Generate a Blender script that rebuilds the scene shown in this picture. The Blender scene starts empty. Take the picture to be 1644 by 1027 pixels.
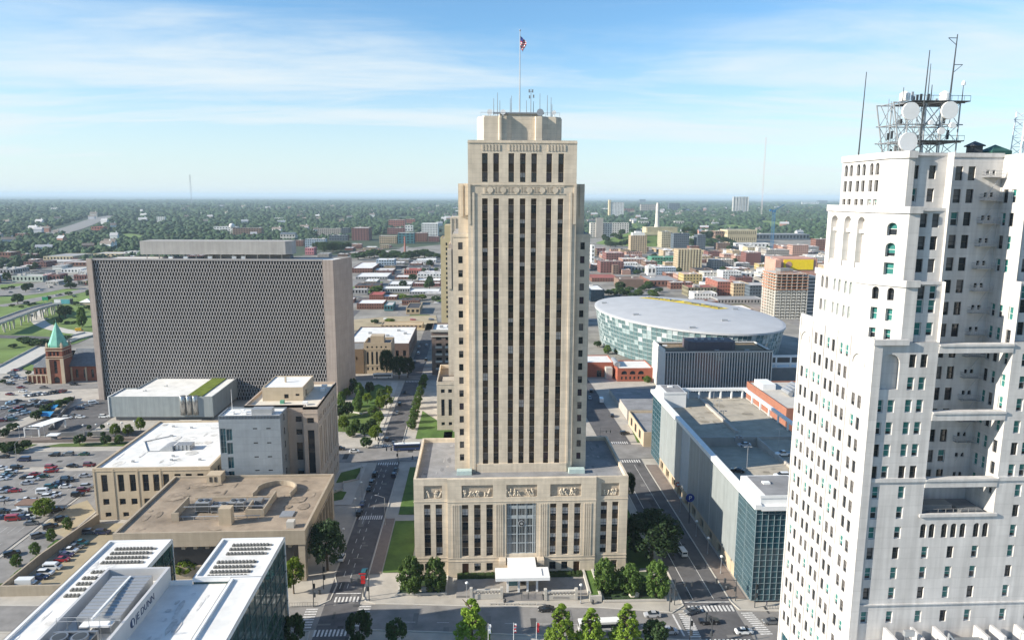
import bpy, bmesh, math, random
import numpy as np
from mathutils import Vector, Matrix
random.seed(7); rng=np.random.default_rng(7)
S=bpy.context.scene; COL=S.collection; R=math.radians; PI=math.pi
# ---------------------------------------------------------------- camera
CAMZ=112.0
pitch,yaw,roll=R(9.68),R(2.8),R(0.22)
fw=Vector((math.sin(yaw)*math.cos(pitch),math.cos(yaw)*math.cos(pitch),-math.sin(pitch)))
r0=Vector((math.cos(yaw),-math.sin(yaw),0)); u0=r0.cross(fw)
rv=math.cos(roll)*r0+math.sin(roll)*u0; uv=rv.cross(fw)
cam=bpy.data.cameras.new('camera'); camo=bpy.data.objects.new('camera',cam); COL.objects.link(camo)
cam.sensor_width=36.0; cam.lens=1165.0/1644*36; cam.clip_start=1.0; cam.clip_end=200000
M=Matrix((rv,uv,-fw)).transposed().to_4x4(); M.translation=Vector((0,0,CAMZ)); camo.matrix_world=M
S.camera=camo
# ---------------------------------------------------------------- sun, sky, exposure
SUN_EL,SUN_AZ=R(25),R(13)
sd=Vector((-math.cos(SUN_AZ)*math.cos(SUN_EL),-math.sin(SUN_AZ)*math.cos(SUN_EL),math.sin(SUN_EL)))
sl=bpy.data.lights.new('sun','SUN'); sl.energy=3.95; sl.angle=R(0.53); sl.color=(1.0,0.915,0.78)
so=bpy.data.objects.new('sun',sl); COL.objects.link(so); so.rotation_euler=sd.to_track_quat('Z','Y').to_euler()
W=bpy.data.worlds.new('World'); S.world=W; W.use_nodes=True
N=W.node_tree.nodes; L=W.node_tree.links; N.clear()
def nn(t,**k):
    n=N.new(t)
    for a,b in k.items(): setattr(n,a,b)
    return n
out=nn('ShaderNodeOutputWorld'); bg=nn('ShaderNodeBackground'); bg.inputs[1].default_value=0.15
sky=nn('ShaderNodeTexSky'); sky.sky_type='NISHITA'; sky.sun_disc=False; sky.sun_elevation=SUN_EL; sky.sun_rotation=R(257)
sky.altitude=300; sky.air_density=1.0; sky.dust_density=0.6; sky.ozone_density=1.6
tc=nn('ShaderNodeTexCoord'); sp=nn('ShaderNodeSeparateXYZ'); L.new(tc.outputs['Generated'],sp.inputs[0])
def math_(op,a,b=None,c=None):
    n=nn('ShaderNodeMath',operation=op)
    for i,v in enumerate((a,b,c)):
        if v is None: continue
        if isinstance(v,(int,float)): n.inputs[i].default_value=v
        else: L.new(v,n.inputs[i])
    return n.outputs[0]
zc=math_('ADD',math_('MAXIMUM',sp.outputs[2],0.0),0.10)
px=math_('DIVIDE',sp.outputs[0],zc); py=math_('DIVIDE',sp.outputs[1],zc)
cb=nn('ShaderNodeCombineXYZ'); L.new(px,cb.inputs[0]); L.new(py,cb.inputs[1])
mp=nn('ShaderNodeMapping'); mp.inputs['Rotation'].default_value=(0,0,R(24)); mp.inputs['Scale'].default_value=(0.34,0.95,1); mp.inputs['Location'].default_value=(0.55,1.9,0); L.new(cb.outputs[0],mp.inputs[0])
n1=nn('ShaderNodeTexNoise'); n1.inputs['Scale'].default_value=0.62; n1.inputs['Detail'].default_value=9; n1.inputs['Roughness'].default_value=0.56; n1.inputs['Distortion'].default_value=0.5; L.new(mp.outputs[0],n1.inputs['Vector'])
n2=nn('ShaderNodeTexNoise'); n2.inputs['Scale'].default_value=2.6; n2.inputs['Detail'].default_value=8; n2.inputs['Roughness'].default_value=0.6; n2.inputs['Distortion'].default_value=0.8; L.new(mp.outputs[0],n2.inputs['Vector'])
cm=math_('SUBTRACT',math_('ADD',math_('MULTIPLY',n1.outputs[0],0.78),math_('MULTIPLY',n2.outputs[0],0.22)),math_('MULTIPLY',math_('MAXIMUM',math_('SUBTRACT',sp.outputs[2],0.14),0.0),1.1))
ms=nn('ShaderNodeMapRange'); ms.interpolation_type='SMOOTHSTEP'; ms.inputs['From Min'].default_value=0.36; ms.inputs['From Max'].default_value=0.62; ms.inputs['To Max'].default_value=0.9; L.new(cm,ms.inputs[0])
hz=nn('ShaderNodeMapRange'); hz.inputs['From Min'].default_value=0.0; hz.inputs['From Max'].default_value=0.19; hz.inputs['To Min'].default_value=0.84; hz.inputs['To Max'].default_value=0.0; L.new(sp.outputs[2],hz.inputs[0])
cl=math_('MAXIMUM',ms.outputs[0],hz.outputs[0])
mx=nn('ShaderNodeMix',data_type='RGBA'); L.new(cl,mx.inputs[0])
tint=nn('ShaderNodeMix',data_type='RGBA',blend_type='MULTIPLY'); tint.inputs[0].default_value=1; L.new(sky.outputs[0],tint.inputs[6]); tint.inputs[7].default_value=(0.36,0.50,0.58,1)
L.new(tint.outputs[2],mx.inputs[6]); mx.inputs[7].default_value=(2.45,2.72,2.85,1)
L.new(mx.outputs[2],bg.inputs[0]); L.new(bg.outputs[0],out.inputs[0])
S.view_settings.view_transform='Standard'; S.view_settings.look='None'; S.view_settings.gamma=1; S.view_settings.exposure=1.2
# ---------------------------------------------------------------- materials
MATS={}
def mat(name,col,rough=0.8,var=0.12,scale=0.35,spec=0.3,metal=0.0,bump=0.0,streak=0.0,joint=None,objvar=0.0,coat=0.0):
    if name in MATS: return MATS[name]
    m=bpy.data.materials.new(name); m.use_nodes=True; t=m.node_tree; b=t.nodes['Principled BSDF']
    b.inputs['Roughness'].default_value=rough; b.inputs['Metallic'].default_value=metal; b.inputs['Specular IOR Level'].default_value=spec
    if coat: b.inputs['Coat Weight'].default_value=coat; b.inputs['Coat Roughness'].default_value=0.08
    c=(*col,1)
    if var<=0: b.inputs['Base Color'].default_value=c
    else:
        g=t.nodes.new('ShaderNodeNewGeometry'); no=t.nodes.new('ShaderNodeTexNoise'); no.inputs['Scale'].default_value=scale; no.inputs['Detail'].default_value=6; no.inputs['Roughness'].default_value=0.62
        t.links.new(g.outputs['Position'],no.inputs['Vector'])
        mr=t.nodes.new('ShaderNodeMapRange'); mr.inputs['From Min'].default_value=0.25; mr.inputs['From Max'].default_value=0.75; mr.inputs['To Min'].default_value=1-var; mr.inputs['To Max'].default_value=1+var; t.links.new(no.outputs[0],mr.inputs[0])
        fac=mr.outputs[0]
        def mul(a,bk):
            k=t.nodes.new('ShaderNodeMath'); k.operation='MULTIPLY'; t.links.new(a,k.inputs[0])
            if isinstance(bk,float): k.inputs[1].default_value=bk
            else: t.links.new(bk,k.inputs[1])
            return k.outputs[0]
        if streak:
            mp=t.nodes.new('ShaderNodeMapping'); mp.inputs['Scale'].default_value=(1.3,1.3,0.07); t.links.new(g.outputs['Position'],mp.inputs[0])
            n3=t.nodes.new('ShaderNodeTexNoise'); n3.inputs['Scale'].default_value=0.8; n3.inputs['Detail'].default_value=5; t.links.new(mp.outputs[0],n3.inputs['Vector'])
            m3=t.nodes.new('ShaderNodeMapRange'); m3.inputs['From Min'].default_value=0.3; m3.inputs['From Max'].default_value=0.7; m3.inputs['To Min'].default_value=1-streak; m3.inputs['To Max'].default_value=1+streak*0.6; t.links.new(n3.outputs[0],m3.inputs[0]); fac=mul(fac,m3.outputs[0])
        if joint:  # thin masonry or panel joints: (course height, strength)
            s2=t.nodes.new('ShaderNodeSeparateXYZ'); t.links.new(g.outputs['Position'],s2.inputs[0])
            k=t.nodes.new('ShaderNodeMath'); k.operation='DIVIDE'; t.links.new(s2.outputs[2],k.inputs[0]); k.inputs[1].default_value=joint[0]
            f=t.nodes.new('ShaderNodeMath'); f.operation='FRACT'; t.links.new(k.outputs[0],f.inputs[0])
            q=t.nodes.new('ShaderNodeMapRange'); q.inputs['From Min'].default_value=0.0; q.inputs['From Max'].default_value=0.16; q.inputs['To Min'].default_value=1-joint[1]; q.inputs['To Max'].default_value=1.0; t.links.new(f.outputs[0],q.inputs[0]); fac=mul(fac,q.outputs[0])
            fl=t.nodes.new('ShaderNodeMath'); fl.operation='FLOOR'; t.links.new(k.outputs[0],fl.inputs[0])
            ad=t.nodes.new('ShaderNodeMath'); ad.operation='ADD'; t.links.new(s2.outputs[0],ad.inputs[0]); t.links.new(s2.outputs[1],ad.inputs[1])
            sn=t.nodes.new('ShaderNodeMath'); sn.operation='SNAP'; t.links.new(ad.outputs[0],sn.inputs[0]); sn.inputs[1].default_value=joint[0]*2.2
            cb=t.nodes.new('ShaderNodeCombineXYZ'); t.links.new(sn.outputs[0],cb.inputs[0]); t.links.new(fl.outputs[0],cb.inputs[1])
            wn=t.nodes.new('ShaderNodeTexWhiteNoise'); wn.noise_dimensions='2D'; t.links.new(cb.outputs[0],wn.inputs[0])
            m4=t.nodes.new('ShaderNodeMapRange'); m4.inputs['To Min'].default_value=1-joint[1]*0.45; m4.inputs['To Max'].default_value=1+joint[1]*0.45; t.links.new(wn.outputs[0],m4.inputs[0]); fac=mul(fac,m4.outputs[0])
        if objvar:
            oi=t.nodes.new('ShaderNodeObjectInfo'); m5=t.nodes.new('ShaderNodeMapRange'); m5.inputs['To Min'].default_value=1-objvar; m5.inputs['To Max'].default_value=1+objvar; t.links.new(oi.outputs['Random'],m5.inputs[0]); fac=mul(fac,m5.outputs[0])
        vm=t.nodes.new('ShaderNodeVectorMath'); vm.operation='SCALE'; vm.inputs[0].default_value=col; t.links.new(fac,vm.inputs['Scale']); t.links.new(vm.outputs[0],b.inputs['Base Color'])
        if bump:
            bp=t.nodes.new('ShaderNodeBump'); bp.inputs['Strength'].default_value=bump; bp.inputs['Distance'].default_value=0.1; t.links.new(no.outputs[0],bp.inputs['Height']); t.links.new(bp.outputs[0],b.inputs['Normal'])
    MATS[name]=m; return m
def leafmat(name,col,var=0.35,scale=0.9,objvar=0.22):
    m=mat(name,col,0.65,var,scale,0.25,objvar=objvar); t=m.node_tree; b=t.nodes['Principled BSDF']
    tr=t.nodes.new('ShaderNodeBsdfTranslucent'); ms=t.nodes.new('ShaderNodeMixShader'); ms.inputs[0].default_value=0.28
    src=b.inputs['Base Color'].links[0].from_socket; t.links.new(src,tr.inputs[0])
    o=t.nodes['Material Output']; t.links.new(b.outputs[0],ms.inputs[1]); t.links.new(tr.outputs[0],ms.inputs[2]); t.links.new(ms.outputs[0],o.inputs[0]); return m
G=dict(
 lime=mat('limestone',(.585,.50,.39),.85,.15,.2,streak=.11,joint=(1.3,.13)),
 limed=mat('limestone_carving',(.40,.335,.26),.9,.2,1.2),
 spandrel=mat('bronze_spandrel',(.075,.055,.04),.45,.3,.6),
 glass=mat('dark_glass',(.02,.025,.032),.08,0,spec=.6),
 glassb=mat('blue_glass',(.03,.06,.085),.06,.3,.3,spec=.7),
 glassg=mat('green_glass',(.018,.065,.085),.06,.35,.25,spec=.7),
 blind=mat('pale_blind',(.42,.42,.42),.5,.15,.8), blindg=mat('green_blind',(.035,.17,.155),.3,.25,.7), blindd=mat('dusty_blind',(.13,.12,.115),.45,.3,.9), plum=mat('plum_glass',(.045,.03,.045),.12,.3,.6,spec=.5),
 wood=mat('dark_frame',(.05,.045,.04),.5,0), wframe=mat('white_frame',(.6,.6,.58),.5,0), mull=mat('metal_mullion',(.25,.33,.36),.35,.1,.5,metal=.4),
 white=mat('white_glazed_brick',(.55,.53,.51),.6,.09,.3,streak=.17,joint=(2.0,.08)),
 wroof=mat('white_membrane',(.70,.69,.66),.75,.16,.22), groof=mat('grey_gravel_roof',(.235,.235,.24),.9,.28,.2), wpaint=mat('white_paint',(.75,.75,.74),.5,.06,.5),
 tan=mat('tan_concrete',(.37,.31,.235),.9,.12,.2,streak=.10,joint=(1.9,.07)), tanroof=mat('tan_roof',(.275,.22,.165),.95,.45,.14), stone=mat('beige_stone',(.46,.375,.27),.85,.1,.22,streak=.06,joint=(1.6,.06)),
 pinkst=mat('pink_stone',(.42,.345,.285),.85,.1,.22,streak=.06,joint=(1.5,.06)),
 concrete=mat('concrete',(.40,.37,.335),.9,.14,.3,streak=.05), conc2=mat('pale_concrete',(.48,.455,.41),.9,.12,.2), dconc=mat('dark_concrete',(.19,.19,.19),.9,.2,.3),
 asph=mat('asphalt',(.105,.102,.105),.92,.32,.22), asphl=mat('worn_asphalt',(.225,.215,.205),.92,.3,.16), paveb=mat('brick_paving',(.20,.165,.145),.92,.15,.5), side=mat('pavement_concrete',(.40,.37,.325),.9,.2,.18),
 line=mat('road_paint',(.60,.59,.57),.7,.45,1.6), grass=mat('lawn_grass',(.075,.135,.028),.95,.4,.18), grassd=mat('rough_grass',(.085,.125,.03),.95,.35,.08), dirt=mat('bare_earth',(.36,.30,.20),.95,.25,.08),
 metal=mat('grey_metal',(.30,.31,.32),.4,.1,.5,metal=.6), dmetal=mat('dark_metal',(.055,.06,.065),.45,.1,1), steel=mat('galvanised_steel',(.40,.41,.42),.45,.08,.6,metal=.5), clad=mat('grey_cladding',(.25,.285,.32),.45,.16,.15,metal=.15,streak=.06,joint=(2.6,.10)), clad2=mat('striped_cladding',(.30,.33,.335),.5,.07,.3,metal=.2,streak=.14),
 brick=mat('red_brick',(.23,.085,.055),.9,.2,.5,joint=(.9,.1)), slate=mat('slate_roof',(.13,.145,.165),.7,.2,.4,joint=(.7,.2)), copper=mat('copper_patina',(.17,.44,.34),.6,.18,.5), fed=mat('precast_screen',(.31,.295,.29),.85,.08,.2,streak=.05), fedst=mat('pinkish_granite',(.36,.30,.265),.8,.1,.2,streak=.13,joint=(3.0,.06)), fedpent=mat('penthouse_concrete',(.36,.345,.325),.85,.1,.2,streak=.12),
 red=mat('red_sign',(.55,.03,.03),.5,0), blue=mat('blue_sign',(.02,.05,.25),.4,0), yellow=mat('yellow_band',(.85,.62,.02),.6,.1,.4), yel2=mat('safety_yellow',(.70,.45,.04),.6,.15,.3), navy=mat('navy_lettering',(.03,.05,.11),.5,0), rust=mat('formwork_orange',(.42,.16,.07),.8,.25,.6), bark=mat('bark',(.09,.065,.045),.95,.3,3), rock=mat('pale_boulder',(.55,.50,.42),.9,.2,1.5), tyre=mat('tyre_rubber',(.02,.02,.02),.9,0), rim=mat('wheel_rim',(.35,.35,.36),.35,0,metal=.7), lampg=mat('lamp_lens',(.75,.75,.72),.3,0), skin=mat('skin',(.4,.25,.18),.6,0), cloth=mat('dark_clothes',(.03,.03,.05),.9,0), flagr=mat('flag_red',(.5,.03,.04),.8,0), flagw=mat('flag_white',(.75,.75,.75),.8,0), flagb=mat('flag_blue',(.03,.05,.2),.8,0),teal2=mat('billboard_teal',(.10,.36,.38),.5,.1,.4), signg=mat('sign_green',(.02,.25,.13),.5,0),
)
# ---------------------------------------------------------------- mesh helpers
class MB:
    def __init__(s): s.v=[]; s.f=[]; s.m=[]
    def face(s,pts,mi=0):
        n=len(s.v); s.v.extend(pts); s.f.append(tuple(range(n,n+len(pts)))); s.m.append(mi)
    def box(s,x0,x1,y0,y1,z0,z1,mi=0,skip='',top=None):
        p=[(x0,y0,z0),(x1,y0,z0),(x1,y1,z0),(x0,y1,z0),(x0,y0,z1),(x1,y0,z1),(x1,y1,z1),(x0,y1,z1)]
        n=len(s.v); s.v.extend(p)
        for k,q in (('b',(0,3,2,1)),('t',(4,5,6,7)),('f',(0,1,5,4)),('r',(1,2,6,5)),('k',(2,3,7,6)),('l',(3,0,4,7))):
            if k in skip: continue
            s.f.append(tuple(n+i for i in q)); s.m.append(top if (k=='t' and top is not None) else mi)
    def prism(s,poly,z0,z1,mi=0,top=None,bottom=False):
        n=len(s.v); k=len(poly); s.v.extend([(x,y,z0) for x,y in poly]+[(x,y,z1) for x,y in poly])
        for i in range(k):
            j=(i+1)%k; s.f.append((n+i,n+j,n+k+j,n+k+i)); s.m.append(mi)
        s.f.append(tuple(range(n+k,n+2*k))); s.m.append(mi if top is None else top)
        if bottom: s.f.append(tuple(range(n+k-1,n-1,-1))); s.m.append(mi)
    def tube(s,a,b,r,r2=None,k=6,mi=0,caps=True):
        a=Vector(a); b=Vector(b); d=(b-a).normalized(); t=d.orthogonal().normalized(); w=d.cross(t); r2=r if r2 is None else r2; n=len(s.v)
        for q,rr in ((a,r),(b,r2)):
            for i in range(k):
                an=2*PI*i/k; s.v.append(tuple(q+rr*(math.cos(an)*t+math.sin(an)*w)))
        for i in range(k):
            j=(i+1)%k; s.f.append((n+i,n+j,n+k+j,n+k+i)); s.m.append(mi)
        if caps: s.f.append(tuple(range(n+k-1,n-1,-1))); s.m.append(mi); s.f.append(tuple(range(n+k,n+2*k))); s.m.append(mi)
    def lathe(s,c,prof,k=16,mi=0,ax='z'):
        n=len(s.v)
        for r,h in prof:
            for i in range(k):
                a=2*PI*i/k; p=(r*math.cos(a),r*math.sin(a),h)
                if ax=='y': p=(p[0],p[2],p[1])
                if ax=='x': p=(p[2],p[0],p[1])
                s.v.append((c[0]+p[0],c[1]+p[1],c[2]+p[2]))
        for q in range(len(prof)-1):
            for i in range(k):
                j=(i+1)%k; s.f.append((n+q*k+i,n+q*k+j,n+q*k+k+j,n+q*k+k+i)); s.m.append(mi)
        s.f.append(tuple(n+(len(prof)-1)*k+i for i in range(k))); s.m.append(mi)
        s.f.append(tuple(n+k-1-i for i in range(k))); s.m.append(mi)
    def mesh(s,name,mats,off=(0,0,0),smooth=False):
        me=bpy.data.meshes.new(name); ox,oy,oz=off
        me.from_pydata([(x-ox,y-oy,z-oz) for x,y,z in s.v],[],s.f)
        for m in mats: me.materials.append(m)
        if len(mats)>1: me.polygons.foreach_set('material_index',s.m)
        if smooth: me.polygons.foreach_set('use_smooth',[True]*len(s.f))
        me.update(); return me
def link(name,me,parent=None):
    o=bpy.data.objects.new(name,me); COL.objects.link(o)
    if parent is not None: o.parent=parent
    return o
def tag(o,label=None,cat=None,group=None,kind=None):
    if label: o['label']=label
    if cat: o['category']=cat
    if group: o['group']=group
    if kind: o['kind']=kind
    return o
class Th:
    """a top-level thing: an Empty at its base; parts are given in world coordinates"""
    def __init__(s,name,label,cat,base,group=None,kind=None):
        s.o=bpy.data.objects.new(name,None); COL.objects.link(s.o); s.o.location=base; s.o.empty_display_size=1; s.base=Vector(base); tag(s.o,label,cat,group,kind); s.wins=[]
    def part(s,name,mb,mats,parent=None,smooth=False,label=None):
        if not isinstance(mats,(list,tuple)): mats=[mats]
        o=link(name,mb.mesh(name,mats,tuple(s.base),smooth),parent or s.o)
        if label: o['label']=label
        return o
    def windows(s,limit=100,parent=None):
        c=Vector((0,0,CAMZ)); ws=sorted(s.wins,key=lambda w:(Vector(w[0])-c).length/(w[2]*w[3])**.5)
        for w in ws[:limit]:
            o=link('window',winmesh(*w[2:]),parent or s.o); o.location=Vector(w[0])-s.base; o.rotation_euler=(0,0,w[1])
        if len(ws)>limit:
            bm=None; vs=[];fs=[];mi=[];mats=[]
            for w in ws[limit:]:
                me=winmesh(*w[2:]); ca,sa=math.cos(w[1]),math.sin(w[1]); n=len(vs); ml=[]
                for m in me.materials:
                    if m not in mats: mats.append(m)
                    ml.append(mats.index(m))
                p=Vector(w[0])-s.base
                vs.extend([(p.x+v.co.x*ca-v.co.y*sa,p.y+v.co.x*sa+v.co.y*ca,p.z+v.co.z) for v in me.vertices])
                for f in me.polygons: fs.append(tuple(n+i for i in f.vertices)); mi.append(ml[f.material_index])
            me=bpy.data.meshes.new('window_rest'); me.from_pydata(vs,[],fs)
            for m in mats: me.materials.append(m)
            me.polygons.foreach_set('material_index',mi); me.update()
            o=link('window_rest',me,parent or s.o); o['kind']='stuff'
WM={}
def winmesh(w,h,style):
    key=(round(w,2),round(h,2),style)
    if key in WM: return WM[key]
    b=MB(); fr=.09; mats=[G['glass'],G['wood'],G['blind']]; t=style
    if t.startswith('g'): mats[2]=G['blindg']; mats[1]=G['wframe'] if 'w' in t else G['wood']
    if t.startswith('d'): mats[2]=G['blindd']
    if t.startswith('t'): mats[0]=G['glassg']; mats[1]=G['mull']
    if t.startswith('p'): mats[0]=G['plum']; mats[2]=G['plum']
    b.face([(0,.04,0),(w,.04,0),(w,.04,h),(0,.04,h)],0)
    for x0,x1,z0,z1 in ((0,fr,0,h),(w-fr,w,0,h),(fr,w-fr,0,fr),(fr,w-fr,h-fr,h)): b.box(x0,x1,-.05,.06,z0,z1,1)
    if '1' in t or '2' in t:  # sash rail, with a mid stile for pairs
        b.box(fr,w-fr,-.04,.05,h*.48,h*.52,1)
    if '2' in t: b.box(w*.48,w*.52,-.03,.05,fr,h-fr,1)
    if 'b' in t: b.face([(fr,.02,h*.52),(w-fr,.02,h*.52),(w-fr,.02,h-fr),(fr,.02,h-fr)],2)
    if 'B' in t: b.face([(fr,.02,fr),(w-fr,.02,fr),(w-fr,.02,h-fr),(fr,.02,h-fr)],2)
    if 'h' in t: b.face([(fr,.02,h*.25),(w-fr,.02,h*.25),(w-fr,.02,h-fr),(fr,.02,h-fr)],2)
    if 'm' in t:
        k=max(2,int(w/1.2))
        for i in range(1,k): b.box(w*i/k-.04,w*i/k+.04,-.04,.05,fr,h-fr,1)
        q=max(1,int(h/2.2))
        for i in range(1,q): b.box(fr,w-fr,-.035,.05,h*i/q-.04,h*i/q+.04,1)
    WM[key]=b.mesh('window',mats); return WM[key]
def wall(b,p0,p1,z0,z1,holes=(),d=.35,mi=0,th=None,T=None,rmi=None):
    """wall face from p0 to p1 (outside on the right hand), rectangular or arched holes with real reveals.
    hole: (u0,u1,z0,z1[,arch[,style]]); windows are handed to thing T"""
    dx,dy=p1[0]-p0[0],p1[1]-p0[1]; Wd=math.hypot(dx,dy); ux,uy=dx/Wd,dy/Wd; nx,ny=uy,-ux; rmi=mi if rmi is None else rmi
    P=lambda u,z,k=0.0:(p0[0]+ux*u-nx*k,p0[1]+uy*u-ny*k,z)
    us=sorted({0.0,Wd,*[min(max(h[0],0),Wd) for h in holes],*[min(max(h[1],0),Wd) for h in holes]}); 
    for i in range(len(us)-1):
        a,c=us[i],us[i+1]; mid=(a+c)/2
        if c-a<1e-4: continue
        cov=sorted([(h[2],h[3]) for h in holes if h[0]<mid<h[1]]); z=z0
        for q0,q1 in cov:
            if q0>z+1e-4: b.face([P(a,z),P(c,z),P(c,q0),P(a,q0)],mi)
            z=max(z,q1)
        if z1>z+1e-4: b.face([P(a,z),P(c,z),P(c,z1),P(a,z1)],mi)
    for h in holes:
        a,c,q0,q1=h[:4]; arch=len(h)>4 and h[4]; st=h[5] if len(h)>5 else None
        b.face([P(a,q0),P(a,q1),P(a,q1,d),P(a,q0,d)],rmi); b.face([P(c,q0,d),P(c,q1,d),P(c,q1),P(c,q0)],rmi)
        b.face([P(a,q0,d),P(c,q0,d),P(c,q0),P(a,q0)],rmi); b.face([P(a,q1),P(c,q1),P(c,q1,d),P(a,q1,d)],rmi)
        if arch:
            r=(c-a)/2; m=(a+c)/2; zc=q1-r; k=8; pts=[(m+r*math.cos(PI*j/k),zc+r*math.sin(PI*j/k)) for j in range(k+1)]
            for side,rngk in ((c,range(0,k//2)),(a,range(k//2,k))):
                for j in rngk:
                    (u1,w1),(u2,w2)=pts[j],pts[j+1]
                    b.face([P(u1,w1),P(side,q1),P(u2,w2)] ,mi)
                    b.face([P(u1,w1),P(u2,w2),P(u2,w2,d),P(u1,w1,d)],rmi)
        if st=='solid': b.face([P(a,q0,d),P(c,q0,d),P(c,q1,d),P(a,q1,d)],mi)
        elif T is not None and st: T.wins.append((P(a,q0,d-.08),math.atan2(uy,ux),c-a,q1-q0,st))
def grid(u0,u1,n,w,z0,dz,k,h,style,arch=False):
    """rows and columns of holes"""
    o=[]
    for i in range(n):
        c=u0+(u1-u0)*(i+.5)/n
        for j in range(k): o.append((c-w/2,c+w/2,z0+j*dz,z0+j*dz+h,arch,style() if callable(style) else style))
    return o
def roofslab(b,x0,x1,y0,y1,z,ph=1.0,th=.4,mi=0,top=1):
    """flat roof below a parapet whose outer faces belong to the walls"""
    b.face([(x0+th,y0+th,z-ph),(x1-th,y0+th,z-ph),(x1-th,y1-th,z-ph),(x0+th,y1-th,z-ph)],top)
    for q in (((x0,y0),(x1,y0),(x1-th,y0+th),(x0+th,y0+th)),((x1,y0),(x1,y1),(x1-th,y1-th),(x1-th,y0+th)),((x1,y1),(x0,y1),(x0+th,y1-th),(x1-th,y1-th)),((x0,y1),(x0,y0),(x0+th,y0+th),(x0+th,y1-th))):
        b.face([(x,y,z) for x,y in q],mi); i,j=q[3],q[2]; b.face([(*i,z),(*j,z),(*j,z-ph),(*i,z-ph)],mi)
def block(b,x0,x1,y0,y1,z0,z1,F=(),Rt=(),K=(),Lf=(),d=.35,mi=0,T=None,ph=1.0,top=1,th=.4,roof=True):
    """box with openings: front (facing -Y), right, back, left; hole u runs left to right seen from outside"""
    wall(b,(x0,y0),(x1,y0),z0,z1,F,d,mi,T=T); wall(b,(x1,y0),(x1,y1),z0,z1,Rt,d,mi,T=T); wall(b,(x1,y1),(x0,y1),z0,z1,K,d,mi,T=T); wall(b,(x0,y1),(x0,y0),z0,z1,Lf,d,mi,T=T)
    if roof: roofslab(b,x0,x1,y0,y1,z1,ph,th,mi,top)
def text(body,size,mt,loc,rot,parent=None,ext=.03,name='lettering'):
    cu=bpy.data.curves.new(name,'FONT'); cu.body=body; cu.size=size; cu.extrude=ext; cu.align_x='CENTER'; cu.align_y='CENTER'; cu.materials.append(mt)
    t=bpy.data.objects.new(name,cu); COL.objects.link(t); bpy.context.view_layer.update()
    me=bpy.data.meshes.new_from_object(t.evaluated_get(bpy.context.evaluated_depsgraph_get())); bpy.data.objects.remove(t)
    me.materials.clear(); me.materials.append(mt); o=link(name,me,parent); o.location=loc; o.rotation_euler=rot; return o
def patches(T,x0,x1,y0,y1,z,n,cols,seed=1):
    q=random.Random(seed); b=MB()
    for i in range(n):
        w,l=q.uniform(.4,(x1-x0)*.16),q.uniform(.4,(y1-y0)*.14); x=q.uniform(x0,x1-w); y=q.uniform(y0,y1-l); k=q.randrange(len(cols)); p=[]
        for j in range(9): a=2*PI*j/9; r=q.uniform(.75,1.1); p.append((x+w/2+w/2*r*math.cos(a),y+l/2+l/2*r*math.sin(a),z+.012+.004*i))
        b.face(p,k)
    T.part('roof_patch',b,[mat('patch_%02d%02d%02d'%tuple(int(99*v) for v in c),c,.9,.4,.6) for c in cols])['kind']='stuff'
def sheet(name,poly,z,m,kind='structure',label=None):
    b=MB(); b.face([(x,y,z) for x,y in poly]); o=link(name,b.mesh(name,[m])); o['kind']=kind
    if label: o['label']=label
    return o
def ribbon_pts(c,w):
    l=[];r=[]
    for i,p in enumerate(c):
        a=Vector(c[max(0,i-1)][:2]); d=(Vector(c[min(len(c)-1,i+1)][:2])-a).normalized(); n=Vector((-d.y,d.x))*w/2; l.append((p[0]+n.x,p[1]+n.y)); r.append((p[0]-n.x,p[1]-n.y))
    return l,r
def ribbon(b,c,w,z,mi=0):
    l,r=ribbon_pts(c,w)
    for i in range(len(c)-1): b.face([(*r[i],z),(*r[i+1],z),(*l[i+1],z),(*l[i],z)],mi)
HAZE=5.5e-5
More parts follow.
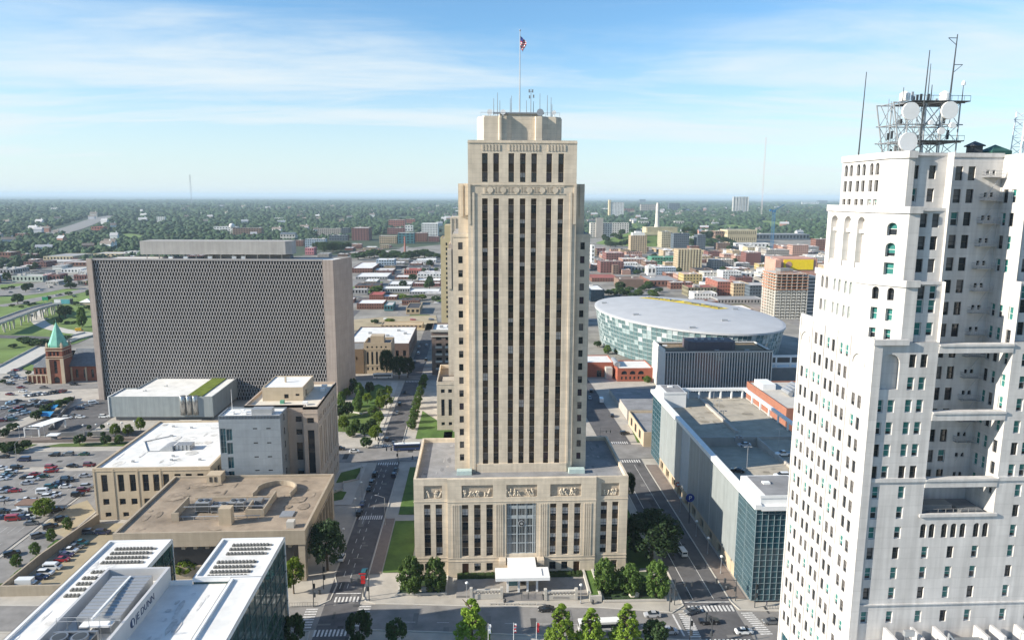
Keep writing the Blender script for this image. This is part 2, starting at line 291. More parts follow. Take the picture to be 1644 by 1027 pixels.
CARS=[[18.6,182.1,0.0,180,"sedan","black","black sedan driving past the steps of the stone tower","vehicles on the cross street before the stone tower"],[47.0,178.2,0.0,180,"sedan","silver","silver sedan at the kerb just left of the zebra crossing by the glass corner","vehicles on the cross street before the stone tower"],[49.6,170.4,0.0,0,"suv","silver","silver hatchback behind the small round tree near the stop line","vehicles on the cross street before the stone tower"],[58.1,179.3,0.0,200,"sedan","grey","grey sedan turning across the zebra crossing beside the planted corner","vehicles on the cross street before the stone tower"],[61.4,174.4,0.0,0,"pickup","black","black pickup truck in the middle of the crossroads","vehicles on the cross street before the stone tower"],[69.1,169.6,0.0,0,"sedan","white","white sedan with dark roof leaving the crossroads","vehicles on the cross street before the stone tower"],[78.0,173.7,0.0,180,"sedan","grey","grey sedan waiting at the crossing beside the white tower","vehicles on the cross street before the stone tower"],[64.8,212.3,0.0,95,"van","white","white van in the shaded street beside the grey garage","vehicles in the street beside the garage"],[69.7,358.7,0.0,80,"sedan","black","black sedan on the sunny street right of the tower, far end","vehicles in the street beside the garage"],[70.3,329.8,0.0,10,"suv","black","black car crossing at the lights behind the stone podium","vehicles in the street beside the garage"],[68.2,384.1,0.0,85,"boxtruck","white","white box truck far down the street right of the tower","vehicles in the street beside the garage"],[63.1,391.8,0.0,85,"sedan","silver","silver sedan parked beside the tower down the right street","vehicles in the street beside the garage"],[66.1,406.2,0.0,85,"suv","black","black suv parked ahead of a silver sedan beyond the tower","vehicles in the street beside the garage"],[-42.5,213.4,0.0,88,"sedan","white","white sedan heading up the street left of the stone tower","vehicles in the street left of the tower"],[-34.1,203.6,0.0,88,"suv","darkteal","dark teal suv stopped behind the red sign post","vehicles in the street left of the tower"],[-42.2,245.9,0.0,88,"suv","black","black suv parked nearest the zebra crossing on the left kerb","vehicles in the street left of the tower"],[-42.3,253.9,0.0,88,"sedan","navy","navy sedan parked second from the zebra crossing on the left kerb","vehicles in the street left of the tower"],[-41.8,267.7,0.0,88,"sedan","black","black sedan parked third from the zebra crossing on the left kerb","vehicles in the street left of the tower"],[-41.7,273.9,0.0,88,"suv","grey","grey suv parked fourth from the zebra crossing on the left kerb","vehicles in the street left of the tower"],[-41.7,282.3,0.0,88,"suv","black","black suv parked last on the left kerb before the junction","vehicles in the street left of the tower"],[-33.8,281.3,0.0,88,"suv","navy","navy suv waiting in the lane beside the long lawn","vehicles in the street left of the tower"],[-33.6,286.7,0.0,88,"sedan","black","black sedan at the junction beside the long lawn","vehicles in the street left of the tower"],[-41.8,325.0,0.0,88,"suv","black","black suv waiting at the lights before the bus","vehicles in the street left of the tower"],[-38.3,319.7,0.0,88,"sedan","grey","grey sedan beside the black suv at the lights before the bus","vehicles in the street left of the tower"],[-41.7,367.1,0.0,88,"sedan","grey","grey sedan driving past the row of street trees","vehicles in the street left of the tower"],[-42.0,383.1,0.0,88,"suv","black","black suv driving past the row of street trees","vehicles in the street left of the tower"],[-41.7,407.2,0.0,88,"sedan","black","black sedan parked at the edge of the oval lawn","vehicles in the street left of the tower"],[-42.6,458.3,0.0,88,"sedan","white","white sedan turning at the shaded crossing near the columned tan block","vehicles in the street left of the tower"],[-43.3,534.4,0.0,88,"sedan","silver","silver sedan parked farthest up the shaded street","vehicles in the street left of the tower"],[-42.1,512.6,0.0,88,"suv","white","white suv parked behind a silver sedan up the shaded street","vehicles in the street left of the tower"],[-38.2,541.2,0.0,88,"sedan","silver","silver sedan driving up the shaded street past the balcony flats","vehicles in the street left of the tower"],[-35.3,492.3,0.0,88,"suv","black","black suv parked beneath the balcony flats","vehicles in the street left of the tower"],[-42.4,484.9,0.0,88,"sedan","navy","navy sedan beside the dark tree in the shaded street","vehicles in the street left of the tower"],[-54.4,309.7,0.0,5,"sedan","white","white sedan crossing the junction left of the bus","vehicles in the street left of the tower"],[-61.4,313.2,0.0,0,"suv","black","black suv at the junction beside the small park","vehicles in the street left of the tower"],[-31.4,312.0,0.0,5,"bus","navybus","dark blue city bus with white roof at the junction behind the podium","buses"],[32.1,172.3,0.0,2,"bus","whitebus","white city bus behind the bright green conical trees","buses"],[-58.6,442.5,0.0,2,"bus","whitebus","white bus parked in shade before the columned tan block","buses"],[-329.2,608.4,0.0,10,"boxtruck","yellow","yellow truck parked on the grass near the loop road","vehicles by the motorway"],[-415.0,690.0,0.0,70,"suv","black","dark car leading on the motorway roads at far left","vehicles by the motorway"],[-436.1,701.4,0.0,70,"sedan","white","white car leading on the motorway roads at far left","vehicles by the motorway"],[-412.4,686.3,0.0,70,"suv","grey","grey car behind on the motorway roads at far left","vehicles by the motorway"],[-524.9,890.2,0.0,70,"sedan","silver","silver car first on the motorway roads at far left","vehicles by the motorway"],[-517.0,902.0,0.0,70,"suv","black","dark car first on the motorway roads at far left","vehicles by the motorway"],[-515.2,878.3,0.0,70,"sedan","white","white car second on the motorway roads at far left","vehicles by the motorway"],[-468.4,833.6,0.0,70,"suv","grey","grey car second on the motorway roads at far left","vehicles by the motorway"],[-469.6,828.5,0.0,70,"sedan","silver","silver car third on the motorway roads at far left","vehicles by the motorway"],[-444.3,817.8,0.0,70,"suv","black","dark car third on the motorway roads at far left","vehicles by the motorway"],[-532.3,940.3,0.0,70,"sedan","white","white car last on the motorway roads at far left","vehicles by the motorway"],[-536.7,856.3,0.0,70,"suv","grey","grey car last on the motorway roads at far left","vehicles by the motorway"],[-389.9,668.5,0.0,70,"sedan","silver","silver car on the loop on the motorway roads at far left","vehicles by the motorway"],[105.2,234.1,24.2,185,"pickup","white","white pickup with dark bed on the garage roof near the ramp","vehicles on the garage roof"],[96.4,214.7,24.2,180,"suv","white","white suv on the sunlit strip of garage roof","vehicles on the garage roof"],[84.2,220.0,24.2,150,"sedan","black","black sedan parked against the garage parapet","vehicles on the garage roof"],[95.3,244.0,24.2,180,"sedan","silver","silver car half under the garage ramp deck","vehicles on the garage roof"],[-183.5,309.9,0.0,180,"suv","black","black suv on the street above the lot, between a grey suv and dark green sedan","cars on the street above the big lot"],[-178.1,310.6,0.0,180,"suv","grey","grey suv on the street above the lot, between a black suv and dark green sedan","cars on the street above the big lot"],[-171.4,310.6,0.0,180,"sedan","darkgreen","dark green sedan on the street above the lot, between a grey suv and black suv","cars on the street above the big lot"],[-204.0,308.7,0.0,180,"sedan","black","black sedan on the street above the lot, between a navy van and black suv","cars on the street above the big lot"],[-193.0,304.3,0.0,180,"van","navy","navy van on the street above the lot, between a black suv and black sedan","cars on the street above the big lot"],[-176.6,295.2,0.0,0,"suv","red","red suv at the kerb above the lot, between a black sedan and maroon suv","cars on the street above the big lot"],[-168.7,296.5,0.0,0,"sedan","black","black sedan at the kerb above the lot, between a maroon suv and red suv","cars on the street above the big lot"],[-162.2,297.3,0.0,0,"suv","darkred","maroon suv at the kerb above the lot, between a black sedan and red suv","cars on the street above the big lot"],[-174.0,290.8,0.0,10,"pickup","red","red pickup truck in the big lot, between a dark green sedan and red sedan","cars in the big asphalt lot"],[-178.6,287.4,0.0,10,"sedan","red","red sedan in the big lot, between a black sedan and dark green sedan","cars in the big asphalt lot"],[-180.4,284.5,0.0,10,"sedan","black","black sedan in the big lot, between a red sedan and white suv","cars in the big asphalt lot"],[-174.2,285.3,0.0,10,"sedan","darkgreen","dark green sedan in the big lot, between a white suv and red pickup truck","cars in the big asphalt lot"],[-176.2,282.0,0.0,10,"suv","white","white suv in the big lot, between a silver sedan and dark green sedan","cars in the big asphalt lot"],[-176.3,278.3,0.0,10,"sedan","silver","silver sedan in the big lot, between a white suv and red sedan","cars in the big asphalt lot"],[-157.8,285.1,0.0,10,"sedan","silver","silver sedan in the big lot, between a black suv and black suv","cars in the big asphalt lot"],[-163.1,282.0,0.0,10,"suv","black","black suv in the big lot, between a black suv and grey sedan","cars in the big asphalt lot"],[-164.2,278.3,0.0,10,"sedan","grey","grey sedan in the big lot, between a navy sedan and black suv","cars in the big asphalt lot"],[-196.4,295.0,0.0,10,"sedan","white","white sedan in the big lot, between a black suv and white suv","cars in the big asphalt lot"],[-190.5,295.3,0.0,10,"suv","black","black suv in the big lot, between a white suv and white sedan","cars in the big asphalt lot"],[-189.5,290.2,0.0,10,"suv","white","white suv in the big lot, between a dark green sedan and pale blue sedan","cars in the big asphalt lot"],[-189.8,287.8,0.0,10,"sedan","darkgreen","dark green sedan in the big lot, between a pale blue sedan and white suv","cars in the big asphalt lot"],[-189.6,285.9,0.0,10,"sedan","lightblue","pale blue sedan in the big lot, between a dark green sedan and white sedan","cars in the big asphalt lot"],[-189.0,283.2,0.0,10,"sedan","white","white sedan in the big lot, between a pale blue sedan and dark green sedan","cars in the big asphalt lot"],[-180.9,273.1,0.0,8,"sedan","black","black sedan in the big lot, between a silver suv and red sedan","cars in the big asphalt lot"],[-176.4,271.0,0.0,8,"sedan","red","red sedan in the big lot, between a silver suv and black sedan","cars in the big asphalt lot"],[-180.9,270.1,0.0,8,"suv","silver","silver suv in the big lot, between a black sedan and red sedan","cars in the big asphalt lot"],[-176.0,262.6,0.0,8,"suv","silver","silver suv in the big lot, between a red sedan and white pickup truck","cars in the big asphalt lot"],[-166.7,261.2,0.0,8,"pickup","white","white pickup truck in the big lot, between a pale blue sedan and white suv","cars in the big asphalt lot"],[-163.0,260.7,0.0,8,"sedan","lightblue","pale blue sedan in the big lot, between a white pickup truck and white suv","cars in the big asphalt lot"],[-164.6,269.1,0.0,8,"van","white","white van in the big lot, between a teal suv and white sedan","cars in the big asphalt lot"],[-164.8,274.0,0.0,8,"suv","darkteal","teal suv in the big lot, between a navy sedan and grey sedan","cars in the big asphalt lot"],[-160.3,264.5,0.0,8,"suv","white","white suv in the big lot, between a white sedan and pale blue sedan","cars in the big asphalt lot"],[-159.2,266.7,0.0,8,"sedan","white","white sedan in the big lot, between a white suv and white sedan","cars in the big asphalt lot"],[-159.4,274.2,0.0,8,"sedan","white","white sedan in the big lot, between a teal suv and navy sedan","cars in the big asphalt lot"],[-161.9,280.2,0.0,8,"suv","black","black suv in the big lot, between a black suv and navy sedan","cars in the big asphalt lot"],[-163.3,276.7,0.0,8,"sedan","navy","navy sedan in the big lot, between a grey sedan and teal suv","cars in the big asphalt lot"],[-150.5,270.0,0.0,8,"suv","darkred","maroon suv in the big lot, between a black suv and silver suv","cars in the big asphalt lot"],[-150.4,265.9,0.0,8,"suv","black","black suv in the big lot, between a maroon suv and silver suv","cars in the big asphalt lot"],[-151.1,274.0,0.0,8,"suv","silver","silver suv in the big lot, between a maroon suv and white sedan","cars in the big asphalt lot"],[-153.5,242.1,0.0,8,"sedan","grey","grey sedan in the big lot, between a white sedan and navy suv","cars in the big asphalt lot"],[-158.6,246.3,0.0,8,"suv","navy","navy suv in the big lot, between a white sedan and red van","cars in the big asphalt lot"],[-161.5,245.8,0.0,8,"van","red","red van in the big lot, between a navy suv and white sedan","cars in the big asphalt lot"],[-163.0,250.9,0.0,8,"suv","silver","silver suv in the big lot, between a red van and black suv","cars in the big asphalt lot"],[-157.0,246.9,0.0,8,"sedan","white","white sedan in the big lot, between a navy suv and red van","cars in the big asphalt lot"],[-169.0,251.8,0.0,8,"suv","black","black suv in the big lot, between a silver suv and navy sedan","cars in the big asphalt lot"],[-166.2,246.9,0.0,8,"sedan","navy","navy sedan in the big lot, between a red van and silver suv","cars in the big asphalt lot"],[-150.5,252.4,0.0,42,"suv","black","dark suv farthest up the street beside the walled lot","cars parked on the street beside the walled lot"],[-144.9,244.8,0.0,42,"suv","black","dark suv second from the far end of the street beside the walled lot","cars parked on the street beside the walled lot"],[-145.4,239.0,0.0,42,"suv","black","dark suv in the middle of the line beside the walled lot","cars parked on the street beside the walled lot"],[-145.5,232.3,0.0,42,"suv","grey","grey suv fourth in the line beside the walled lot","cars parked on the street beside the walled lot"],[-146.4,219.9,0.0,42,"suv","black","black suv parked nearest in the line beside the walled lot","cars parked on the street beside the walled lot"],[-128.7,226.3,0.0,0,"pickup","darkteal","teal pickup truck in the walled lot, between a grey sedan and white pickup truck","cars in the small walled lot"],[-129.2,223.9,0.0,0,"sedan","grey","grey sedan in the walled lot, between a teal pickup truck and white pickup truck","cars in the small walled lot"],[-129.5,221.2,0.0,0,"pickup","white","white pickup truck in the walled lot, between a purple sedan and grey sedan","cars in the small walled lot"],[-129.1,218.6,0.0,0,"sedan","purple","purple sedan in the walled lot, between a white pickup truck and red sedan","cars in the small walled lot"],[-128.8,215.7,0.0,0,"sedan","red","red sedan in the walled lot, between a purple sedan and white van","cars in the small walled lot"],[-128.7,210.7,0.0,0,"van","white","white van in the walled lot, between a white suv and red sedan","cars in the small walled lot"],[-128.9,207.4,0.0,0,"suv","white","white suv in the walled lot, between a navy sedan and white van","cars in the small walled lot"],[-129.2,205.1,0.0,0,"sedan","navy","navy sedan in the walled lot, between a white suv and white delivery truck","cars in the small walled lot"],[-129.6,200.1,0.0,0,"boxtruck","white","white delivery truck in the walled lot, between a navy sedan and white suv","cars in the small walled lot"],[-129.7,234.4,0.0,0,"suv","grey","grey suv in the walled lot, between a navy suv and teal pickup truck","cars in the small walled lot"],[-125.3,233.9,0.0,0,"suv","navy","navy suv in the walled lot, between a grey suv and teal pickup truck","cars in the small walled lot"],[-253.3,408.2,0.0,75,"sedan","silver","silver sedan in the lot by the brick church, between a white sedan and grey sedan","cars in the lots by the brick church"],[-250.9,408.9,0.0,75,"sedan","white","white sedan in the lot by the brick church, between a grey sedan and silver sedan","cars in the lots by the brick church"],[-249.6,410.1,0.0,75,"sedan","grey","grey sedan in the lot by the brick church, between a white sedan and silver suv","cars in the lots by the brick church"],[-247.8,411.1,0.0,75,"suv","silver","silver suv in the lot by the brick church, between a grey sedan and white sedan","cars in the lots by the brick church"],[-245.2,411.4,0.0,75,"sedan","white","white sedan in the lot by the brick church, between a silver suv and grey suv","cars in the lots by the brick church"],[-242.6,414.0,0.0,75,"suv","grey","grey suv in the lot by the brick church, between a black sedan and white sedan","cars in the lots by the brick church"],[-241.0,415.5,0.0,75,"sedan","black","black sedan in the lot by the brick church, between a black sedan and grey suv","cars in the lots by the brick church"],[-237.7,416.1,0.0,75,"suv","darkred","maroon suv in the lot by the brick church, between a black sedan and black sedan","cars in the lots by the brick church"],[-239.4,416.2,0.0,75,"sedan","black","black sedan in the lot by the brick church, between a maroon suv and black sedan","cars in the lots by the brick church"],[-267.1,426.0,0.0,0,"sedan","darkred","maroon sedan in the lot by the brick church, between a black sedan and grey sedan","cars in the lots by the brick church"],[-253.8,425.2,0.0,0,"sedan","grey","grey sedan in the lot by the brick church, between a maroon sedan and white sedan","cars in the lots by the brick church"],[-264.1,410.9,0.0,0,"sedan","darkred","maroon sedan in the lot by the brick church, between a white sedan and silver sedan","cars in the lots by the brick church"],[-239.9,431.7,0.0,0,"sedan","black","black sedan in the lot by the brick church, between a black sedan and black sedan","cars in the lots by the brick church"],[-260.5,416.9,0.0,0,"sedan","white","white sedan in the lot by the brick church, between a maroon sedan and grey sedan","cars in the lots by the brick church"],[-241.1,396.0,0.0,75,"suv","grey","grey suv in the lot by the brick church, between a silver sedan and silver sedan","cars in the lots by the brick church"],[-237.1,395.9,0.0,75,"sedan","silver","silver sedan in the lot by the brick church, between a grey suv and silver sedan","cars in the lots by the brick church"],[-234.3,393.7,0.0,75,"suv","black","black suv in the lot by the brick church, between a silver sedan and navy suv","cars in the lots by the brick church"],[-243.9,397.6,0.0,75,"sedan","silver","silver sedan in the lot by the brick church, between a grey suv and black sedan","cars in the lots by the brick church"],[-253.1,393.6,0.0,45,"sedan","lightblue","pale blue sedan in the church lot, by pale blue sedan and black sedan","cars in the lots by the brick church"],[-251.8,397.1,0.0,45,"sedan","black","black sedan in the church lot, by pale blue sedan and pale blue sedan","cars in the lots by the brick church"],[-283.1,442.7,0.0,0,"sedan","white","white sedan in the lot by the brick church, between a navy suv and silver sedan","cars in the lots by the brick church"],[-278.3,446.1,0.0,0,"sedan","silver","silver sedan in the lot by the brick church, between a grey sedan and navy suv","cars in the lots by the brick church"],[-291.3,459.0,0.0,0,"sedan","grey","grey sedan in the lot by the brick church, between a black sedan and grey suv","cars in the lots by the brick church"],[-282.3,448.3,0.0,0,"suv","navy","navy suv in the lot by the brick church, between a silver sedan and grey sedan","cars in the lots by the brick church"],[-269.4,436.1,0.0,0,"sedan","black","black sedan in the lot by the brick church, between a black suv and maroon sedan","cars in the lots by the brick church"],[-277.7,433.8,0.0,0,"suv","black","black suv in the lot by the brick church, between a black sedan and silver sedan","cars in the lots by the brick church"],[-289.8,450.0,0.0,0,"sedan","black","black sedan in the lot by the brick church, between a grey suv and navy suv","cars in the lots by the brick church"],[-276.9,449.2,0.0,0,"sedan","grey","grey sedan in the lot by the brick church, between a silver sedan and navy suv","cars in the lots by the brick church"],[-296.7,469.6,0.0,0,"sedan","red","red sedan in the lot by the brick church, between a grey sedan and black sedan","cars in the lots by the brick church"],[-287.1,452.7,0.0,0,"suv","grey","grey suv in the lot by the brick church, between a black sedan and navy suv","cars in the lots by the brick church"],[-250.4,383.5,0.0,40,"sedan","white","white sedan in the church lot, by red sedan and pale blue sedan","cars in the lots by the brick church"],[-252.2,391.7,0.0,40,"sedan","lightblue","pale blue sedan in the church lot, by pale blue sedan and black sedan","cars in the lots by the brick church"],[-242.8,383.2,0.0,40,"sedan","red","red sedan in the lot by the brick church, between a grey suv and teal sedan","cars in the lots by the brick church"],[-241.5,386.5,0.0,40,"suv","grey","grey suv in the lot by the brick church, between a red sedan and grey sedan","cars in the lots by the brick church"],[-242.3,378.2,0.0,40,"sedan","darkteal","teal sedan in the lot by the brick church, between a navy sedan and red sedan","cars in the lots by the brick church"],[-235.8,371.3,0.0,10,"sedan","white","white sedan in the church lot, by pale blue suv and silver sedan","cars in the lots by the brick church"],[-237.5,367.8,0.0,10,"sedan","silver","silver sedan in the lot by the brick church, between a white sedan and maroon suv","cars in the lots by the brick church"],[-233.5,373.9,0.0,10,"suv","lightblue","pale blue suv in the church lot, by white sedan and navy sedan","cars in the lots by the brick church"],[-233.0,362.3,0.0,10,"suv","darkgreen","dark green suv in the church lot, by maroon suv and silver sedan","cars in the lots by the brick church"],[-237.1,360.9,0.0,10,"suv","darkred","maroon suv in the church lot, by dark green suv and silver sedan","cars in the lots by the brick church"],[-233.8,386.2,0.0,40,"suv","black","black suv in the lot by the brick church, between a grey sedan and grey suv","cars in the lots by the brick church"],[-235.6,393.2,0.0,40,"sedan","silver","silver sedan in the lot by the brick church, between a black suv and navy suv","cars in the lots by the brick church"],[-238.2,389.5,0.0,40,"sedan","grey","grey sedan in the lot by the brick church, between a silver sedan and grey suv","cars in the lots by the brick church"],[-232.7,393.1,0.0,40,"suv","navy","navy suv in the lot by the brick church, between a black suv and silver sedan","cars in the lots by the brick church"],[-238.3,378.9,0.0,40,"sedan","navy","navy sedan in the lot by the brick church, between a teal sedan and red sedan","cars in the lots by the brick church"],[-207.5,364.4,0.0,0,"suv","white","white suv in the lot by the grey hall, by grey sedan and white sedan","cars in the lot beside the grey box hall"],[-201.7,365.7,0.0,0,"sedan","white","white sedan in the lot by the grey hall, by white suv and grey sedan","cars in the lot beside the grey box hall"],[-189.9,365.6,0.0,0,"suv","white","white suv in the lot by the grey hall, by white sedan and white suv","cars in the lot beside the grey box hall"],[-209.4,386.2,0.0,30,"sedan","silver","silver sedan in the lot by the grey hall, by navy suv and white van","cars in the lot beside the grey box hall"],[-207.9,390.8,0.0,30,"van","white","white van in the lot by the grey hall, by silver sedan and navy suv","cars in the lot beside the grey box hall"],[-209.8,380.7,0.0,20,"suv","navy","navy suv in the lot by the grey hall, by silver sedan and white van","cars in the lot beside the grey box hall"],[-206.4,368.2,0.0,0,"sedan","grey","grey sedan in the lot by the grey hall, by white suv and white sedan","cars in the lot beside the grey box hall"]]
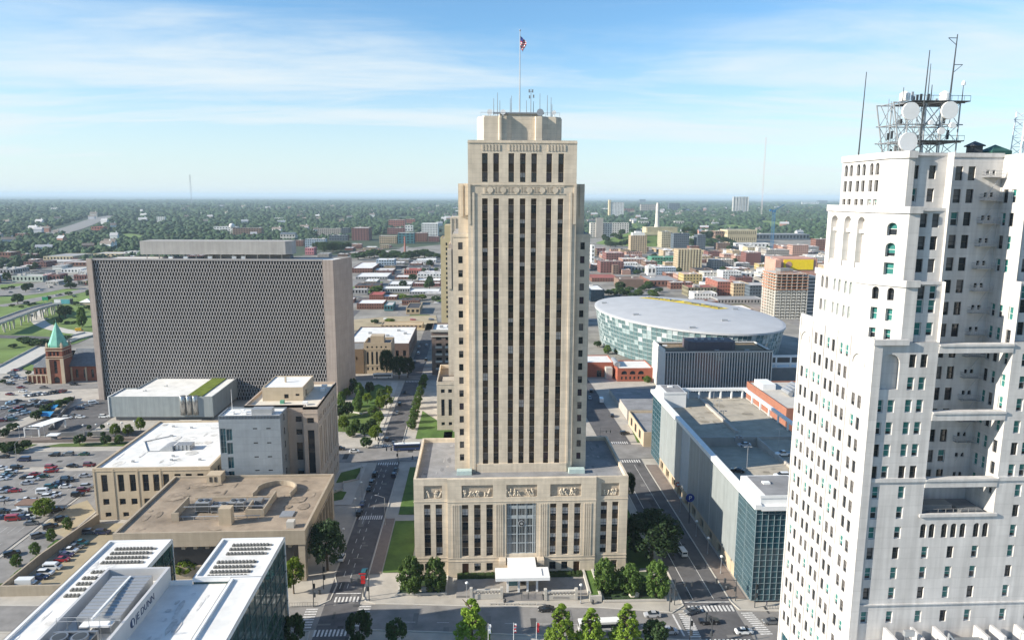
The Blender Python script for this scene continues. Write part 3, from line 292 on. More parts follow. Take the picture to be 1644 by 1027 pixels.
BLDG=[[-743.8,-694.7,1284.1,68.4,7.0,"cream","grey",1,9,"long cream warehouse with wide flat roof below the dark wood"],[-816.6,-797.9,1284.6,28.1,13.9,"brick","pale",2,4,"red brick works with pale roof at the far left edge"],[-1195.3,-1170.5,1952.4,20,11.3,"brick","pale",2,4,"small brick block with white ends deep in the left wood"],[-1153.7,-1121.4,2248.5,30,16.7,"redbrick","red",2,4,"bright red brick block beside the far motorway"],[-893.0,-870.7,1532.9,20,5.1,"white","white",1,3,"low white shed among trees left of the lattice tower"],[-567.4,-561.0,975.0,20,8.2,"pink","pink",1,1,"pink gabled shed beside the motorway"],[-560.2,-546.6,974.8,20,8.2,"maroon","brick",1,3,"maroon shed joined to the pink shed"],[-600.9,-562.2,964.8,23.0,7.7,"palegreen","pale",1,8,"long pale green shed with white bays by the motorway"],[-530.1,-513.6,977.9,25,7.8,"maroon","pale",1,5,"maroon warehouse with white truck door by the lattice tower"],[-581.3,-573.2,1094.5,14,3.7,"blue","blue",1,1,"small blue shed beside the lattice tower"],[-671.5,-652.6,1052.7,37.1,7.9,"grey","pale",1,4,"long grey warehouse at the left edge above the motorway"],[-601.2,-572.9,1077.1,30,5.4,"white","pale",1,6,"low white shed with rooftop vents behind the maroon warehouse"],[-707.6,-656.6,1203.5,47.3,5.0,"grey","pale",1,6,"long low shed with silvery roof behind the motorway sheds"],[-652.9,-620.0,1181.9,30,5.9,"brick","pale",1,6,"brown shed row left of the lattice tower"],[-699.8,-638.6,1362.1,40,5.7,"cream","pale",1,8,"pale roofed sheds just over the lattice tower left end"],[-650.7,-627.0,1376.0,20,8.1,"white","pale",2,3,"white plant house left of the concrete penthouse"],[-1282.5,-1251.4,3005.1,14,24.8,"white","pale",5,4,"white apartment block in the wood over the lattice tower"],[-825.3,-754.8,2337.9,30,13.6,"white","pale",2,8,"long white school building in the wood over the lattice tower"],[-683.7,-605.0,2085.4,25,20.9,"brown","grey",4,11,"long brown brick block with grey centre over the lattice tower"],[-1557.5,-1511.6,5271.3,14,21.8,"pale","pale",3,4,"tiny pale block near the horizon over the lattice tower"],[-901.2,-858.4,3289.8,20,12.3,"white","white",2,5,"low white flats in the wood right of the brown block"],[-492.5,-455.6,1855.8,25,15.6,"pale","slate",2,5,"grey gabled hall right of the brown block"],[-409.5,-387.5,1649.2,20,12.5,"brick","pale",3,4,"small red brick block left of the blue grey offices"],[-369.8,-326.0,1590.2,20,18.8,"bluegrey","pale",4,9,"blue grey offices behind the lattice tower right end"],[-442.8,-377.7,2058.3,20,20.7,"greytan","pale",4,12,"long grey hospital block at the edge of the wood"],[-381.8,-360.9,2091.6,20,21.1,"slate","pale",4,4,"dark blue block joined to the long grey hospital"],[-314.8,-272.7,1858.4,60,31.3,"maroon","pale",6,6,"dark red hospital block with blue shaded side"],[-372.2,-325.6,1857.6,25,12.5,"slate","slate",2,7,"low dark block before the long grey hospital"],[-308.2,-252.0,2583.4,40,28.2,"redbrick","pale",4,7,"red brick block highest of the hospital group"],[-262.2,-211.3,2163.1,20,18.2,"maroon","pale",3,7,"maroon block below the red hospital block"],[-276.4,-240.4,2863.2,30,21.6,"redbrick","grey",3,4,"red block right of the highest hospital block"],[-154.6,-109.2,2064.3,60,34.8,"white","white",5,6,"white modern hospital block with dark right side"],[-229.9,-204.1,2356.0,20,17.9,"white","white",2,3,"small white block beside the white modern hospital"],[-230.2,-189.3,1737.4,25,17.6,"tan","pale",4,8,"tan brick block below the red hospital group"],[-186.3,-148.2,1737.9,30,25.0,"teal","pale",4,4,"teal glass block with cream frame in the hospital group"],[-152.6,-122.0,1809.7,30,21.4,"brick","pale",4,5,"brick block right of the teal glass block"],[-118.9,-92.9,1810.1,20,12.3,"maroon","pale",2,4,"low maroon block next to the brick chimney"],[-207.3,-188.7,1572.0,14,8.0,"tan","pale",2,4,"small beige house block above the tree belt"],[-327.3,-310.8,1404.7,25,13.1,"pink","pale",2,4,"pink stone block just behind the lattice tower corner"],[-183.2,-153.2,1072.0,96.4,6.9,"brick","white",2,8,"brick warehouse with broad white roof nearest the tree belt"],[-157.9,-129.7,1146.8,30,12.7,"bluegrey","white",3,7,"pale blue block with roof cabin below the tree belt"],[-150.5,-122.2,1071.6,33.3,4.1,"brown","white",1,8,"brown warehouse with white roof before the pale blue block"],[-163.3,-120.7,983.0,52.9,4.2,"grey","white",1,12,"long warehouse with mottled white roof left of the shed rows"],[-104.2,-80.1,1045.3,25,7.2,"redbrick","red",1,7,"red brick workshop beside the truck yard"],[-77.6,-47.6,946.0,31.7,3.0,"brown","white",1,9,"brown sheds with white roof near the tower left flank"],[-111.5,-91.2,989.9,27.6,3.0,"brick","white",1,5,"low brick shed with white roof beside a round tree"],[-79.8,-45.7,906.4,13.4,4.3,"maroon","white",1,12,"long maroon warehouse with thin white roof edge"],[-110.9,-81.4,906.9,35.0,3.0,"grey","white",1,9,"white roofed shed in the middle of the warehouse rows"],[-110.3,-78.4,847.6,24.2,5.1,"grey","white",1,11,"grey fronted shed with trucks before it in the warehouse rows"],[-77.6,-43.4,830.6,28.6,3.6,"grey","white",1,11,"white roofed shed above the hedge in the warehouse rows"],[-117.3,-102.4,791.0,25,5.5,"redbrick","red",2,7,"red brick block in the middle of the warehouse rows"],[-102.4,-87.5,790.7,20.7,3.4,"brick","white",1,5,"low brick annex right of the red brick block"],[-120.1,-93.4,724.4,28.8,5.7,"brick","white",2,11,"brown brick row with peeling white roof and yellow corner"],[-91.3,-82.7,711.9,25,5.6,"teal","pale",1,3,"teal fronted shop at the end of the brown brick row"],[-68.0,-54.9,692.1,37.6,5.7,"tan","dark",1,3,"tan block with black flat roof before the hedge"],[-143.0,-125.3,832.1,8,6.5,"grey","white",1,5,"white roofed shed right behind the lattice tower corner"],[-82.5,-46.9,615.5,17.2,3.0,"tan","tan",1,10,"tan roofed block just behind the large white roof"],[722.0,798.3,3947.8,25,80.2,"white","pale",12,9,"tall white slab hotel left of the memorial column"],[315.5,422.3,2011.6,25,39.5,"pale","pale",8,16,"wide pale slab hotel at the tower right edge"],[2391.3,2480.3,10689.9,20,72.2,"slate","pale",4,3,"slim far tower behind the memorial column"],[1133.4,1240.8,5019.2,30,59.5,"greytan","pale",5,7,"pinkish far blocks left of the memorial column"],[1445.6,1529.2,5458.9,25,62.5,"slate","slate",5,5,"dark square office block right of the memorial column"],[976.7,1044.9,4820.4,30,32.7,"brick","pale",3,5,"low dark red block beside the white slab hotel"],[651.5,689.8,2908.7,15,14.9,"pale","pale",1,4,"small pale hall left of the memorial terrace"],[797.7,836.4,2915.9,15,15.0,"pale","pale",1,4,"small pale hall right of the memorial terrace"],[305.9,338.5,1435.3,22,35.8,"tan","cream",9,7,"square tan tower with stepped white cap"],[409.1,432.9,1594.5,40,35.7,"gold","slate",9,6,"gold banded office block below the memorial terrace"],[420.3,454.1,1537.8,25,34.5,"slate","slate",7,8,"dark glass office beside the gold banded block"],[496.3,511.1,1677.4,15,20.3,"white","white",4,4,"small white block between two dark offices"],[471.7,489.4,1538.0,25,31.9,"slate","slate",7,5,"dark grey office right of the small white block"],[1678.1,1777.4,4730.0,22,112.8,"pale","dark",14,6,"tall lone apartment tower in the far wood"],[627.0,698.7,1795.0,60,30.2,"cream","pale",2,14,"broad pale railway station with tall arched front"],[587.5,608.7,1845.1,40,25.4,"brown","pale",3,4,"brown wing at the far left of the railway station"],[603.5,624.4,1819.5,40,26.7,"brown","cream",3,4,"brown wing between pale piers beside the railway station"],[741.1,885.7,1902.2,60,14.8,"slate","grey",1,16,"long grey roofed train shed right of the station"],[4600.0,4845.2,10187.0,20,43.5,"white","white",2,7,"bright white far blocks left of the white tower"],[5254.7,5413.5,11105.5,20,61.7,"slate","pale",3,5,"dark far block beside the bright white far blocks"],[608.4,639.1,1373.8,25,21.0,"pinkbrick","pale",5,8,"pinkish brick lofts beside the blue crane"],[722.9,751.5,1520.7,25,23.9,"brick","pale",5,6,"red brick lofts right of the blue crane"],[502.7,543.5,1240.7,25,21.7,"greytan","pale",5,11,"grey stone warehouse with dark windows before the pink lofts"],[446.1,471.3,1183.6,25,21.2,"maroon","pale",6,8,"dark red loft block left of the grey stone warehouse"],[436.2,453.3,1206.1,20,14.2,"pinkbrick","pale",4,4,"salmon brick block left of the dark red loft"],[450.5,471.2,1304.3,25,9.1,"pinkbrick","pale",2,5,"low pink block behind the salmon brick block"],[336.8,362.7,975.6,25,11.6,"white","pale",3,7,"white block with tall slit windows before the salmon brick"],[368.3,394.6,990.4,20,7.9,"white","white",1,4,"white hall with three dark arches before the dark red loft"],[368.4,404.1,1121.7,25,14.7,"greytan","pale",4,9,"grey green office with pale frame beside the checkered block"],[440.1,461.8,1111.2,20,8.8,"yellow","pale",2,5,"low yellow building beside the construction tower"],[276.9,295.0,818.3,45,15.9,"redbrick","pale",4,6,"bright orange brick block behind the arena roof"],[292.0,309.9,807.4,30,15.0,"tan","pale",4,6,"tan balconied block right of the bright orange brick"],[304.9,331.0,791.7,30,14.8,"slate","pale",4,8,"dark balconied flats left of the construction tower"],[309.7,345.6,1102.9,28,32.2,"tan","tan",9,9,"tan checkered office block with deep windows"],[283.4,325.2,1163.3,30,15.2,"green","green",3,9,"green parking deck with white frames left of the checkered block"],[246.5,258.2,1032.5,20,12.2,"white","white",1,2,"plain white shed below the green parking deck"],[259.1,287.3,1032.2,20,11.7,"bluegrey","white",3,9,"pale striped glass block below the green parking deck"],[229.5,261.9,1279.4,40,13.3,"maroon","pink",3,7,"maroon warehouse with pink roof right of the tower"],[183.6,218.1,1067.6,30,16.7,"maroon","brick",5,8,"dark maroon block near the tower right edge"],[199.0,207.3,1050.1,12,13.2,"brown","brown",4,2,"brown brick stair block against the dark maroon block"],[153.1,189.0,956.3,47.1,5.0,"brick","redtile",2,10,"long building with red tile roof right of the tower"],[176.1,207.3,889.2,32.0,10.5,"brown","brown",1,5,"blank brown brick theatre beside the red tile roof"],[218.1,256.9,901.1,58.3,7.9,"brick","grey",1,8,"long shed with wide grey roof behind the arena trees"],[270.3,295.0,933.5,25,12.3,"yellow","pink",3,6,"yellow brick block with pink roof below the checkered block"],[239.8,272.7,808.3,25,10.7,"olive","redtile",2,9,"olive brick block with red edge behind the arena roof"],[236.5,261.9,773.6,20,8.6,"white","pale",2,8,"white striped low block right behind the arena roof"],[122.6,137.5,771.4,44.5,12.9,"navyglass","white",3,5,"dark blue glass hall with white roof at the tower right edge"],[188.6,193.3,1185.7,20,32.7,"white","pale",5,1,"slim white tower slab touching the tower right edge"],[247.5,290.2,1218.8,40,7.4,"pinkbrick","pale",2,9,"low pink brick sheds left of the green parking deck"],[254.9,304.3,749.7,24.5,5.3,"grey","grey",1,14,"long grey flat roofed hall between arena and flats"],[318.1,344.6,999.0,25,7.9,"pale","pale",2,6,"pale low block right of the yellow brick block"],[582.1,661.0,1615.6,40,8.4,"white","pale",1,9,"low white sheds before the railway station"],[223.6,254.0,1085.2,30,7.6,"grey","pale",1,6,"grey shed left of the plain white shed"],[366.7,402.8,1467.9,40,6.4,"tan","pale",1,7,"low tan sheds below the gold banded block"],[549.5,581.7,1451.6,30,11.4,"cream","pale",3,7,"cream block left of the grey stone warehouse"],[213.6,253.1,1419.6,30,12.2,"maroon","pale",2,7,"maroon shed row behind the slim white slab"],[586.8,614.8,1252.5,30,11.0,"pale","pale",2,6,"pale low block between the crane and white tower"],[380.9,397.0,952.9,25,10.1,"pale","pale",3,5,"pale block left of the big pink wall"],[289.9,295.5,690.9,24,52.1,"salmonwall","pale",1,1,"tall blank salmon wall slab left of the construction tower"]]
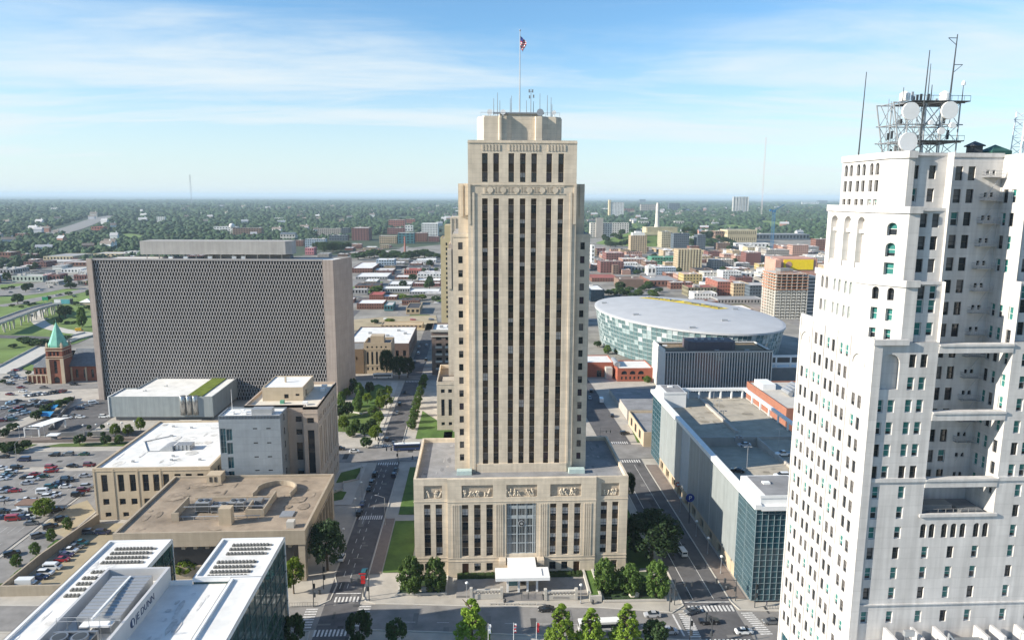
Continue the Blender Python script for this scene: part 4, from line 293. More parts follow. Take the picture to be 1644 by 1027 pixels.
TREES=[[-1.7,168.5,0,12.4,"cone",5.0,"bright green conical tree alone left of the flagpoles","trees along the cross street kerb"],[20.8,165.5,0,12.0,"cone",4.8,"bright green conical tree left of the white bus","trees along the cross street kerb"],[28.3,165.5,0,10.6,"cone",4.6,"bright green conical tree in front of the white bus middle","trees along the cross street kerb"],[37.4,165.5,0,11.6,"cone",4.8,"bright green conical tree right of the white bus","trees along the cross street kerb"],[44.7,165.5,0,6.8,"dark",3.2,"small dark green round tree near the silver hatchback","trees along the cross street kerb"],[-29.9,168.5,0,9.6,"dark",3.2,"dark green tree beside the lower zebra crossing","trees along the cross street kerb"],[-20.8,168.5,0,7.0,"dark",2.6,"dark green round tree on the cross street pavement","trees along the cross street kerb"],[-46.1,168.5,0,9.2,"dark",2.6,"dark green tree by the glass building corner","trees along the cross street kerb"],[17.5,165.5,0,3.1,"bright",1.2,"yellow green treetop just rising at the bottom edge","trees along the cross street kerb"],[-19.2,193.2,0,11.0,"round",4.0,"round tree left of the pale boulder, west planter","trees in the planters before the stone tower"],[-12.3,193.6,0,10.2,"round",3.8,"round tree right of the pale boulder, west planter","trees in the planters before the stone tower"],[36.2,190.3,0,10.5,"round",4.0,"yellow green round tree nearest the ramp wall in the right planter","trees in the planters before the stone tower"],[43.3,189.6,0,9.2,"round",3.8,"dark round tree in the middle of the right planter","trees in the planters before the stone tower"],[50.6,188.0,0,10.9,"round",4.2,"tall green tree at the outer corner of the right planter","trees in the planters before the stone tower"],[54.1,208.3,0,16.1,"darkbig",8.5,"huge dark tree in shade right of the stone podium","big street trees"],[-45.6,206.7,0,15.9,"darkbig",5.2,"dark tree against the overhanging tan building","big street trees"],[-52.6,194.0,0,10.7,"bright",3.0,"yellow green tree behind the glass building corner","big street trees"],[-86.7,204.7,0,5.4,"bright",3.5,"sunlit yellow green tree between the two white roofs","big street trees"],[56.4,255.6,0,10.6,"darkbig",2.6,"narrow dark tree behind the podium right corner","big street trees"],[-32.0,341.5,0,5.3,"round",2.6,"nearest clipped tree of the row along the avenue right of the oval park","street trees beside the avenue"],[-32.1,351.5,0,5.5,"round",2.6,"second clipped tree of the row along the avenue right of the oval park","street trees beside the avenue"],[-32.2,362.0,0,5.7,"round",2.6,"third clipped tree of the row along the avenue right of the oval park","street trees beside the avenue"],[-32.5,376.1,0,5.9,"round",2.6,"fourth clipped tree of the row along the avenue right of the oval park","street trees beside the avenue"],[-32.5,386.6,0,6.0,"round",2.6,"fifth clipped tree of the row along the avenue right of the oval park","street trees beside the avenue"],[-32.5,401.0,0,6.2,"round",2.6,"sixth clipped tree of the row along the avenue right of the oval park","street trees beside the avenue"],[-32.1,416.4,0,6.4,"round",2.6,"seventh clipped tree of the row along the avenue right of the oval park","street trees beside the avenue"],[-32.2,431.0,0,5.5,"round",2.6,"farthest clipped tree of the row along the avenue right of the oval park","street trees beside the avenue"],[-72.6,378.4,0,9.2,"round",2.5,"leaning green tree by the lattice tower corner in the oval park","trees in the oval park"],[-73.2,396.5,0,6.2,"bright",2.4,"broad yellow green tree beside the curving path in the oval park","trees in the oval park"],[-71.5,406.9,0,9.3,"dark",3.1,"slender dark green tree at the avenue edge in the oval park","trees in the oval park"],[-65.9,396.3,0,9.5,"round",2.8,"full green tree inside the planting bed in the oval park","trees in the oval park"],[-59.9,386.2,0,6.1,"bright",2.6,"ragged yellow green tree by the lattice tower corner in the oval park","trees in the oval park"],[-66.2,363.6,0,8.0,"dark",2.7,"low dark green tree beside the curving path in the oval park","trees in the oval park"],[-58.7,341.1,0,5.8,"round",2.7,"tall green tree at the avenue edge in the oval park","trees in the oval park"],[-64.7,341.3,0,6.8,"bright",2.6,"rounded yellow green tree inside the planting bed in the oval park","trees in the oval park"],[-53.4,331.7,0,6.5,"dark",2.4,"leaning dark green tree beside the curving path in the oval park","trees in the oval park"],[-53.4,363.2,0,5.7,"round",3.1,"broad green tree at the avenue edge in the oval park","trees in the oval park"],[-51.3,371.9,0,8.2,"bright",2.7,"slender yellow green tree inside the planting bed in the oval park","trees in the oval park"],[-51.2,340.8,0,5.7,"dark",2.6,"full dark green tree by the lattice tower corner in the oval park","trees in the oval park"],[-52.8,388.4,0,8.0,"round",3.3,"ragged green tree beside the curving path in the oval park","trees in the oval park"],[-48.7,377.5,0,7.5,"bright",3.4,"low yellow green tree at the avenue edge in the oval park","trees in the oval park"],[-70.2,359.5,0,7.3,"dark",2.4,"tall dark green tree inside the planting bed in the oval park","trees in the oval park"],[-78.7,396.7,0,8.3,"round",2.9,"rounded green tree by the lattice tower corner in the oval park","trees in the oval park"],[-47.4,326.1,0,6.9,"bright",3.1,"leaning yellow green tree at the avenue edge in the oval park","trees in the oval park"],[-50.2,316.0,0,5.0,"dark",2.7,"broad dark green tree inside the planting bed in the oval park","trees in the oval park"],[-62.8,372.3,0,8.5,"round",2.4,"slender green tree by the lattice tower corner in the oval park","trees in the oval park"],[-50.2,400.9,0,6.3,"bright",2.4,"full yellow green tree beside the curving path in the oval park","trees in the oval park"],[-61.5,406.5,0,7.3,"dark",2.7,"ragged dark green tree at the avenue edge in the oval park","trees in the oval park"],[-59.3,331.9,0,6.1,"round",3.0,"low green tree inside the planting bed in the oval park","trees in the oval park"],[-49.2,350.6,0,6.0,"bright",2.6,"tall yellow green tree by the lattice tower corner in the oval park","trees in the oval park"],[-56.8,447.2,0,17.6,"darkbig",4.2,"dark tree before the columned tan block right corner","big street trees"],[-48.4,440.6,0,15.0,"darkbig",5.0,"dark tree in shade left of the far avenue","big street trees"],[-43.3,443.6,0,13.5,"darkbig",4.2,"dark tree nearest the far avenue traffic","big street trees"],[-138.9,237.6,0,4.5,"round",1.7,"farthest young tree on the pavement beside the walled lot","young trees beside the walled lot"],[-139.7,229.5,0,4.3,"round",1.7,"third young tree on the pavement beside the walled lot","young trees beside the walled lot"],[-139.5,220.2,0,4.2,"round",1.7,"second young tree on the pavement beside the walled lot","young trees beside the walled lot"],[-140.7,212.8,0,4.1,"round",1.7,"nearest young tree on the pavement beside the walled lot","young trees beside the walled lot"],[-153.1,248.8,0,6.1,"bright",4.0,"bright green tree beside the small white kiosk in the big lot","big street trees"],[-180.0,323.8,0,5.0,"dark",2.6,"broad dark tree at the lawn edge left on the hall terraces","trees on the terraces below the grey box hall"],[-168.8,324.6,0,4.4,"dark",2.4,"broad dark tree at the lawn edge middle on the hall terraces","trees on the terraces below the grey box hall"],[-163.6,325.7,0,4.1,"round",2.3,"green tree at the lawn edge right on the hall terraces","trees on the terraces below the grey box hall"],[-170.1,336.1,0,6.1,"bright",2.2,"bright slim tree left on the hall terraces","trees on the terraces below the grey box hall"],[-164.2,335.9,0,5.8,"bright",2.2,"bright slim tree middle on the hall terraces","trees on the terraces below the grey box hall"],[-161.7,343.2,0,6.8,"bright",2.2,"bright slim tree right on the hall terraces","trees on the terraces below the grey box hall"],[-181.1,334.6,0,2.7,"dark",1.2,"thin sapling on the left bed on the hall terraces","trees on the terraces below the grey box hall"],[-175.3,335.0,0,2.7,"dark",1.2,"thin sapling on the right bed on the hall terraces","trees on the terraces below the grey box hall"],[-187.3,346.2,0,2.5,"dark",1.1,"thin dark sapling by the far wall left on the hall terraces","trees on the terraces below the grey box hall"],[-181.3,346.7,0,2.5,"dark",1.1,"thin dark sapling by the far wall right on the hall terraces","trees on the terraces below the grey box hall"],[-223.8,347.5,0,3.4,"dark",2.8,"bushy tree above the grassy bank, far left","trees on the terraces below the grey box hall"],[-222.0,337.4,0,3.9,"dark",2.8,"bushy tree at the left edge above the bank, far left","trees on the terraces below the grey box hall"],[-204.7,316.4,0,4.9,"dark",2.6,"round tree in the dark hedge row, far left","trees on the terraces below the grey box hall"],[-201.6,320.4,0,4.1,"dark",2.2,"small tree at the right end of the dark hedge row, far left","trees on the terraces below the grey box hall"],[-209.1,315.4,0,4.6,"dark",2.6,"tree at the left edge of the dark hedge row, far left","trees on the terraces below the grey box hall"],[-205.8,314.2,0,4.0,"dark",2.4,"low tree inside the dark hedge row, far left","trees on the terraces below the grey box hall"],[-200.9,314.0,0,2.6,"dark",2,"shrubby tree low in the dark hedge row, far left","trees on the terraces below the grey box hall"],[-221.5,362.6,0,5.2,"dark",2.6,"nearest tree in the strip beside the church lot","trees in the strip beside the church lot"],[-221.7,368.0,0,4.3,"round",2.6,"second tree in the strip beside the church lot","trees in the strip beside the church lot"],[-223.5,373.5,0,4.7,"dark",2.6,"third tree in the strip beside the church lot","trees in the strip beside the church lot"],[-223.0,377.5,0,4.4,"round",2.6,"fourth tree in the strip beside the church lot","trees in the strip beside the church lot"],[-223.0,380.8,0,4.1,"dark",2.6,"fifth tree in the strip beside the church lot","trees in the strip beside the church lot"],[-223.4,385.0,0,4.1,"round",2.6,"sixth tree in the strip beside the church lot","trees in the strip beside the church lot"],[-223.4,388.4,0,3.5,"dark",2.6,"seventh tree in the strip beside the church lot","trees in the strip beside the church lot"],[-222.6,391.0,0,3.5,"round",2.6,"eighth tree in the strip beside the church lot","trees in the strip beside the church lot"],[-222.9,394.5,0,3.2,"dark",2.6,"farthest tree in the strip beside the church lot","trees in the strip beside the church lot"],[-246.0,448.8,0,9.5,"dark",3.6,"dark evergreen tree against the church nave","big street trees"],[-338.2,629.6,0,17.6,"round",4.5,"tall spreading tree on the grass right of the billboard","trees along the motorway"],[-379.2,679.2,0,11.5,"darkbig",7,"dark clump of trees behind the billboard post","trees along the motorway"],[-365.5,643.5,0,5.9,"dark",3.5,"dark conifer at the foot of the billboard post","trees along the motorway"],[-359.0,645.0,0,2.7,"dark",2.5,"low bush right of the billboard conifer","trees along the motorway"],[-354.1,646.6,0,2.5,"dark",2.5,"small bush near the yellow vehicle","trees along the motorway"],[-464.6,764.9,0,3.5,"dark",3,"bush by the sign on the embankment","trees along the motorway"],[-469.5,749.0,0,2.5,"dark",3,"bush farthest left on the embankment","trees along the motorway"],[-453.8,752.2,0,2.5,"dark",2.5,"bush at the middle of the embankment","trees along the motorway"],[-454.4,760.0,0,2.8,"dark",2.5,"bush right of the middle of the embankment","trees along the motorway"],[-454.9,739.8,0,2.5,"dark",2.5,"lowest bush on the embankment","trees along the motorway"],[-457.5,791.5,0,5.0,"dark",3,"dark tree right of the green road sign","trees along the motorway"],[-459.5,833.9,0,4.2,"dark",4,"tree at the end of the motorway ramp","trees along the motorway"],[-561.4,886.1,0,2.8,"dark",4,"left bush on the far motorway lawn","trees along the motorway"],[-559.5,895.6,0,3.6,"dark",4,"right bush on the far motorway lawn","trees along the motorway"],[-384.0,729.4,0,4.0,"dark",5,"dark tree touching the lattice tower edge","trees along the motorway"],[-411.3,756.7,0,4.2,"dark",4,"tree in front of the white gabled roof","trees along the motorway"],[-343.2,543.4,0,3.0,"dark",3,"round bush on the lawn left of the church spire","trees along the motorway"],[-336.8,553.9,0,5.0,"dark",6,"dark tree mass left of the church spire","trees along the motorway"],[-327.6,550.9,0,5.0,"dark",6,"dark tree mass touching the church spire","trees along the motorway"],[-321.6,573.2,0,3.5,"dark",5,"dark tree mass right of the church spire","trees along the motorway"],[-348.4,565.3,0,4.0,"dark",5,"dark tree mass farthest left behind the church","trees along the motorway"],[-282.3,459.1,0,2.6,"dark",1.8,"thin tree at the church left wall","trees along the motorway"],[-284.6,437.5,0,2.5,"dark",2,"small tree at the left edge of the church lot","trees along the motorway"],[-118.6,843.9,0,8.3,"round",7,"broad tree on the grass lot left of the warehouse rows","trees between the warehouses"],[-114.9,850.9,0,7.9,"bright",6,"second broad tree on the grass lot left of the warehouse rows","trees between the warehouses"],[-85.4,966.5,0,9.5,"dark",6,"round tree standing among the white shed roofs","trees between the warehouses"],[-79.7,1083.6,0,5.9,"round",5,"round tree beside the red brick workshop","trees between the warehouses"],[-79.7,790.9,0,5.7,"bright",5,"left tree of the hedge before the black roof","trees between the warehouses"],[-72.3,784.6,0,5.6,"dark",5,"second tree of the hedge before the black roof","trees between the warehouses"],[-66.3,784.5,0,6.0,"round",5,"third tree of the hedge before the black roof","trees between the warehouses"],[-59.9,790.5,0,5.7,"bright",5,"fourth tree of the hedge before the black roof","trees between the warehouses"],[-43.9,772.1,0,6.8,"dark",5,"dark tree at the right end of the hedge","trees between the warehouses"],[-61.6,1106.7,0,4.2,"round",4,"small tree in the truck yard","trees between the warehouses"],[-78.1,645.1,0,3.6,"bright",5,"bushy green on the tan wasteland left","trees between the warehouses"],[-90.9,641.3,0,3.6,"dark",4,"low bush on the tan wasteland far left","trees between the warehouses"],[150.9,821.3,0,6.6,"dark",6,"leftmost tree behind the arena","trees behind the arena"],[159.1,827.7,0,7.1,"round",6,"second tree from the left behind the arena","trees behind the arena"],[167.9,840.8,0,6.7,"dark",6,"spreading tree in the first clump behind the arena","trees behind the arena"],[171.9,820.9,0,7.0,"round",6,"front tree in the first clump behind the arena","trees behind the arena"],[182.4,854.3,0,5.9,"dark",6,"back tree in the first clump behind the arena","trees behind the arena"],[185.9,820.6,0,7.0,"round",6,"front tree of the middle clump behind the arena","trees behind the arena"],[198.6,861.1,0,5.1,"dark",5,"back tree of the middle clump behind the arena","trees behind the arena"],[213.8,890.2,0,8.6,"round",7,"tallest tree behind the arena","trees behind the arena"],[205.8,868.1,0,7.4,"dark",6,"tree just left of the tallest behind the arena","trees behind the arena"],[201.7,820.3,0,6.6,"round",6,"tree right of the lamp row behind the arena","trees behind the arena"],[216.3,846.7,0,5.4,"dark",5,"tree near the grey roofed shed behind the arena","trees behind the arena"],[200.6,801.3,0,6.0,"round",5,"low tree at the arena rim behind the arena","trees behind the arena"],[174.9,801.8,0,6.0,"dark",5,"small tree hugging the arena roof edge behind the arena","trees behind the arena"],[252.2,1077.4,0,5.1,"round",4,"lone tree by the plain white shed behind the arena","trees behind the arena"],[94.1,509.5,0,6.5,"round",3.2,"left bushy tree at the foot of the arena glass","trees behind the arena"],[105.7,505.9,0,5.7,"dark",3.6,"right bushy tree at the foot of the arena glass","trees behind the arena"],[101.5,509.3,0,3.6,"round",2.6,"low shrub tree between the two at the arena foot","trees behind the arena"],[91.0,533.6,0,4.5,"dark",3,"small tree by the path left of the arena","trees behind the arena"],[103.9,427.2,0,4.0,"round",2.6,"tree before the arched brick hall","trees behind the arena"],[-210.0,1297.7,0,12.4,"dark",12.8,"dark tree crown in the long belt before the hospital group","trees of the belt before the hospital"],[-205.1,1336.1,0,11.4,"dark",11.2,"dark tree crown in the long belt before the hospital group","trees of the belt before the hospital"],[-194.5,1325.9,0,14.8,"dark",9.8,"dark tree crown in the long belt before the hospital group","trees of the belt before the hospital"],[-188.9,1349.4,0,15.2,"dark",11.4,"dark tree crown in the long belt before the hospital group","trees of the belt before the hospital"],[-177.2,1347.0,0,14.0,"dark",11.4,"dark tree crown in the long belt before the hospital group","trees of the belt before the hospital"],[-162.4,1284.6,0,14.5,"dark",9.3,"dark tree crown in the long belt before the hospital group","trees of the belt before the hospital"],[-152.1,1287.7,0,12.8,"dark",11.2,"dark tree crown in the long belt before the hospital group","trees of the belt before the hospital"],[-151.9,1355.3,0,12.5,"dark",12.5,"dark tree crown in the long belt before the hospital group","trees of the belt before the hospital"],[-139.9,1315.8,0,10.9,"dark",11.8,"dark tree crown in the long belt before the hospital group","trees of the belt before the hospital"],[-125.3,1278.5,0,10.6,"dark",10.7,"dark tree crown in the long belt before the hospital group","trees of the belt before the hospital"],[-121.7,1310.5,0,14.7,"dark",12.4,"dark tree crown in the long belt before the hospital group","trees of the belt before the hospital"],[-115.5,1319.4,0,9.5,"dark",10.7,"dark tree crown in the long belt before the hospital group","trees of the belt before the hospital"],[-105.8,1333.4,0,14.9,"dark",12.8,"dark tree crown in the long belt before the hospital group","trees of the belt before the hospital"],[-95.8,1341.2,0,15.4,"dark",12.7,"dark tree crown in the long belt before the hospital group","trees of the belt before the hospital"],[-85.5,1359.8,0,9.3,"dark",10.2,"dark tree crown in the long belt before the hospital group","trees of the belt before the hospital"],[-74.0,1320.1,0,9.6,"dark",11.6,"dark tree crown in the long belt before the hospital group","trees of the belt before the hospital"],[-286.3,1497.8,0,19.2,"dark",10,"dark tree crown in the belt left of the hospital group","trees left of the hospital"],[-284.0,1456.4,0,21.7,"dark",10,"dark tree crown in the belt left of the hospital group","trees left of the hospital"],[-329.2,1515.5,0,18.0,"dark",10,"dark tree crown in the belt left of the hospital group","trees left of the hospital"],[-342.2,1600.6,0,12.8,"dark",10,"dark tree crown in the belt left of the hospital group","trees left of the hospital"],[-285.5,1543.4,0,16.3,"dark",10,"dark tree crown in the belt left of the hospital group","trees left of the hospital"],[-318.0,1555.2,0,15.6,"dark",10,"dark tree crown in the belt left of the hospital group","trees left of the hospital"],[-308.2,1597.0,0,13.0,"dark",10,"dark tree crown in the belt left of the hospital group","trees left of the hospital"],[-306.7,1610.0,0,12.2,"dark",10,"dark tree crown in the belt left of the hospital group","trees left of the hospital"],[-279.3,1586.8,0,13.7,"dark",10,"dark tree crown in the belt left of the hospital group","trees left of the hospital"],[-275.3,1489.6,0,19.7,"dark",10,"dark tree crown in the belt left of the hospital group","trees left of the hospital"],[-310.5,1548.3,0,16.0,"dark",10,"dark tree crown in the belt left of the hospital group","trees left of the hospital"],[-293.6,1441.0,0,22.7,"dark",10,"dark tree crown in the belt left of the hospital group","trees left of the hospital"],[-292.4,1491.7,0,19.5,"dark",10,"dark tree crown in the belt left of the hospital group","trees left of the hospital"],[-307.3,1471.1,0,20.8,"dark",10,"dark tree crown in the belt left of the hospital group","trees left of the hospital"]]
SHAPES={"motorway":[[-536.3,830.0],[-537.2,838.3],[-527.3,858.2],[-525.4,888.6],[-520.7,917.9],[-516.3,935.0],[-512.6,978.9]],"slip_road":[[-485.6,751.6],[-475.7,772.3],[-475.5,807.3],[-467.9,845.4],[-465.0,887.5]],"far_street":[[-562.5,873.8],[-551.1,908.4],[-552.6,935.6],[-538.5,960.5],[-518.9,994.5]],"loop_road":[[-439.4,771.5],[-437.6,752.8],[-429.6,726.2],[-418.0,701.3],[-399.9,670.6],[-381.5,645.6],[-365.2,628.8],[-349.2,615.8],[-332.4,604.7],[-313.4,596.8]],"low_road":[[-385.5,588.3],[-364.3,585.1],[-339.3,579.2],[-318.9,563.7]],"wide_road":[[-304.4,460.3],[-306.5,482.4],[-315.3,525.3],[-319.9,547.3],[-319.6,573.6],[-313.7,599.6]],"ramp":[[-388.6,591.8,9],[-393.7,618.8,9],[-400.3,655.4,9],[-403.3,679.0,9],[-403.1,696.4,9],[-402.3,710.5,9]],"piers":[[-389.1,607.3],[-385.0,607.1],[-402.9,633.7],[-394.2,624.6],[-396.1,633.5],[-399.9,646.0],[-412.5,672.5]],"far_motorway":[[-1178.4,2105.8],[-1279.7,2322.4],[-1343.2,2493.8],[-1494.3,2863.1],[-1670.1,3278.7],[-1828.7,3680.1],[-1926.9,4010.0]],"grass_a":[[-598.6,936.3],[-575.9,950.1],[-553.4,928.6],[-549.7,889.1],[-557.5,870.7]],"grass_b":[[-475.8,740.3],[-459.6,748.8],[-466.7,796.8],[-452.5,786.4],[-447.6,730.9],[-439.8,682.6]],"grass_c":[[-381.9,590.2],[-391.9,632.7],[-381.0,638.9],[-355.1,612.9],[-340.7,587.0],[-374.8,578.9]],"grass_d":[[-367.5,641.9],[-371.4,662.6],[-344.7,658.4],[-317.4,605.8],[-330.5,606.1],[-354.4,625.3]],"grass_e":[[-361.3,557.3],[-361.9,571.5],[-350.1,565.4],[-334.4,549.7],[-339.7,539.4],[-349.5,538.4]],"grass_f":[[-336.8,518.2],[-332.7,527.8],[-325.5,522.7],[-319.1,501.5],[-319.5,490.5]],"grass_g":[[-299.9,481.4],[-301.2,489.9],[-294.3,485.4],[-285.5,468.8],[-293.5,473.1]],"grass_h":[[-1004.2,2045.4],[-1032.3,2214.2],[-883.7,2017.1],[-823.6,1850.6],[-895.8,1902.1]],"lawn_memorial":[[564.9,2424.6],[626.7,2426.7],[472.1,1817.7],[443.4,1817.3]],"lawn_station":[[835.9,2526.9],[992.2,2924.5],[1073.7,2994.5],[991.5,2633.6],[895.9,2435.6]],"lawn_far":[[1223.9,3144.1],[1423.1,3577.2],[1370.7,3228.6],[1138.3,2639.4],[1108.4,2692.0]],"lawn_hotel":[[664.0,3187.4],[726.3,3269.4],[566.6,2517.2],[514.0,2422.9]],"grass_lot":[[-154.7,901.7],[-144.3,961.3],[-123.8,961.0],[-119.9,870.9],[-126.1,837.3],[-145.0,848.6]],"wasteland":[[-113.8,661.3],[-82.4,678.0],[-39.0,684.1],[-32.0,605.8],[-104.9,607.8]],"urban":[[-1200,800],[-700,800],[-520,760],[-420,1150],[-260,1400],[-60,1750],[420,2050],[1100,2000],[1100,300],[-1200,300]],"lawn_oval":[[-69.4,397.4],[-67.2,417.6],[-59.4,428.2],[-51.1,417.0],[-46.9,399.8],[-46.7,387.1],[-53.2,384.3],[-63.3,370.1],[-68.2,370.2]],"lawn_park":[[-67.3,339.2],[-76.7,394.4],[-68.5,381.8],[-52.4,378.3],[-48.9,366.7],[-47.9,340.8],[-48.2,331.5],[-56.3,336.4]],"rt":[[-27.1,347.5],[-20.8,368.5],[-11.6,337.1],[-11.3,330.1],[-26.5,329.5]]}
# ---------------------------------------------------------------- ground, streets
def ground_disc():
    b=MB(); k=48
    rad=[0,300,1200,5000,20000,70000]
    for q in range(len(rad)-1):
        for i in range(k):
            a,c=2*PI*i/k,2*PI*(i+1)/k; p=[(rad[q]*math.cos(a),rad[q]*math.sin(a)),(rad[q+1]*math.cos(a),rad[q+1]*math.sin(a)),(rad[q+1]*math.cos(c),rad[q+1]*math.sin(c)),(rad[q]*math.cos(c),rad[q]*math.sin(c))]
            if q==0: p=p[1:]
            b.face([(x,y,-.6) for x,y in p])
    o=link('ground',b.mesh('ground',[mat('countryside',(.045,.066,.034),.95,.35,.004)])); o['kind']='structure'
ground_disc()
sheet('urban_ground',[(-1300,700),(-1150,1350),(-640,1420),(-420,1350),(-260,1400),(-60,1750),(420,2050),(1100,2000),(1100,300),(-1300,300)],-.3,mat('urban_ground',(.24,.225,.20),.95,.55,.03))
sheet('city_pavement',[(-420,30),(330,30),(330,470),(-330,470),(-330,700),(-420,700)],-.1,G['side'])
def road(name,poly,z=0.0,m='asph'): return sheet(name,poly,z,G[m])
road('cross_street',[(-420,189),(-28,175.5),(58,167.4),(330,146),(330,161),(87,178.6),(71,180),(53,179.6),(34,182.8),(0,184.9),(-28.6,187.3),(-52,187),(-420,205)],0,'asphl')
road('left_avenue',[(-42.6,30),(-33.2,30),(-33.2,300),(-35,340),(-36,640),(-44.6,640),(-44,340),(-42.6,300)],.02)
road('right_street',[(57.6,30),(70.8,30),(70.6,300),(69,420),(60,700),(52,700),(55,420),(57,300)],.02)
road('upper_street',[(-420,297.5),(300,297.5),(300,315.5),(-420,315.5)],.04,'asphl')
road('church_street',[(-420,408),(-226,424),(-120,437),(100,437),(100,448),(-120,449),(-226,437),(-420,423)],.05,'asphl')
road('lot_street',[(-149,150),(-137,150),(-137,297),(-149,297)],.05,'asphl')
road('big_lot',[(-330,206),(-151,206),(-150.5,292),(-330,292)],.06,'asphl')
road('walled_lot',[(-134.2,196.8),(-96,196.8),(-107,242),(-132.5,242)],.06,'dirt')
road('church_lot',[(-330,330),(-236,330),(-226,400),(-330,400)],.06,'asph')
road('hall_lot',[(-225,338),(-186,338),(-186,400),(-214,400)],.07,'asph')
road('far_lot',[(-300,420),(-268,420),(-268,450),(-310,450)],.07,'asphl')
sheet('worn_apron',[(-149.4,240),(-137,232),(-137,252),(-145,262),(-149.4,256)],.09,G['dirt'])
sheet('tower_lawn',[(-28.8,240),(-20.5,240),(-20.5,204.6),(-28.8,204.6)],.05,G['grass'])
sheet('upper_lawn',[(-28.3,291),(-20.5,291),(-20.5,245),(-28.3,245)],.05,G['grass'])
sheet('right_lawn',[(46.5,204),(54.5,204),(54.5,290),(46.5,290)],.05,G['grass'])
sheet('brick_walk_left',[(-33,204),(-29.2,204),(-29.2,242),(-33,242)],.045,G['paveb'])
sheet('brick_walk_right',[(70.8,186),(75.8,186),(75.8,290),(70.8,290)],.045,G['paveb'])
sheet('corner_lawn',[(75.4,338.7),(80.6,330),(80.6,318),(73.7,318)],.05,G['grass'])
sheet('annex_lawn',[(-29,327),(-12,327),(-12,338.5),(-29,372)],.05,G['grass'])
sheet('tower_back_lawn',[(-16,318),(40,318),(40,337),(-16,337)],.05,G['grass'])
sheet('small_park',[(-58,254),(-46.5,254),(-46.8,296),(-58,288)],.05,G['conc2'])
sheet('small_park_bed',[(-57,256),(-50.5,259),(-50.2,266),(-55,268)],.08,G['grass'])
sheet('small_park_lawn',[(-56,275),(-49,277),(-48,292),(-56,286)],.08,G['grass'])
sheet('oval_lawn',SHAPES['lawn_oval'],.05,G['grass']); sheet('park_lawn',SHAPES['lawn_park'],.06,G['grassd'])
sheet('path_park',[(-52.5,320),(-45.5,320),(-48,432),(-52,432)],.055,G['conc2'])
sheet('hall_bank',[(-197,322),(-160,322),(-160,327.5),(-190,326.5)],.06,G['grassd']); sheet('bank_left',[(-330,318),(-203,318),(-200,326),(-330,326)],.06,G['grassd']); sheet('terrace_grass',[(-222,338),(-203,338),(-199,345),(-215,348)],.06,G['grassd'])
sheet('terrace_paving',[(-330,327.5),(-130,328.5),(-130,336),(-330,336)],.05,G['paveb'])
for k,n,m,z in (('motorway','motorway','asphl',.08),('far_street','far_street','asphl',.06),('slip_road','slip_road','asphl',.1),('loop_road','loop_road','conc2',.12),('low_road','low_road','asph',.09),('wide_road','wide_road','conc2',.14),('far_motorway','far_motorway','asphl',.4)):
    b=MB(); ribbon(b,SHAPES[k],{'motorway':60,'far_street':30,'slip_road':20,'loop_road':11,'low_road':12,'wide_road':15,'far_motorway':70}[k],z); o=link(n,b.mesh(n,[G[m]])); o['kind']='structure'
for i,k in enumerate([k for k in SHAPES if k.startswith(('grass_','lawn_memorial','lawn_station','lawn_far','lawn_hotel'))]): sheet('lawn' if 'lawn' in k else 'grass_bank',SHAPES[k],.03+.004*i-(.15 if 'lawn' in k else 0),mat('far_grass',(.135,.20,.05),.95,.35,.03))
b=MB(); hx,hy=452,1752
for i in range(24):
    for j in range(6):
        q=[]
        for ii,jj in ((i,j),(i+1,j),(i+1,j+1),(i,j+1)):
            a=2*PI*ii/24; r=jj/6; q.append((hx+165*r*math.cos(a),hy+120*r*math.sin(a),-1+29*(1-max(0,(r-.42)/.58)**1.2 if r>.42 else 1)))
        b.face(q if j else q[1:])
o=link('memorial_hill',b.mesh('memorial_hill',[mat('hill_grass',(.085,.135,.038),.95,.45,.03)],smooth=True)); o['kind']='structure'
sheet('motorway_verge',[(-640,900),(-330,880),(-306,560),(-330,470),(-440,470),(-640,600)],-.06,mat('far_grass',(.135,.20,.05),.95,.35,.03)); sheet('wasteland',SHAPES['wasteland'],.02,G['dirt'])
b=MB(); PT=MB()
def stripes(p0,p1,n,wd,ln,dirx,z=.05):
    for i in range(n):
        t=(i+.5)/n; x=p0[0]+(p1[0]-p0[0])*t; y=p0[1]+(p1[1]-p0[1])*t
        if dirx: b.face([(x-ln/2,y-wd/2,z),(x+ln/2,y-wd/2,z),(x+ln/2,y+wd/2,z),(x-ln/2,y+wd/2,z)])
        else: b.face([(x-wd/2,y-ln/2,z),(x+wd/2,y-ln/2,z),(x+wd/2,y+ln/2,z),(x-wd/2,y+ln/2,z)])
stripes((-45.6,186.2),(-45.6,176.4),8,.55,3.2,True); stripes((-31.2,187),(-31.2,176.6),8,.55,3.2,True)
stripes((-40.6,190.2),(-33.4,190.2),7,.5,2.6,False); stripes((-43,174.3),(-34,174.3),9,.5,3.0,False); stripes((-42,243),(-33.6,243),11,.42,3.2,False)
stripes((57.8,181.6),(70.6,181.2),12,.6,2.9,False); stripes((56,179.4),(56,168.3),12,.5,3.0,True); stripes((73.2,179.2),(75,168.6),11,.5,3.2,True); stripes((58,166.2),(70,165.6),11,.6,2.8,False)
stripes((57.6,294.5),(70,294.5),12,.5,3.2,False); stripes((57.6,318),(69.5,318),12,.5,3.2,False); stripes((-42.4,295.5),(-33.6,295.5),9,.5,3,False); stripes((-43.6,318.5),(-35,318.5),9,.5,3,False); stripes((-43.8,434),(-35.6,434),9,.5,3,False)
for x in (-37.9,):
    for y in range(196,296,6): b.face([(x-.08,y,.05),(x+.08,y,.05),(x+.08,y+2.6,.05),(x-.08,y+2.6,.05)])
for y in range(196,290,1):
    if y%7<3: b.face([(-40.1,y,.05),(-39.95,y,.05),(-39.95,y+1,.05),(-40.1,y+1,.05)])
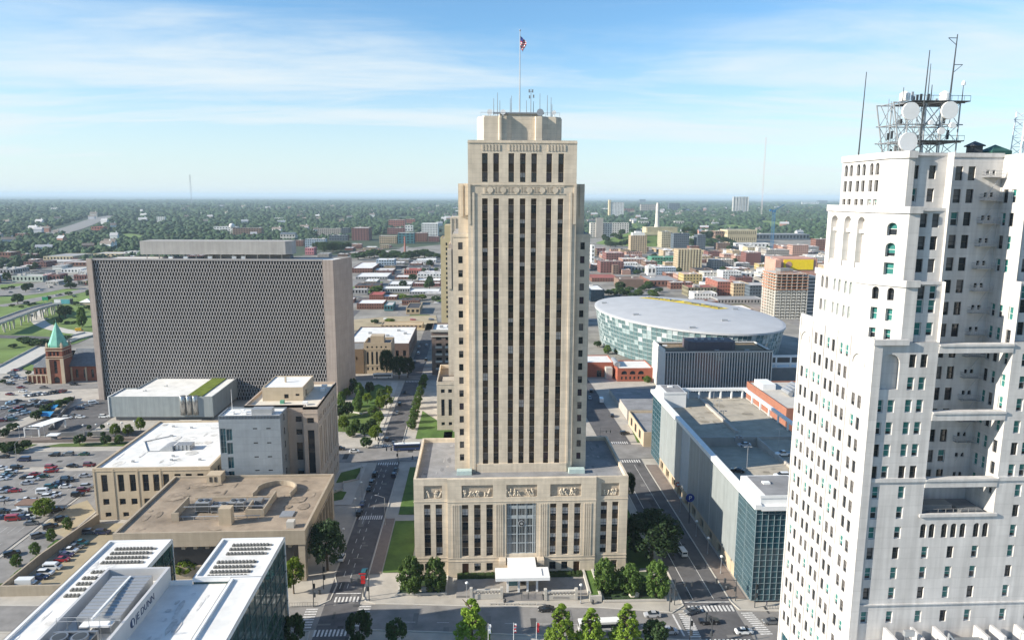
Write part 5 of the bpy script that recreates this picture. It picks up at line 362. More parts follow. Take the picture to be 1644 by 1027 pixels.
b.face([(60.4,186,.05),(60.6,186,.05),(60.4,290,.05),(60.2,290,.05)]); b.face([(66.4,186,.05),(66.55,186,.05),(66.4,290,.05),(66.25,290,.05)])
for p in (((52.6,179),(53.1,179),(53.5,169),(53,169)),((-40.6,193.6),(-33.4,193.4),(-33.4,193.0),(-40.6,193.2)),((57.8,185),(70.5,184.6),(70.5,184.2),(57.8,184.6))): b.face([(x,y,.055) for x,y in p])
for x in range(-20,50,9): b.face([(x,178.4-.075*(x+20)*.9,.05),(x+3.2,178.2-.075*(x+20)*.9,.05),(x+3.2,178.35-.075*(x+20)*.9,.05),(x,178.55-.075*(x+20)*.9,.05)])
for i in range(70):
    x,y=random.choice([(random.uniform(-42,-34),random.uniform(160,296)),(random.uniform(58.5,69),random.uniform(165,296)),(random.uniform(-60,80),random.uniform(170,180)),(random.uniform(-200,60),random.uniform(299,314))]); w,l=random.uniform(.5,2.4),random.uniform(.8,7); w,l=(w,l) if random.random()<.6 else (l*.6,w)
    PT.face([(x,y,.047),(x+w,y,.047),(x+w,y+l,.047),(x,y+l,.047)],i%2)
o=link('road_patches',PT.mesh('road_patches',[mat('fresh_asphalt',(.06,.06,.062),.9,.2,.5),mat('old_patch',(.17,.165,.16),.9,.2,.5)])); o['kind']='structure'
o=link('road_markings',b.mesh('road_markings',[G['line']])); o['kind']='structure'
b=MB()  # lot bay lines
for yy in (214,226,238,250,262,274,286):
    for k in range(60): x=-320+k*2.8; b.face([(x,yy-2.4,.1),(x+.12,yy-2.4,.1),(x+.12,yy+2.4,.1),(x,yy+2.4,.1)])
for yy in (340,352,364,376,388):
    for k in range(30): x=-322+k*2.8; b.face([(x,yy-2.4,.1),(x+.12,yy-2.4,.1),(x+.12,yy+2.4,.1),(x,yy+2.4,.1)])
o=link('parking_bay_lines',b.mesh('parking_bay_lines',[G['line']])); o['kind']='structure'
b=MB()  # kerbs, a real step
def kerb(pts,w=.35,h=.14):
    for i in range(len(pts)-1):
        a=Vector(pts[i]); c=Vector(pts[i+1]); d=(c-a).normalized(); n=Vector((-d.y,d.x))*w/2
        b.prism([tuple(a-n),tuple(c-n),tuple(c+n),tuple(a+n)],-.05,h)
for pts in ([(-420,205.3),(-52,187.2),(-44.5,187.3),(-41.6,190),(-41.2,198),(-43,204),(-43,290)],[(-32.8,290),(-32.8,192),(-31.5,189),(-28.5,187.7),(0,185.2),(34,183.1),(53,179.9),(57,183.2),(57.4,199),(57.3,290)],[(70.9,290),(70.9,184.5),(72,180.4),(87,179),(330,161.4)],[(-33,160),(-33,174),(-31,175.4),(-28,175.2),(58,167),(58,150)],[(-420,188.6),(-44,175.4),(-43,160)],[(-44.3,322),(-45,430)],[(-34.5,322),(-35.6,430)],[(-149.4,150),(-149.4,296)],[(-136.7,150),(-136.7,296)],[(-330,316),(-46,316)]): kerb(pts)
o=link('kerb',b.mesh('kerb',[G['conc2']])); o['kind']='structure'
b=MB()
for x in list(range(-165,10,88))+list(range(190,800,92)): b.face([(x,600,-.2),(x+13,600,-.2),(x+13+(.1*x if x>0 else 0),1650,-.2),(x+(.1*x if x>0 else 0),1650,-.2)])
for y in range(650,1650,105): b.face([(-330,y,-.16),(820,y,-.16),(820,y+12,-.16),(-330,y+12,-.16)])
o=link('district_streets',b.mesh('district_streets',[G['asphl']])); o['kind']='structure'
b=MB()
for i in range(46):
    x,y=random.choice([(random.uniform(-150,-20),random.uniform(650,1300)),(random.uniform(230,740),random.uniform(700,1550)),(random.uniform(-520,-330),random.uniform(930,1150))]); w,l=random.uniform(10,34),random.uniform(14,50); b.face([(x,y,-.24),(x+w,y,-.24),(x+w,y+l,-.24),(x,y+l,-.24)],i%2)
o=link('district_lots',b.mesh('district_lots',[G['grassd'],G['asph']])); o['kind']='structure'
# ---------------------------------------------------------------- the stone tower with its podium
def SPM(w,h):
    key=('sp',round(w,2),round(h,2))
    if key not in WM:
        m=MB(); m.box(0,w,0,.2,0,h,0,'k'); m.box(0,w,-.12,0,-.05,.07,1)
        for q in (.33,.66): m.box(w*q-.05,w*q+.05,-.08,0,.07,h,0)
        WM[key]=m.mesh('spandrel',[G['spandrel'],G['limed']])
    return WM[key]
def city_tower():
    T=Th('stone_tower','tall stepped limestone tower with dark vertical window strips on a carved podium','tower',(13,215,0))
    b=MB(); mats=[G['lime'],G['groof'],G['limed']]
    st=lambda: random.choice(['dB','d1','pB','1','db'])
    # podium
    cx=13.0
    def strips(xs,x0,z0=6.6,z1=22.8): return [(a-x0,c-x0,z0,z1) for a,c in xs]
    Lp=[(-15.8,-13.9),(-12.4,-10.5)]; Cp=[(-4.7,-2.8),(-1.1,.8),(2.5,4.4),(21.3,23.2),(24.9,26.8),(28.5,30.4)]; Rp=[(36.5,38.4),(39.9,41.8)]
    dd=.7
    wall(b,(-18.7,201.6),(-8.9,201.6),0,30.7,strips(Lp,-18.7)+[(a+18.7,c+18.7,2.0,4.2) for a,c in Lp]+[(4.9-2,4.9+3.3,24.6,28.6)],dd)
    wall(b,(-8.9,201),(34.9,201),0,30.7,strips(Cp,-8.9)+[(8.4+8.9,17.3+8.9,6.0,23.0)]+[(a+8.9,c+8.9,(0.6 if i in(0,5) else 1.8),4.4) for i,(a,c) in enumerate(Cp)]+[(a+8.9,c+8.9,25.0,28.8) for a,c in((-4.7,4.4),(8.4,17.4),(21.3,30.4))],dd)
    wall(b,(34.9,201.6),(44.5,201.6),0,30.7,strips(Rp,34.9)+[(a-34.9,c-34.9,2.0,4.2) for a,c in Rp]+[(1.6,6.9,24.6,28.6)],dd)
    for x in (-8.9,34.9): wall(b,(x,201.6),(x,201),0,30.7) if x<0 else wall(b,(x,201),(x,201.6),0,30.7)
    side=grid(3,32,5,2,6.6,30,1,16.2,None)
    wall(b,(44.5,201.6),(44.5,238),0,30.7,side,dd); wall(b,(-18.7,238),(-18.7,201.6),0,30.7,side,dd); wall(b,(44.5,238),(-18.7,238),0,30.7)
    # podium roof and parapets
    z=30.7
    b.face([(-18.2,202.1,29.3),(44,202.1,29.3),(44,237.5,29.3),(-18.2,237.5,29.3)],1)
    b.box(-18.7,-8.9,201.6,202.3,29.3,30.72,0,'bf'); b.box(-8.9,34.9,201,202.3,29.3,30.7,0,'bf'); b.box(34.9,44.5,201.6,202.3,29.3,30.72,0,'bf'); b.box(-18.7,-18.0,202.3,238,29.3,30.7,0,'bfl'); b.box(43.8,44.5,202.3,238,29.3,30.7,0,'bfr'); b.box(-18,43.8,237.3,238,29.3,30.7,0,'bk')
    for x in (-18.7,-17.6): pass
    # string courses and pilaster fluting
    for q in ((-18.82,-9.0,201.48),(-9.02,35.02,200.88),(35.0,44.62,201.48)):
        for zz in (4.9,5.9,23.6): b.box(q[0],q[1],q[2],q[2]+.12,zz,zz+.25,0,'k')
    for x0 in (-7.6,5.2,18.3,31.4):
        for i in range(4): b.box(x0+i*.62,x0+i*.62+.34,200.86,201,6.2,22.8,0,'k')
    # stair parapets flanking the portal
    b.box(6.2,8.2,198.5,201,4.6,6.2,0,'k'); b.box(17.5,19.5,198.5,201,4.6,6.2,0,'k')
    # tower shaft
    cols=[(1.6,3.2),(4.8,6.4),(9.1,10.7),(12.4,14.0),(15.6,17.2),(19.9,21.5),(23.3,24.9)]
    x0,x1=-2.4,28.6; sh=[(a-x0,c-x0,28.7,111.3) for a,c in cols]+[(a-x0,c-x0,115.9,123.9) for a,c in cols]
    wall(b,(x0,210),(x1,210),28.2,127.5,sh,1.0)
    sv=grid(3,33,6,1.6,29.5,99,1,81,None)
    wall(b,(x1,210),(x1,246),28.2,127.5,sv,.8); wall(b,(x0,246),(x0,210),28.2,127.5,sv,.8); wall(b,(x1,246),(x0,246),28.2,127.5)
    roofslab(b,x0,x1,210,246,127.5,1.0,.8,0,1)
    b.box(x0-.15,x1+.15,209.8,210,115.0,115.35,0,'k'); b.box(x0-.1,x1+.1,209.82,210,126.7,127.0,0,'k')
    b.box(-.2,27.0,209.6,210,28.2,32,0,'bk')
    # upper fluting under the cornice
    for i in range(26):
        x=1.6+i*.93
        if any(a<x<c+.4 for a,c in ((6.9,8.4),(17.6,19.2))): continue
        b.box(x,x+.45,209.85,210,124.6,126.3,0,'k')
    # shoulders of the shaft, stepped wings
    wz=lambda n: [(2.2-.65,2.2+.65,98.7-2.1-4.02*i,98.7-4.02*i) for i in range(n)]
    wl=[(a,c,q0,q1,False,st()) for a,c,q0,q1 in wz(17)]
    wr=[(4.6-a-1.3+.0,4.6-a,q0,q1,False,st()) for a,c,q0,q1 in wz(17)]
    wall(b,(-6.95,212),(-2.4,212),28.2,101.2,wl,.4,T=T); wall(b,(28.6,212),(33.2,212),28.2,101.2,wr,.4,T=T)
    ws=grid(2,30,6,1.3,32.5,4.02,17,2.1,None)
    wall(b,(33.2,212),(33.2,244),28.2,101.2,ws,.3); wall(b,(-6.95,244),(-6.95,212),28.2,101.2,ws,.3); wall(b,(33.2,244),(28.6,244),28.2,101.2); wall(b,(-2.4,244),(-6.95,244),28.2,101.2)
    b.face([(-6.95,212,101.2),(-2.4,212,101.2),(-2.4,244,101.2),(-6.95,244,101.2)],1); b.face([(28.6,212,101.2),(33.2,212,101.2),(33.2,244,101.2),(28.6,244,101.2)],1)
    b.box(-7.1,-2.4,211.85,212,100.2,100.9,0,'k'); b.box(28.6,33.35,211.85,212,100.2,100.9,0,'k')
    for xa,xc in ((-5.3,-2.4),(28.6,31.5)): b.box(xa,xc,213.5,242,101.2,115.5,0,'b')
    for xa,xc in ((-4.6,-3.9),(30.1,30.8)): b.box(xa,xc,213.1,213.5,106,115.2,0,'k')
    for xa,xc,zb in ((-3.3,-2.4,106.5),(28.6,29.4,106.5),(-2.4,-1.7,104),(27.9,28.6,104)): b.box(xa,xc,209.7 if zb<105 else 212.6,210 if zb<105 else 213.5,zb,115.2,0,'k')
    for xa,xc in ((-1.2,-.6),(26.8,27.4)): b.box(xa,xc,209.78,210,29,113,0,'bk')
    # frieze with discs
    b.box(1.2,25.2,209.86,210,112.5,112.7,0,'k'); b.box(1.2,25.2,209.86,210,114.6,114.8,0,'k')
    for i in range(6):
        x=3.9+i*3.72; b.lathe((x,209.7,113.65),[(.86,0),(.86,.1),(.7,.3)],14,0,'y')
        for k in (-1.6,-1.25,1.25,1.6): b.box(x+k-.1,x+k+.1,209.82,210,112.8,114.5,0,'k')
    # crown
    pl=[(.3,221),(2.2,217),(6.4,217),(6.7,216.6),(7.3,216.6),(7.6,217),(8.8,217),(10.3,218.4),(17.2,218.4),(17.4,217.3),(19.2,217.3),(20.9,218.6),(23.4,218.6),(25.3,220.6),(25.3,240),(23,243),(2.6,243),(.3,240)]
    b.prism(pl,126.6,134.5,0,top=1); b.prism([(x*.985+.2,217+(y-217)*.985+.3) for x,y in pl],134.5,134.9,0,top=1)
    b.box(7,19.5,220.2,240,134.9,136.0,0,'b',top=1)
    T.part('wall',b,mats)
    # carved panels
    rr=random.Random(3)
    for (xa,xc,z0,z1,y) in ((-15.7,-10.6,24.7,28.5,201.6),(-4.6,4.3,25.1,28.7,201),(8.5,17.3,25.1,28.7,201),(21.4,30.3,25.1,28.7,201),(36.6,41.7,24.7,28.5,201.6)):
        c=MB(); c.box(xa,xc,y+.5,y+.62,z0,z1,0)
        for k in range(int((xc-xa)*1.6)):
            x=rr.uniform(xa+.5,xc-.5); h=rr.uniform(1.2,2.9); zz=z0+.15; ln=rr.uniform(-.9,.9)
            c.tube((x,y+.45,zz),(x+ln,y+.4,zz+h*.62),rr.uniform(.16,.3),rr.uniform(.2,.34),6,1); c.lathe((x+ln*1.1,y+.2,zz+h*.62+.3),[(.05,-.28),(.24,-.12),(.26,.1),(.1,.28)],7,1)
            c.tube((x+ln*.6,y+.4,zz+h*.5),(x+ln*.6+rr.uniform(-1,1),y+.35,zz+h*.5+rr.uniform(-.6,.8)),.12,.09,5,1)
        T.part('carved_relief',c,[G['limed'],G['lime']])
    # window bays
    fl=20; pitch=(111.3-28.7)/fl
    for ci,(a,c) in enumerate(cols):
        m=MB(); w=c-a; win=[]; m.box(a,c,211.05,211.12,28.7,123.9,0,'k'); bay=T.part('window_bay',m,[G['spandrel']])
        for k in range(fl):
            z0=28.7+k*pitch; win.append((z0,2.35))
            s_=link('spandrel',SPM(w,pitch-2.35),bay); s_.location=Vector((a,210.78,z0+2.35))-T.base
        s_=link('spandrel',SPM(w,2.3),bay); s_.location=Vector((a,210.78,118.65))-T.base
        win+=[(115.9,2.7),(121.0,2.9)]
        for z0,h in win:
            s='pB' if ci in (1,5) and random.random()<.75 else random.choices(['2','d2h','2b','d2B','dB','2B'],[5,3,.7,1.5,2,.28])[0]
            o=link('window',winmesh(w,h,s),bay); o.location=Vector((a,210.9,z0))-T.base
    for xs,y in ((Lp,201.6),(Cp,201),(Rp,201.6)):
        for i,(a,c) in enumerate(xs):
            m=MB(); m.box(a,c,y+.72,y+.78,6.6,22.8,0,'k'); bay=T.part('window_bay',m,[G['spandrel']])
            for k in range(4): s_=link('spandrel',SPM(c-a,1.45),bay); s_.location=Vector((a,y+.52,9.2+4.05*k))-T.base
            for k in range(4):
                o=link('window',winmesh(c-a,2.6,random.choice(['2b','2h','d2h','2','2h'])),bay); o.location=Vector((a,y+.62,6.6+4.05*k))-T.base
            if xs is Cp and i in (0,5):
                d=MB(); d.box(a,c,y+.5,y+.62,.6,4.4,0); d.box(a+.15,c-.15,y+.44,y+.5,.7,4.2,1); T.part('door',d,[G['wood'],mat('door_bronze',(.10,.05,.03),.5,.2,1)])
            else:
                o=link('window',winmesh(c-a,2.2 if xs is not Cp else 2.6,random.choice(['2b','2','d2h'])),T.o); o.location=Vector((a,y+.62,2.0 if xs is not Cp else 1.8))-T.base
    # portal screen
    m=MB(); m.box(8.4,17.3,201.6,201.7,6.0,23.0,0); 
    for x in (8.9,9.5,11.6,14.2,16.3,16.9): m.box(x-.14,x+.14,201.3,201.6,7.2,23,1)
    for i in range(16): x=9.5+.475*i; m.box(x-.05,x+.05,201.42,201.6,7.2,23,1)
    for zz in (7.2,10.4,13.2,15.8,18.2,19.0,21.9): m.box(8.6,17.1,201.38,201.6,zz-.12,zz+.12,1)
    m.box(8.4,17.3,201.2,201.6,6.0,7.1,2); m.box(9.3,16.5,201.36,201.42,18.2,19.0,1); m.box(9.3,16.5,201.36,201.42,21.2,22.2,1)
    ps=T.part('portal_screen',m,[G['glass'],mat('aluminium_screen',(.36,.39,.40),.5,.1,.5,metal=.1),G['lime']])
    m=MB(); m.lathe((12.9,201.22,16.6),[(1.0,0),(1.0,.12)],20,0,'y'); m.lathe((12.9,201.16,16.6),[(.78,0),(.78,.06)],18,1,'y'); m.lathe((12.9,201.12,16.6),[(.4,0),(.4,.04)],14,0,'y'); T.part('seal',m,[G['steel'],G['glass']],parent=ps)
    # canopy, vestibule
    m=MB(); m.box(4.9,20.3,189.2,195.2,5.0,5.9,0); m.box(7,18.2,190.3,194.2,5.9,6.1,0); m.box(8.6,16.9,195.2,201,5.3,6.0,0)
    for x in (8.4,11.6,14.1,16.8): m.box(x-.3,x+.3,191.0,191.6,0.6,5.0,0)
    T.part('canopy',m,[G['wpaint']])
    m=MB(); m.box(8.6,16.9,194.6,200.9,.5,5.0,0,'b'); m.box(8.6,11.4,194.45,194.6,.6,4.6,1); m.box(12.2,13.7,194.45,194.6,.6,4.6,2)
    T.part('vestibule',m,[G['stone'],G['glassg'],G['wood']])
    T.windows(60)
    patches(T,-17.5,-8,203,236,29.3,16,[(.30,.30,.30),(.19,.19,.2),(.27,.26,.25)],2); patches(T,34,43,203,236,29.3,14,[(.30,.30,.30),(.19,.19,.2)],3)
    # rooftop plant and copper boxes
    m=MB(); m.box(-6.3,-1.8,207.6,209.8,29.3,30.6,0); m.box(27.6,32.4,207.6,209.8,29.3,30.6,0)
    T.part('roof_hatch',m,[mat('pale_copper',(.45,.55,.52),.6,.15,.8)])
    return T
city_tower()
# plaza: steps, balustrades, planters, boulders
T=Th('entrance_terrace','stone entrance terrace with steps and two balustrades before the tower door','terrace',(12.5,191,0))
b=MB(); b.box(-6.2,31.2,189.8,201,-.1,.6,0,'b',top=1)
for i in range(5): b.box(7.4,18.2,187.6+i*.44,189.8,-.1,.12*(i+1),0,'bk')
T.part('steps',b,[mat('worn_granite',(.22,.21,.205),.9,.2,.6),mat('terrace_slabs',(.27,.255,.24),.9,.2,.4)])  # slab colour is darkened to stand in for shade over the terrace
for xa,xc,y0 in ((-2.4,7.0,188.8),(18.5,28.0,187.4)):
    b=MB(); b.box(xa,xc,y0,y0+.7,0,1.5,0,'b'); b.box(xa,xc,y0-.1,y0+.8,2.4,2.7,0)
    for i in range(9): x=xa+.9+i*(xc-xa-1.8)/8; b.lathe((x,y0+.35,1.5),[(.22,0),(.14,.2),(.22,.5),(.14,.9)],8,0)
    for x in (xa,xc-.8): b.box(x,x+.8,y0-.15,y0+.85,0,3.3,0,'b')
    T.part('balustrade',b,[G['conc2']])
text('CITY HALL',.95,G['concrete'],Vector((23.2,187.33,.75))-T.base,(PI/2,0,0),T.o,.03,'carved_letters')
for k in (12.2,14.2):
    b=MB()
    for q in range(5): b.tube((k,187.7+q*.5,.1+.1*q),(k,187.7+q*.5,1.15+.1*q),.04,mi=0)
    b.tube((k,187.6,1.1),(k,189.8,1.7),.05); T.part('handrail',b,[G['dmetal']])
for xa,xc,y0,y1,l in ((-23,-8.9,191.6,201.4,'dark planted bed with low kerb wall left of the tower steps'),(35,53,185.6,201.4,'dark planted bed with low kerb wall right of the tower steps')):
    P=Th('planter',l,'planter',((xa+xc)/2,y0,0)); b=MB()
    b.box(xa,xc,y0,y0+.5,0,.55,0,'b'); b.box(xa,xa+.5,y0+.5,y1,0,.55,0,'b'); b.box(xc-.5,xc,y0+.5,y1,0,.55,0,'b'); P.part('kerb_wall',b,[G['conc2']]); c=MB(); c.box(xa+.5,xc-.5,y0+.5,y1,0,.3,0,'b'); P.part('planting',c,[mat('ground_cover',(.03,.06,.018),.95,.4,.8)])
b=MB(); b.box(31.2,31.9,188,201,0,1.6,0,'b'); b.box(34.0,34.6,186.6,201,0,1.8,0,'b'); b.box(31.2,34.6,185.9,186.6,0,1.8,0,'b'); b.box(31.9,34,186.6,201,0,1.3,1,'b'); tag(link('ramp_wall',b.mesh('ramp_wall',[G['conc2'],G['grass']])),'pale raised bed wall right of the entrance steps','wall')
for a,c,y in ((-6.2,6,198.6),(19.6,31,198.6)):
    b=MB(); n=24
    for i in range(n):
        x=a+(c-a)*i/n; b.box(x,x+(c-a)/n*.97,y+random.uniform(0,.2),y+2.2,.6,1.5+random.uniform(-.15,.2),0,'b')
    tag(link('hedge',b.mesh('hedge',[leafmat('hedge_leaf',(.05,.085,.025))])),'clipped hedge along the tower base '+('left' if a<0 else 'right')+' of the canopy','hedge')
for x,y,l in ((-15.6,193.6,'pale boulder between the two left planter trees'),(44.2,187.8,'pale boulder between the right planter trees')):
    bm=bmesh.new(); bmesh.ops.create_icosphere(bm,subdivisions=2,radius=1.0)
    for v in bm.verts: k=1+random.uniform(-.14,.14); v.co=Vector((v.co.x*1.5*k,v.co.y*1.0*k,v.co.z*.9*k))
    me=bpy.data.meshes.new('boulder'); bm.to_mesh(me); bm.free(); me.materials.append(G['rock']); o=link('boulder',me); o.location=(x,y,.8); tag(o,l,'boulder')
# ---------------------------------------------------------------- white twin-winged tower on the right
def white_tower():
    T=Th('white_tower','white brick setback tower with a bridged light court and antenna roof','tower',(86,128,0))
    b=MB(); mats=[G['white'],G['groof'],G['dconc']]
    gs=lambda: random.choices(['g1wB','g1wh','d1','d1h','1','g1wb'],[4,3,1.5,1,1.3,2])[0]
    ds=lambda: random.choices(['d1','d1h','1','d1B','g1wb'],[3,2,3,1,1])[0]
    rowsz=[84.4,80.4,76.4,72.4,68.4,64.4,60.6,56.8,53.0,49.1,45.2,41.3,37.3]
    X0,X1,Y0,Y1=67.4,103.8,118.0,146.0; CX0,CX1,CY=79.0,92.2,125.6
    # left face: five bays of paired windows, u runs from back (Y1) to front
    ys=[142.9,137.7,132.7,127.7,122.0]; lf=[]
    for i,y in enumerate(ys):
        for dy in (-1.05,1.05):
            u=Y1-(y+dy)
            for z in rowsz+[33.2,29,25,21]:
                if i in (0,4) and z>80: continue
                lf.append((u-.6,u+.6,z-1.15,z+1.15,False,random.choice(['d1h','d1B','1','d1','g1wh'])))
    for i in (0,1,2,3):
        u=Y1-ys[i]; 
        for z in (15,9): lf.append((u-1.6,u+1.6,z-2,z+2,False,'t1m'))
    wall(b,(X0,Y1),(X0,Y0),0,87.6,lf,.3,T=T)
    # pavilions and piers stand 25 cm proud of the left face (thin pilaster strips between bays)
    for y in (145.6,140.4,135.2,130.2,125.3): b.box(X0-.22,X0,y-.25,y+.25,6,87.6,0,'r')
    # arched hood mouldings on the end bays
    def hood(y,z,r,x,th=.3):
        k=10
        for j in range(k):
            a0,a1=PI*j/k,PI*(j+1)/k
            q=[(x,y+r*math.cos(a0),z+r*math.sin(a0)),(x,y+r*math.cos(a1),z+r*math.sin(a1)),(x,y+(r+.22)*math.cos(a1),z+(r+.22)*math.sin(a1)),(x,y+(r+.22)*math.cos(a0),z+(r+.22)*math.sin(a0))]
            b.face([(p[0]-th,p[1],p[2]) for p in q],0); b.face([(q[3][0]-th,*q[3][1:]),(q[2][0]-th,*q[2][1:]),q[2],q[3]],0); b.face([q[0],q[1],(q[1][0]-th,*q[1][1:]),(q[0][0]-th,*q[0][1:])],0)
    hood(142.9,83.0,1.9,X0); hood(122.0,83.0,1.9,X0)
    # front: lower full width under the court
    f=[]
    mir=lambda c: 2*85.6-c
    lo=[70.2,74.9]; lo=lo+[mir(c) for c in lo]
    for z in (60.6,56.8,53.0,49.1,45.2,41.3,36.6):
        for c in lo: f.append((c-.6-X0,c+.6-X0,z-1.15,z+1.15,False,gs()))
    for z in (49.1,45.2,41.3,36.6):
        for c in (80.3,85.0,89.6): f.append((c-.6-X0,c+.6-X0,z-1.15,z+1.15,False,gs()))
    for c in (79.6,81.2,83.5,85.2,86.9,89.4,91.1): f.append((c-.55-X0,c+.55-X0,51.9,54.6,True,'d1' if c in(83.5,85.2,86.9) else '1'))
    hi=[69.5,71.5,74.6,76.6]; hi=hi+[mir(c) for c in hi]
    for z in rowsz[:6]:
        for c in hi:
            if z>80 and c in (69.5,71.5,mir(69.5),mir(71.5)): continue
            f.append((c-.6-X0,c+.6-X0,z-1.15,z+1.15,False,gs()))
    # whole front split: left wing, under the court, right wing
    def clip(u0,u1,z0,z1): return [(h[0]-u0,h[1]-u0,*h[2:]) for h in f if h[0]>=u0 and h[1]<=u1 and h[2]>=z0 and h[3]<=z1]
    wall(b,(X0,Y0),(CX0,Y0),0,87.6,clip(0,CX0-X0,0,88)+[(1.6,5.0,79.4,85.6,True,None)],.45,T=T)
    wall(b,(CX0,Y0),(CX1,Y0),0,56.2,clip(CX0-X0,CX1-X0,0,56.2),.45,T=T)
    wall(b,(CX1,Y0),(X1,Y0),0,87.6,clip(CX1-X0,X1-X0,0,88)+[(X1-CX1-5,X1-CX1-1.6,79.4,85.6,True,None)],.45,T=T)
    b.box(68.7,72.7,118.6,118.8,79,86,0,'k'); b.box(98.5,102.5,118.6,118.8,79,86,0,'k')
    # corner piers proud of the front, string courses
    for xa in (X0,X1-1.5): b.box(xa,xa+1.5,Y0-.45,Y0,0,87.4,0,'k')
    for zz,hh in ((39.0,.25),(62.6,.7)): b.box(X0+1.5,CX0+.0 if zz>60 else X1-1.5,Y0-.25,Y0,zz,zz+hh,0,'k')
    b.box(CX1,X1-1.5,Y0-.25,Y0,62.6,63.3,0,'k')
    for xa,xc in ((X0-.25,73.3),(97.9,X1+.25)): b.box(xa,xc,Y0-.7,Y0,87.3,88.25,0,'k')
    b.box(CX0-.5,CX1+.5,Y0-.35,Y0+.35,56.0,56.5,0)
    # far sides
    wall(b,(X1,Y0),(X1,Y1),0,87.6,(),.3); wall(b,(X1,Y1),(X0,Y1),0,87.6,(),.3)
    b.face([(X0,Y0,87.6),(CX0,Y0,87.6),(CX0,Y1,87.6),(X0,Y1,87.6)],1); b.face([(CX1,Y0,87.6),(X1,Y0,87.6),(X1,Y1,87.6),(CX1,Y1,87.6)],1); b.box(X0,X0+.4,Y0,Y1,87.6,88.3,0,'b'); b.box(X0+.4,72.0,Y0+.05,Y0+.2,87.6,88.2,0,'b')
    # court: floor, inner walls, back wall
    b.face([(CX0,Y0+.35,55.9),(CX1,Y0+.35,55.9),(CX1,CY,55.9),(CX0,CY,55.9)],1)
    back=[]
    for z in [116.2,112.3,108.3,104.3,100.3,96.3,92.3,88.3]+rowsz[:7]:
        for c in (81.0,84.4,86.7): back.append((c-.65-CX0,c+.65-CX0,z-1.2,z+1.2,False,ds()))
        for c in (89.6,90.7): back.append((c-.3-CX0,c+.3-CX0,z-.2,z+.6,False,'1'))
    wall(b,(CX0,CY),(CX1,CY),55.9,119.4,back,.35,T=T)
    inner=[]
    for z in [112.3,108.3,104.3,100.3,96.3,92.3,88.3]+rowsz[:7]:
        for u in (1.5,3.4,6.0): inner.append((u-.55,u+.55,z-1.15,z+1.15,False,gs()))
    wall(b,(CX1,CY),(CX1,Y0),55.9,98.0,[h for h in inner if h[3]<97],.35,T=T); wall(b,(CX0,Y0),(CX0,CY),55.9,98.0)
    wall(b,(CX1,CY),(CX1,Y0+1.2),98.0,119.4,[h for h in inner if h[2]>98.2 and h[1]<6],.35,T=T); wall(b,(CX0,Y0+1.2),(CX0,CY),98.0,119.4)
    # setback stages on both wings: chamfered prisms
    def stage(z0,z1,xf,xa,xp,ya,yb,cols,hole):
        """left wing: xf left plane, (xa) where the chamfer meets the front plane ya"""
        cy=ya+(xa-xf)*1.15
        lf=hole('L',yb,cy); wall(b,(xf,yb),(xf,cy),z0,z1,lf,1.1 if z0>97 and z0<105 else .5,T=T)
        L_=math.hypot(xa-xf,cy-ya); wall(b,(xf,cy),(xa,ya),z0,z1,hole('C',L_,0),.8,T=T)
        wall(b,(xa,ya),(xp,ya),z0,z1); wall(b,(xp,ya),(xp,ya+.6),z0,z1); wall(b,(xp,ya+.6),(CX0,ya+.6),z0,z1,hole('F',xp,0),.4,T=T)
        wall(b,(CX0,yb),(xf,yb),z0,z1); b.face([(xf,yb,z1-.5),(xf,cy,z1-.5),(xa,ya,z1-.5),(xp,ya,z1-.5),(CX0,ya+.6,z1-.5),(CX0,yb,z1-.5)],1)
        # coping
        c=[(xf-.3,yb),(xf-.3,cy),(xa-.2,ya-.35),(xp+.2,ya-.35),(xp+.2,ya),(xa,ya),(xf,cy),(xf,yb)]; b.prism(c,z1-.9,z1+.25,0,bottom=True)
        # mirrored, plainer twin on the right wing
        m=[(2*85.6-x,y) for x,y in [(CX0,ya+.6),(xp,ya+.6),(xp,ya),(xa,ya),(xf,cy),(xf,yb),(CX0,yb)]]
        for i in range(len(m)-1):
            p,q=m[i],m[(i+1)%len(m)]
            hl=()
            if i==0: hl=[(h[0]+q[0]-p[0]-(CX0-xp) if 0 else (CX0-xp)-h[1],(CX0-xp)-h[0],*h[2:]) for h in hole('F',xp,0)]
            wall(b,q,p,z0,z1,[(abs(q[0]-p[0])-h[1],abs(q[0]-p[0])-h[0],*h[2:]) for h in hl] if hl else (),.4,T=T) if 0 else wall(b,p,q,z0,z1,[(h[0],h[1],*h[2:]) for h in hl],.4,T=T)
        b.face([(x,y,z1-.5) for x,y in reversed(m)][::-1],1)
    def h2(k,a,c):
        if k=='L':
            o=[]
            for y in (137.7,132.7,128.6):
                for dy in (-.9,.9):
                    u=a-(y+dy); o+=[(u-.5,u+.5,94.6,96.9,True,gs()),(u-.5,u+.5,90.2,92.4,False,gs())]
            return o
        if k=='C': return [(a*.5-1.9,a*.5-.8,94.6,96.8,True,gs()),(a*.5+.6,a*.5+1.7,94.6,96.8,True,gs()),(a*.5-1.9,a*.5-.8,91.0,93.2,False,gs()),(a*.5+.6,a*.5+1.7,91.0,93.2,False,gs()),(a*.5-1.9,a*.5-.8,87.7,89.6,False,gs()),(a*.5+.6,a*.5+1.7,87.7,89.6,False,gs())]
        return [(c2-.6-a,c2+.6-a,z-1.15,z+1.15,False,gs()) for c2 in (75.4,77.5) for z in (89.8,93.7,97.0-.9)]
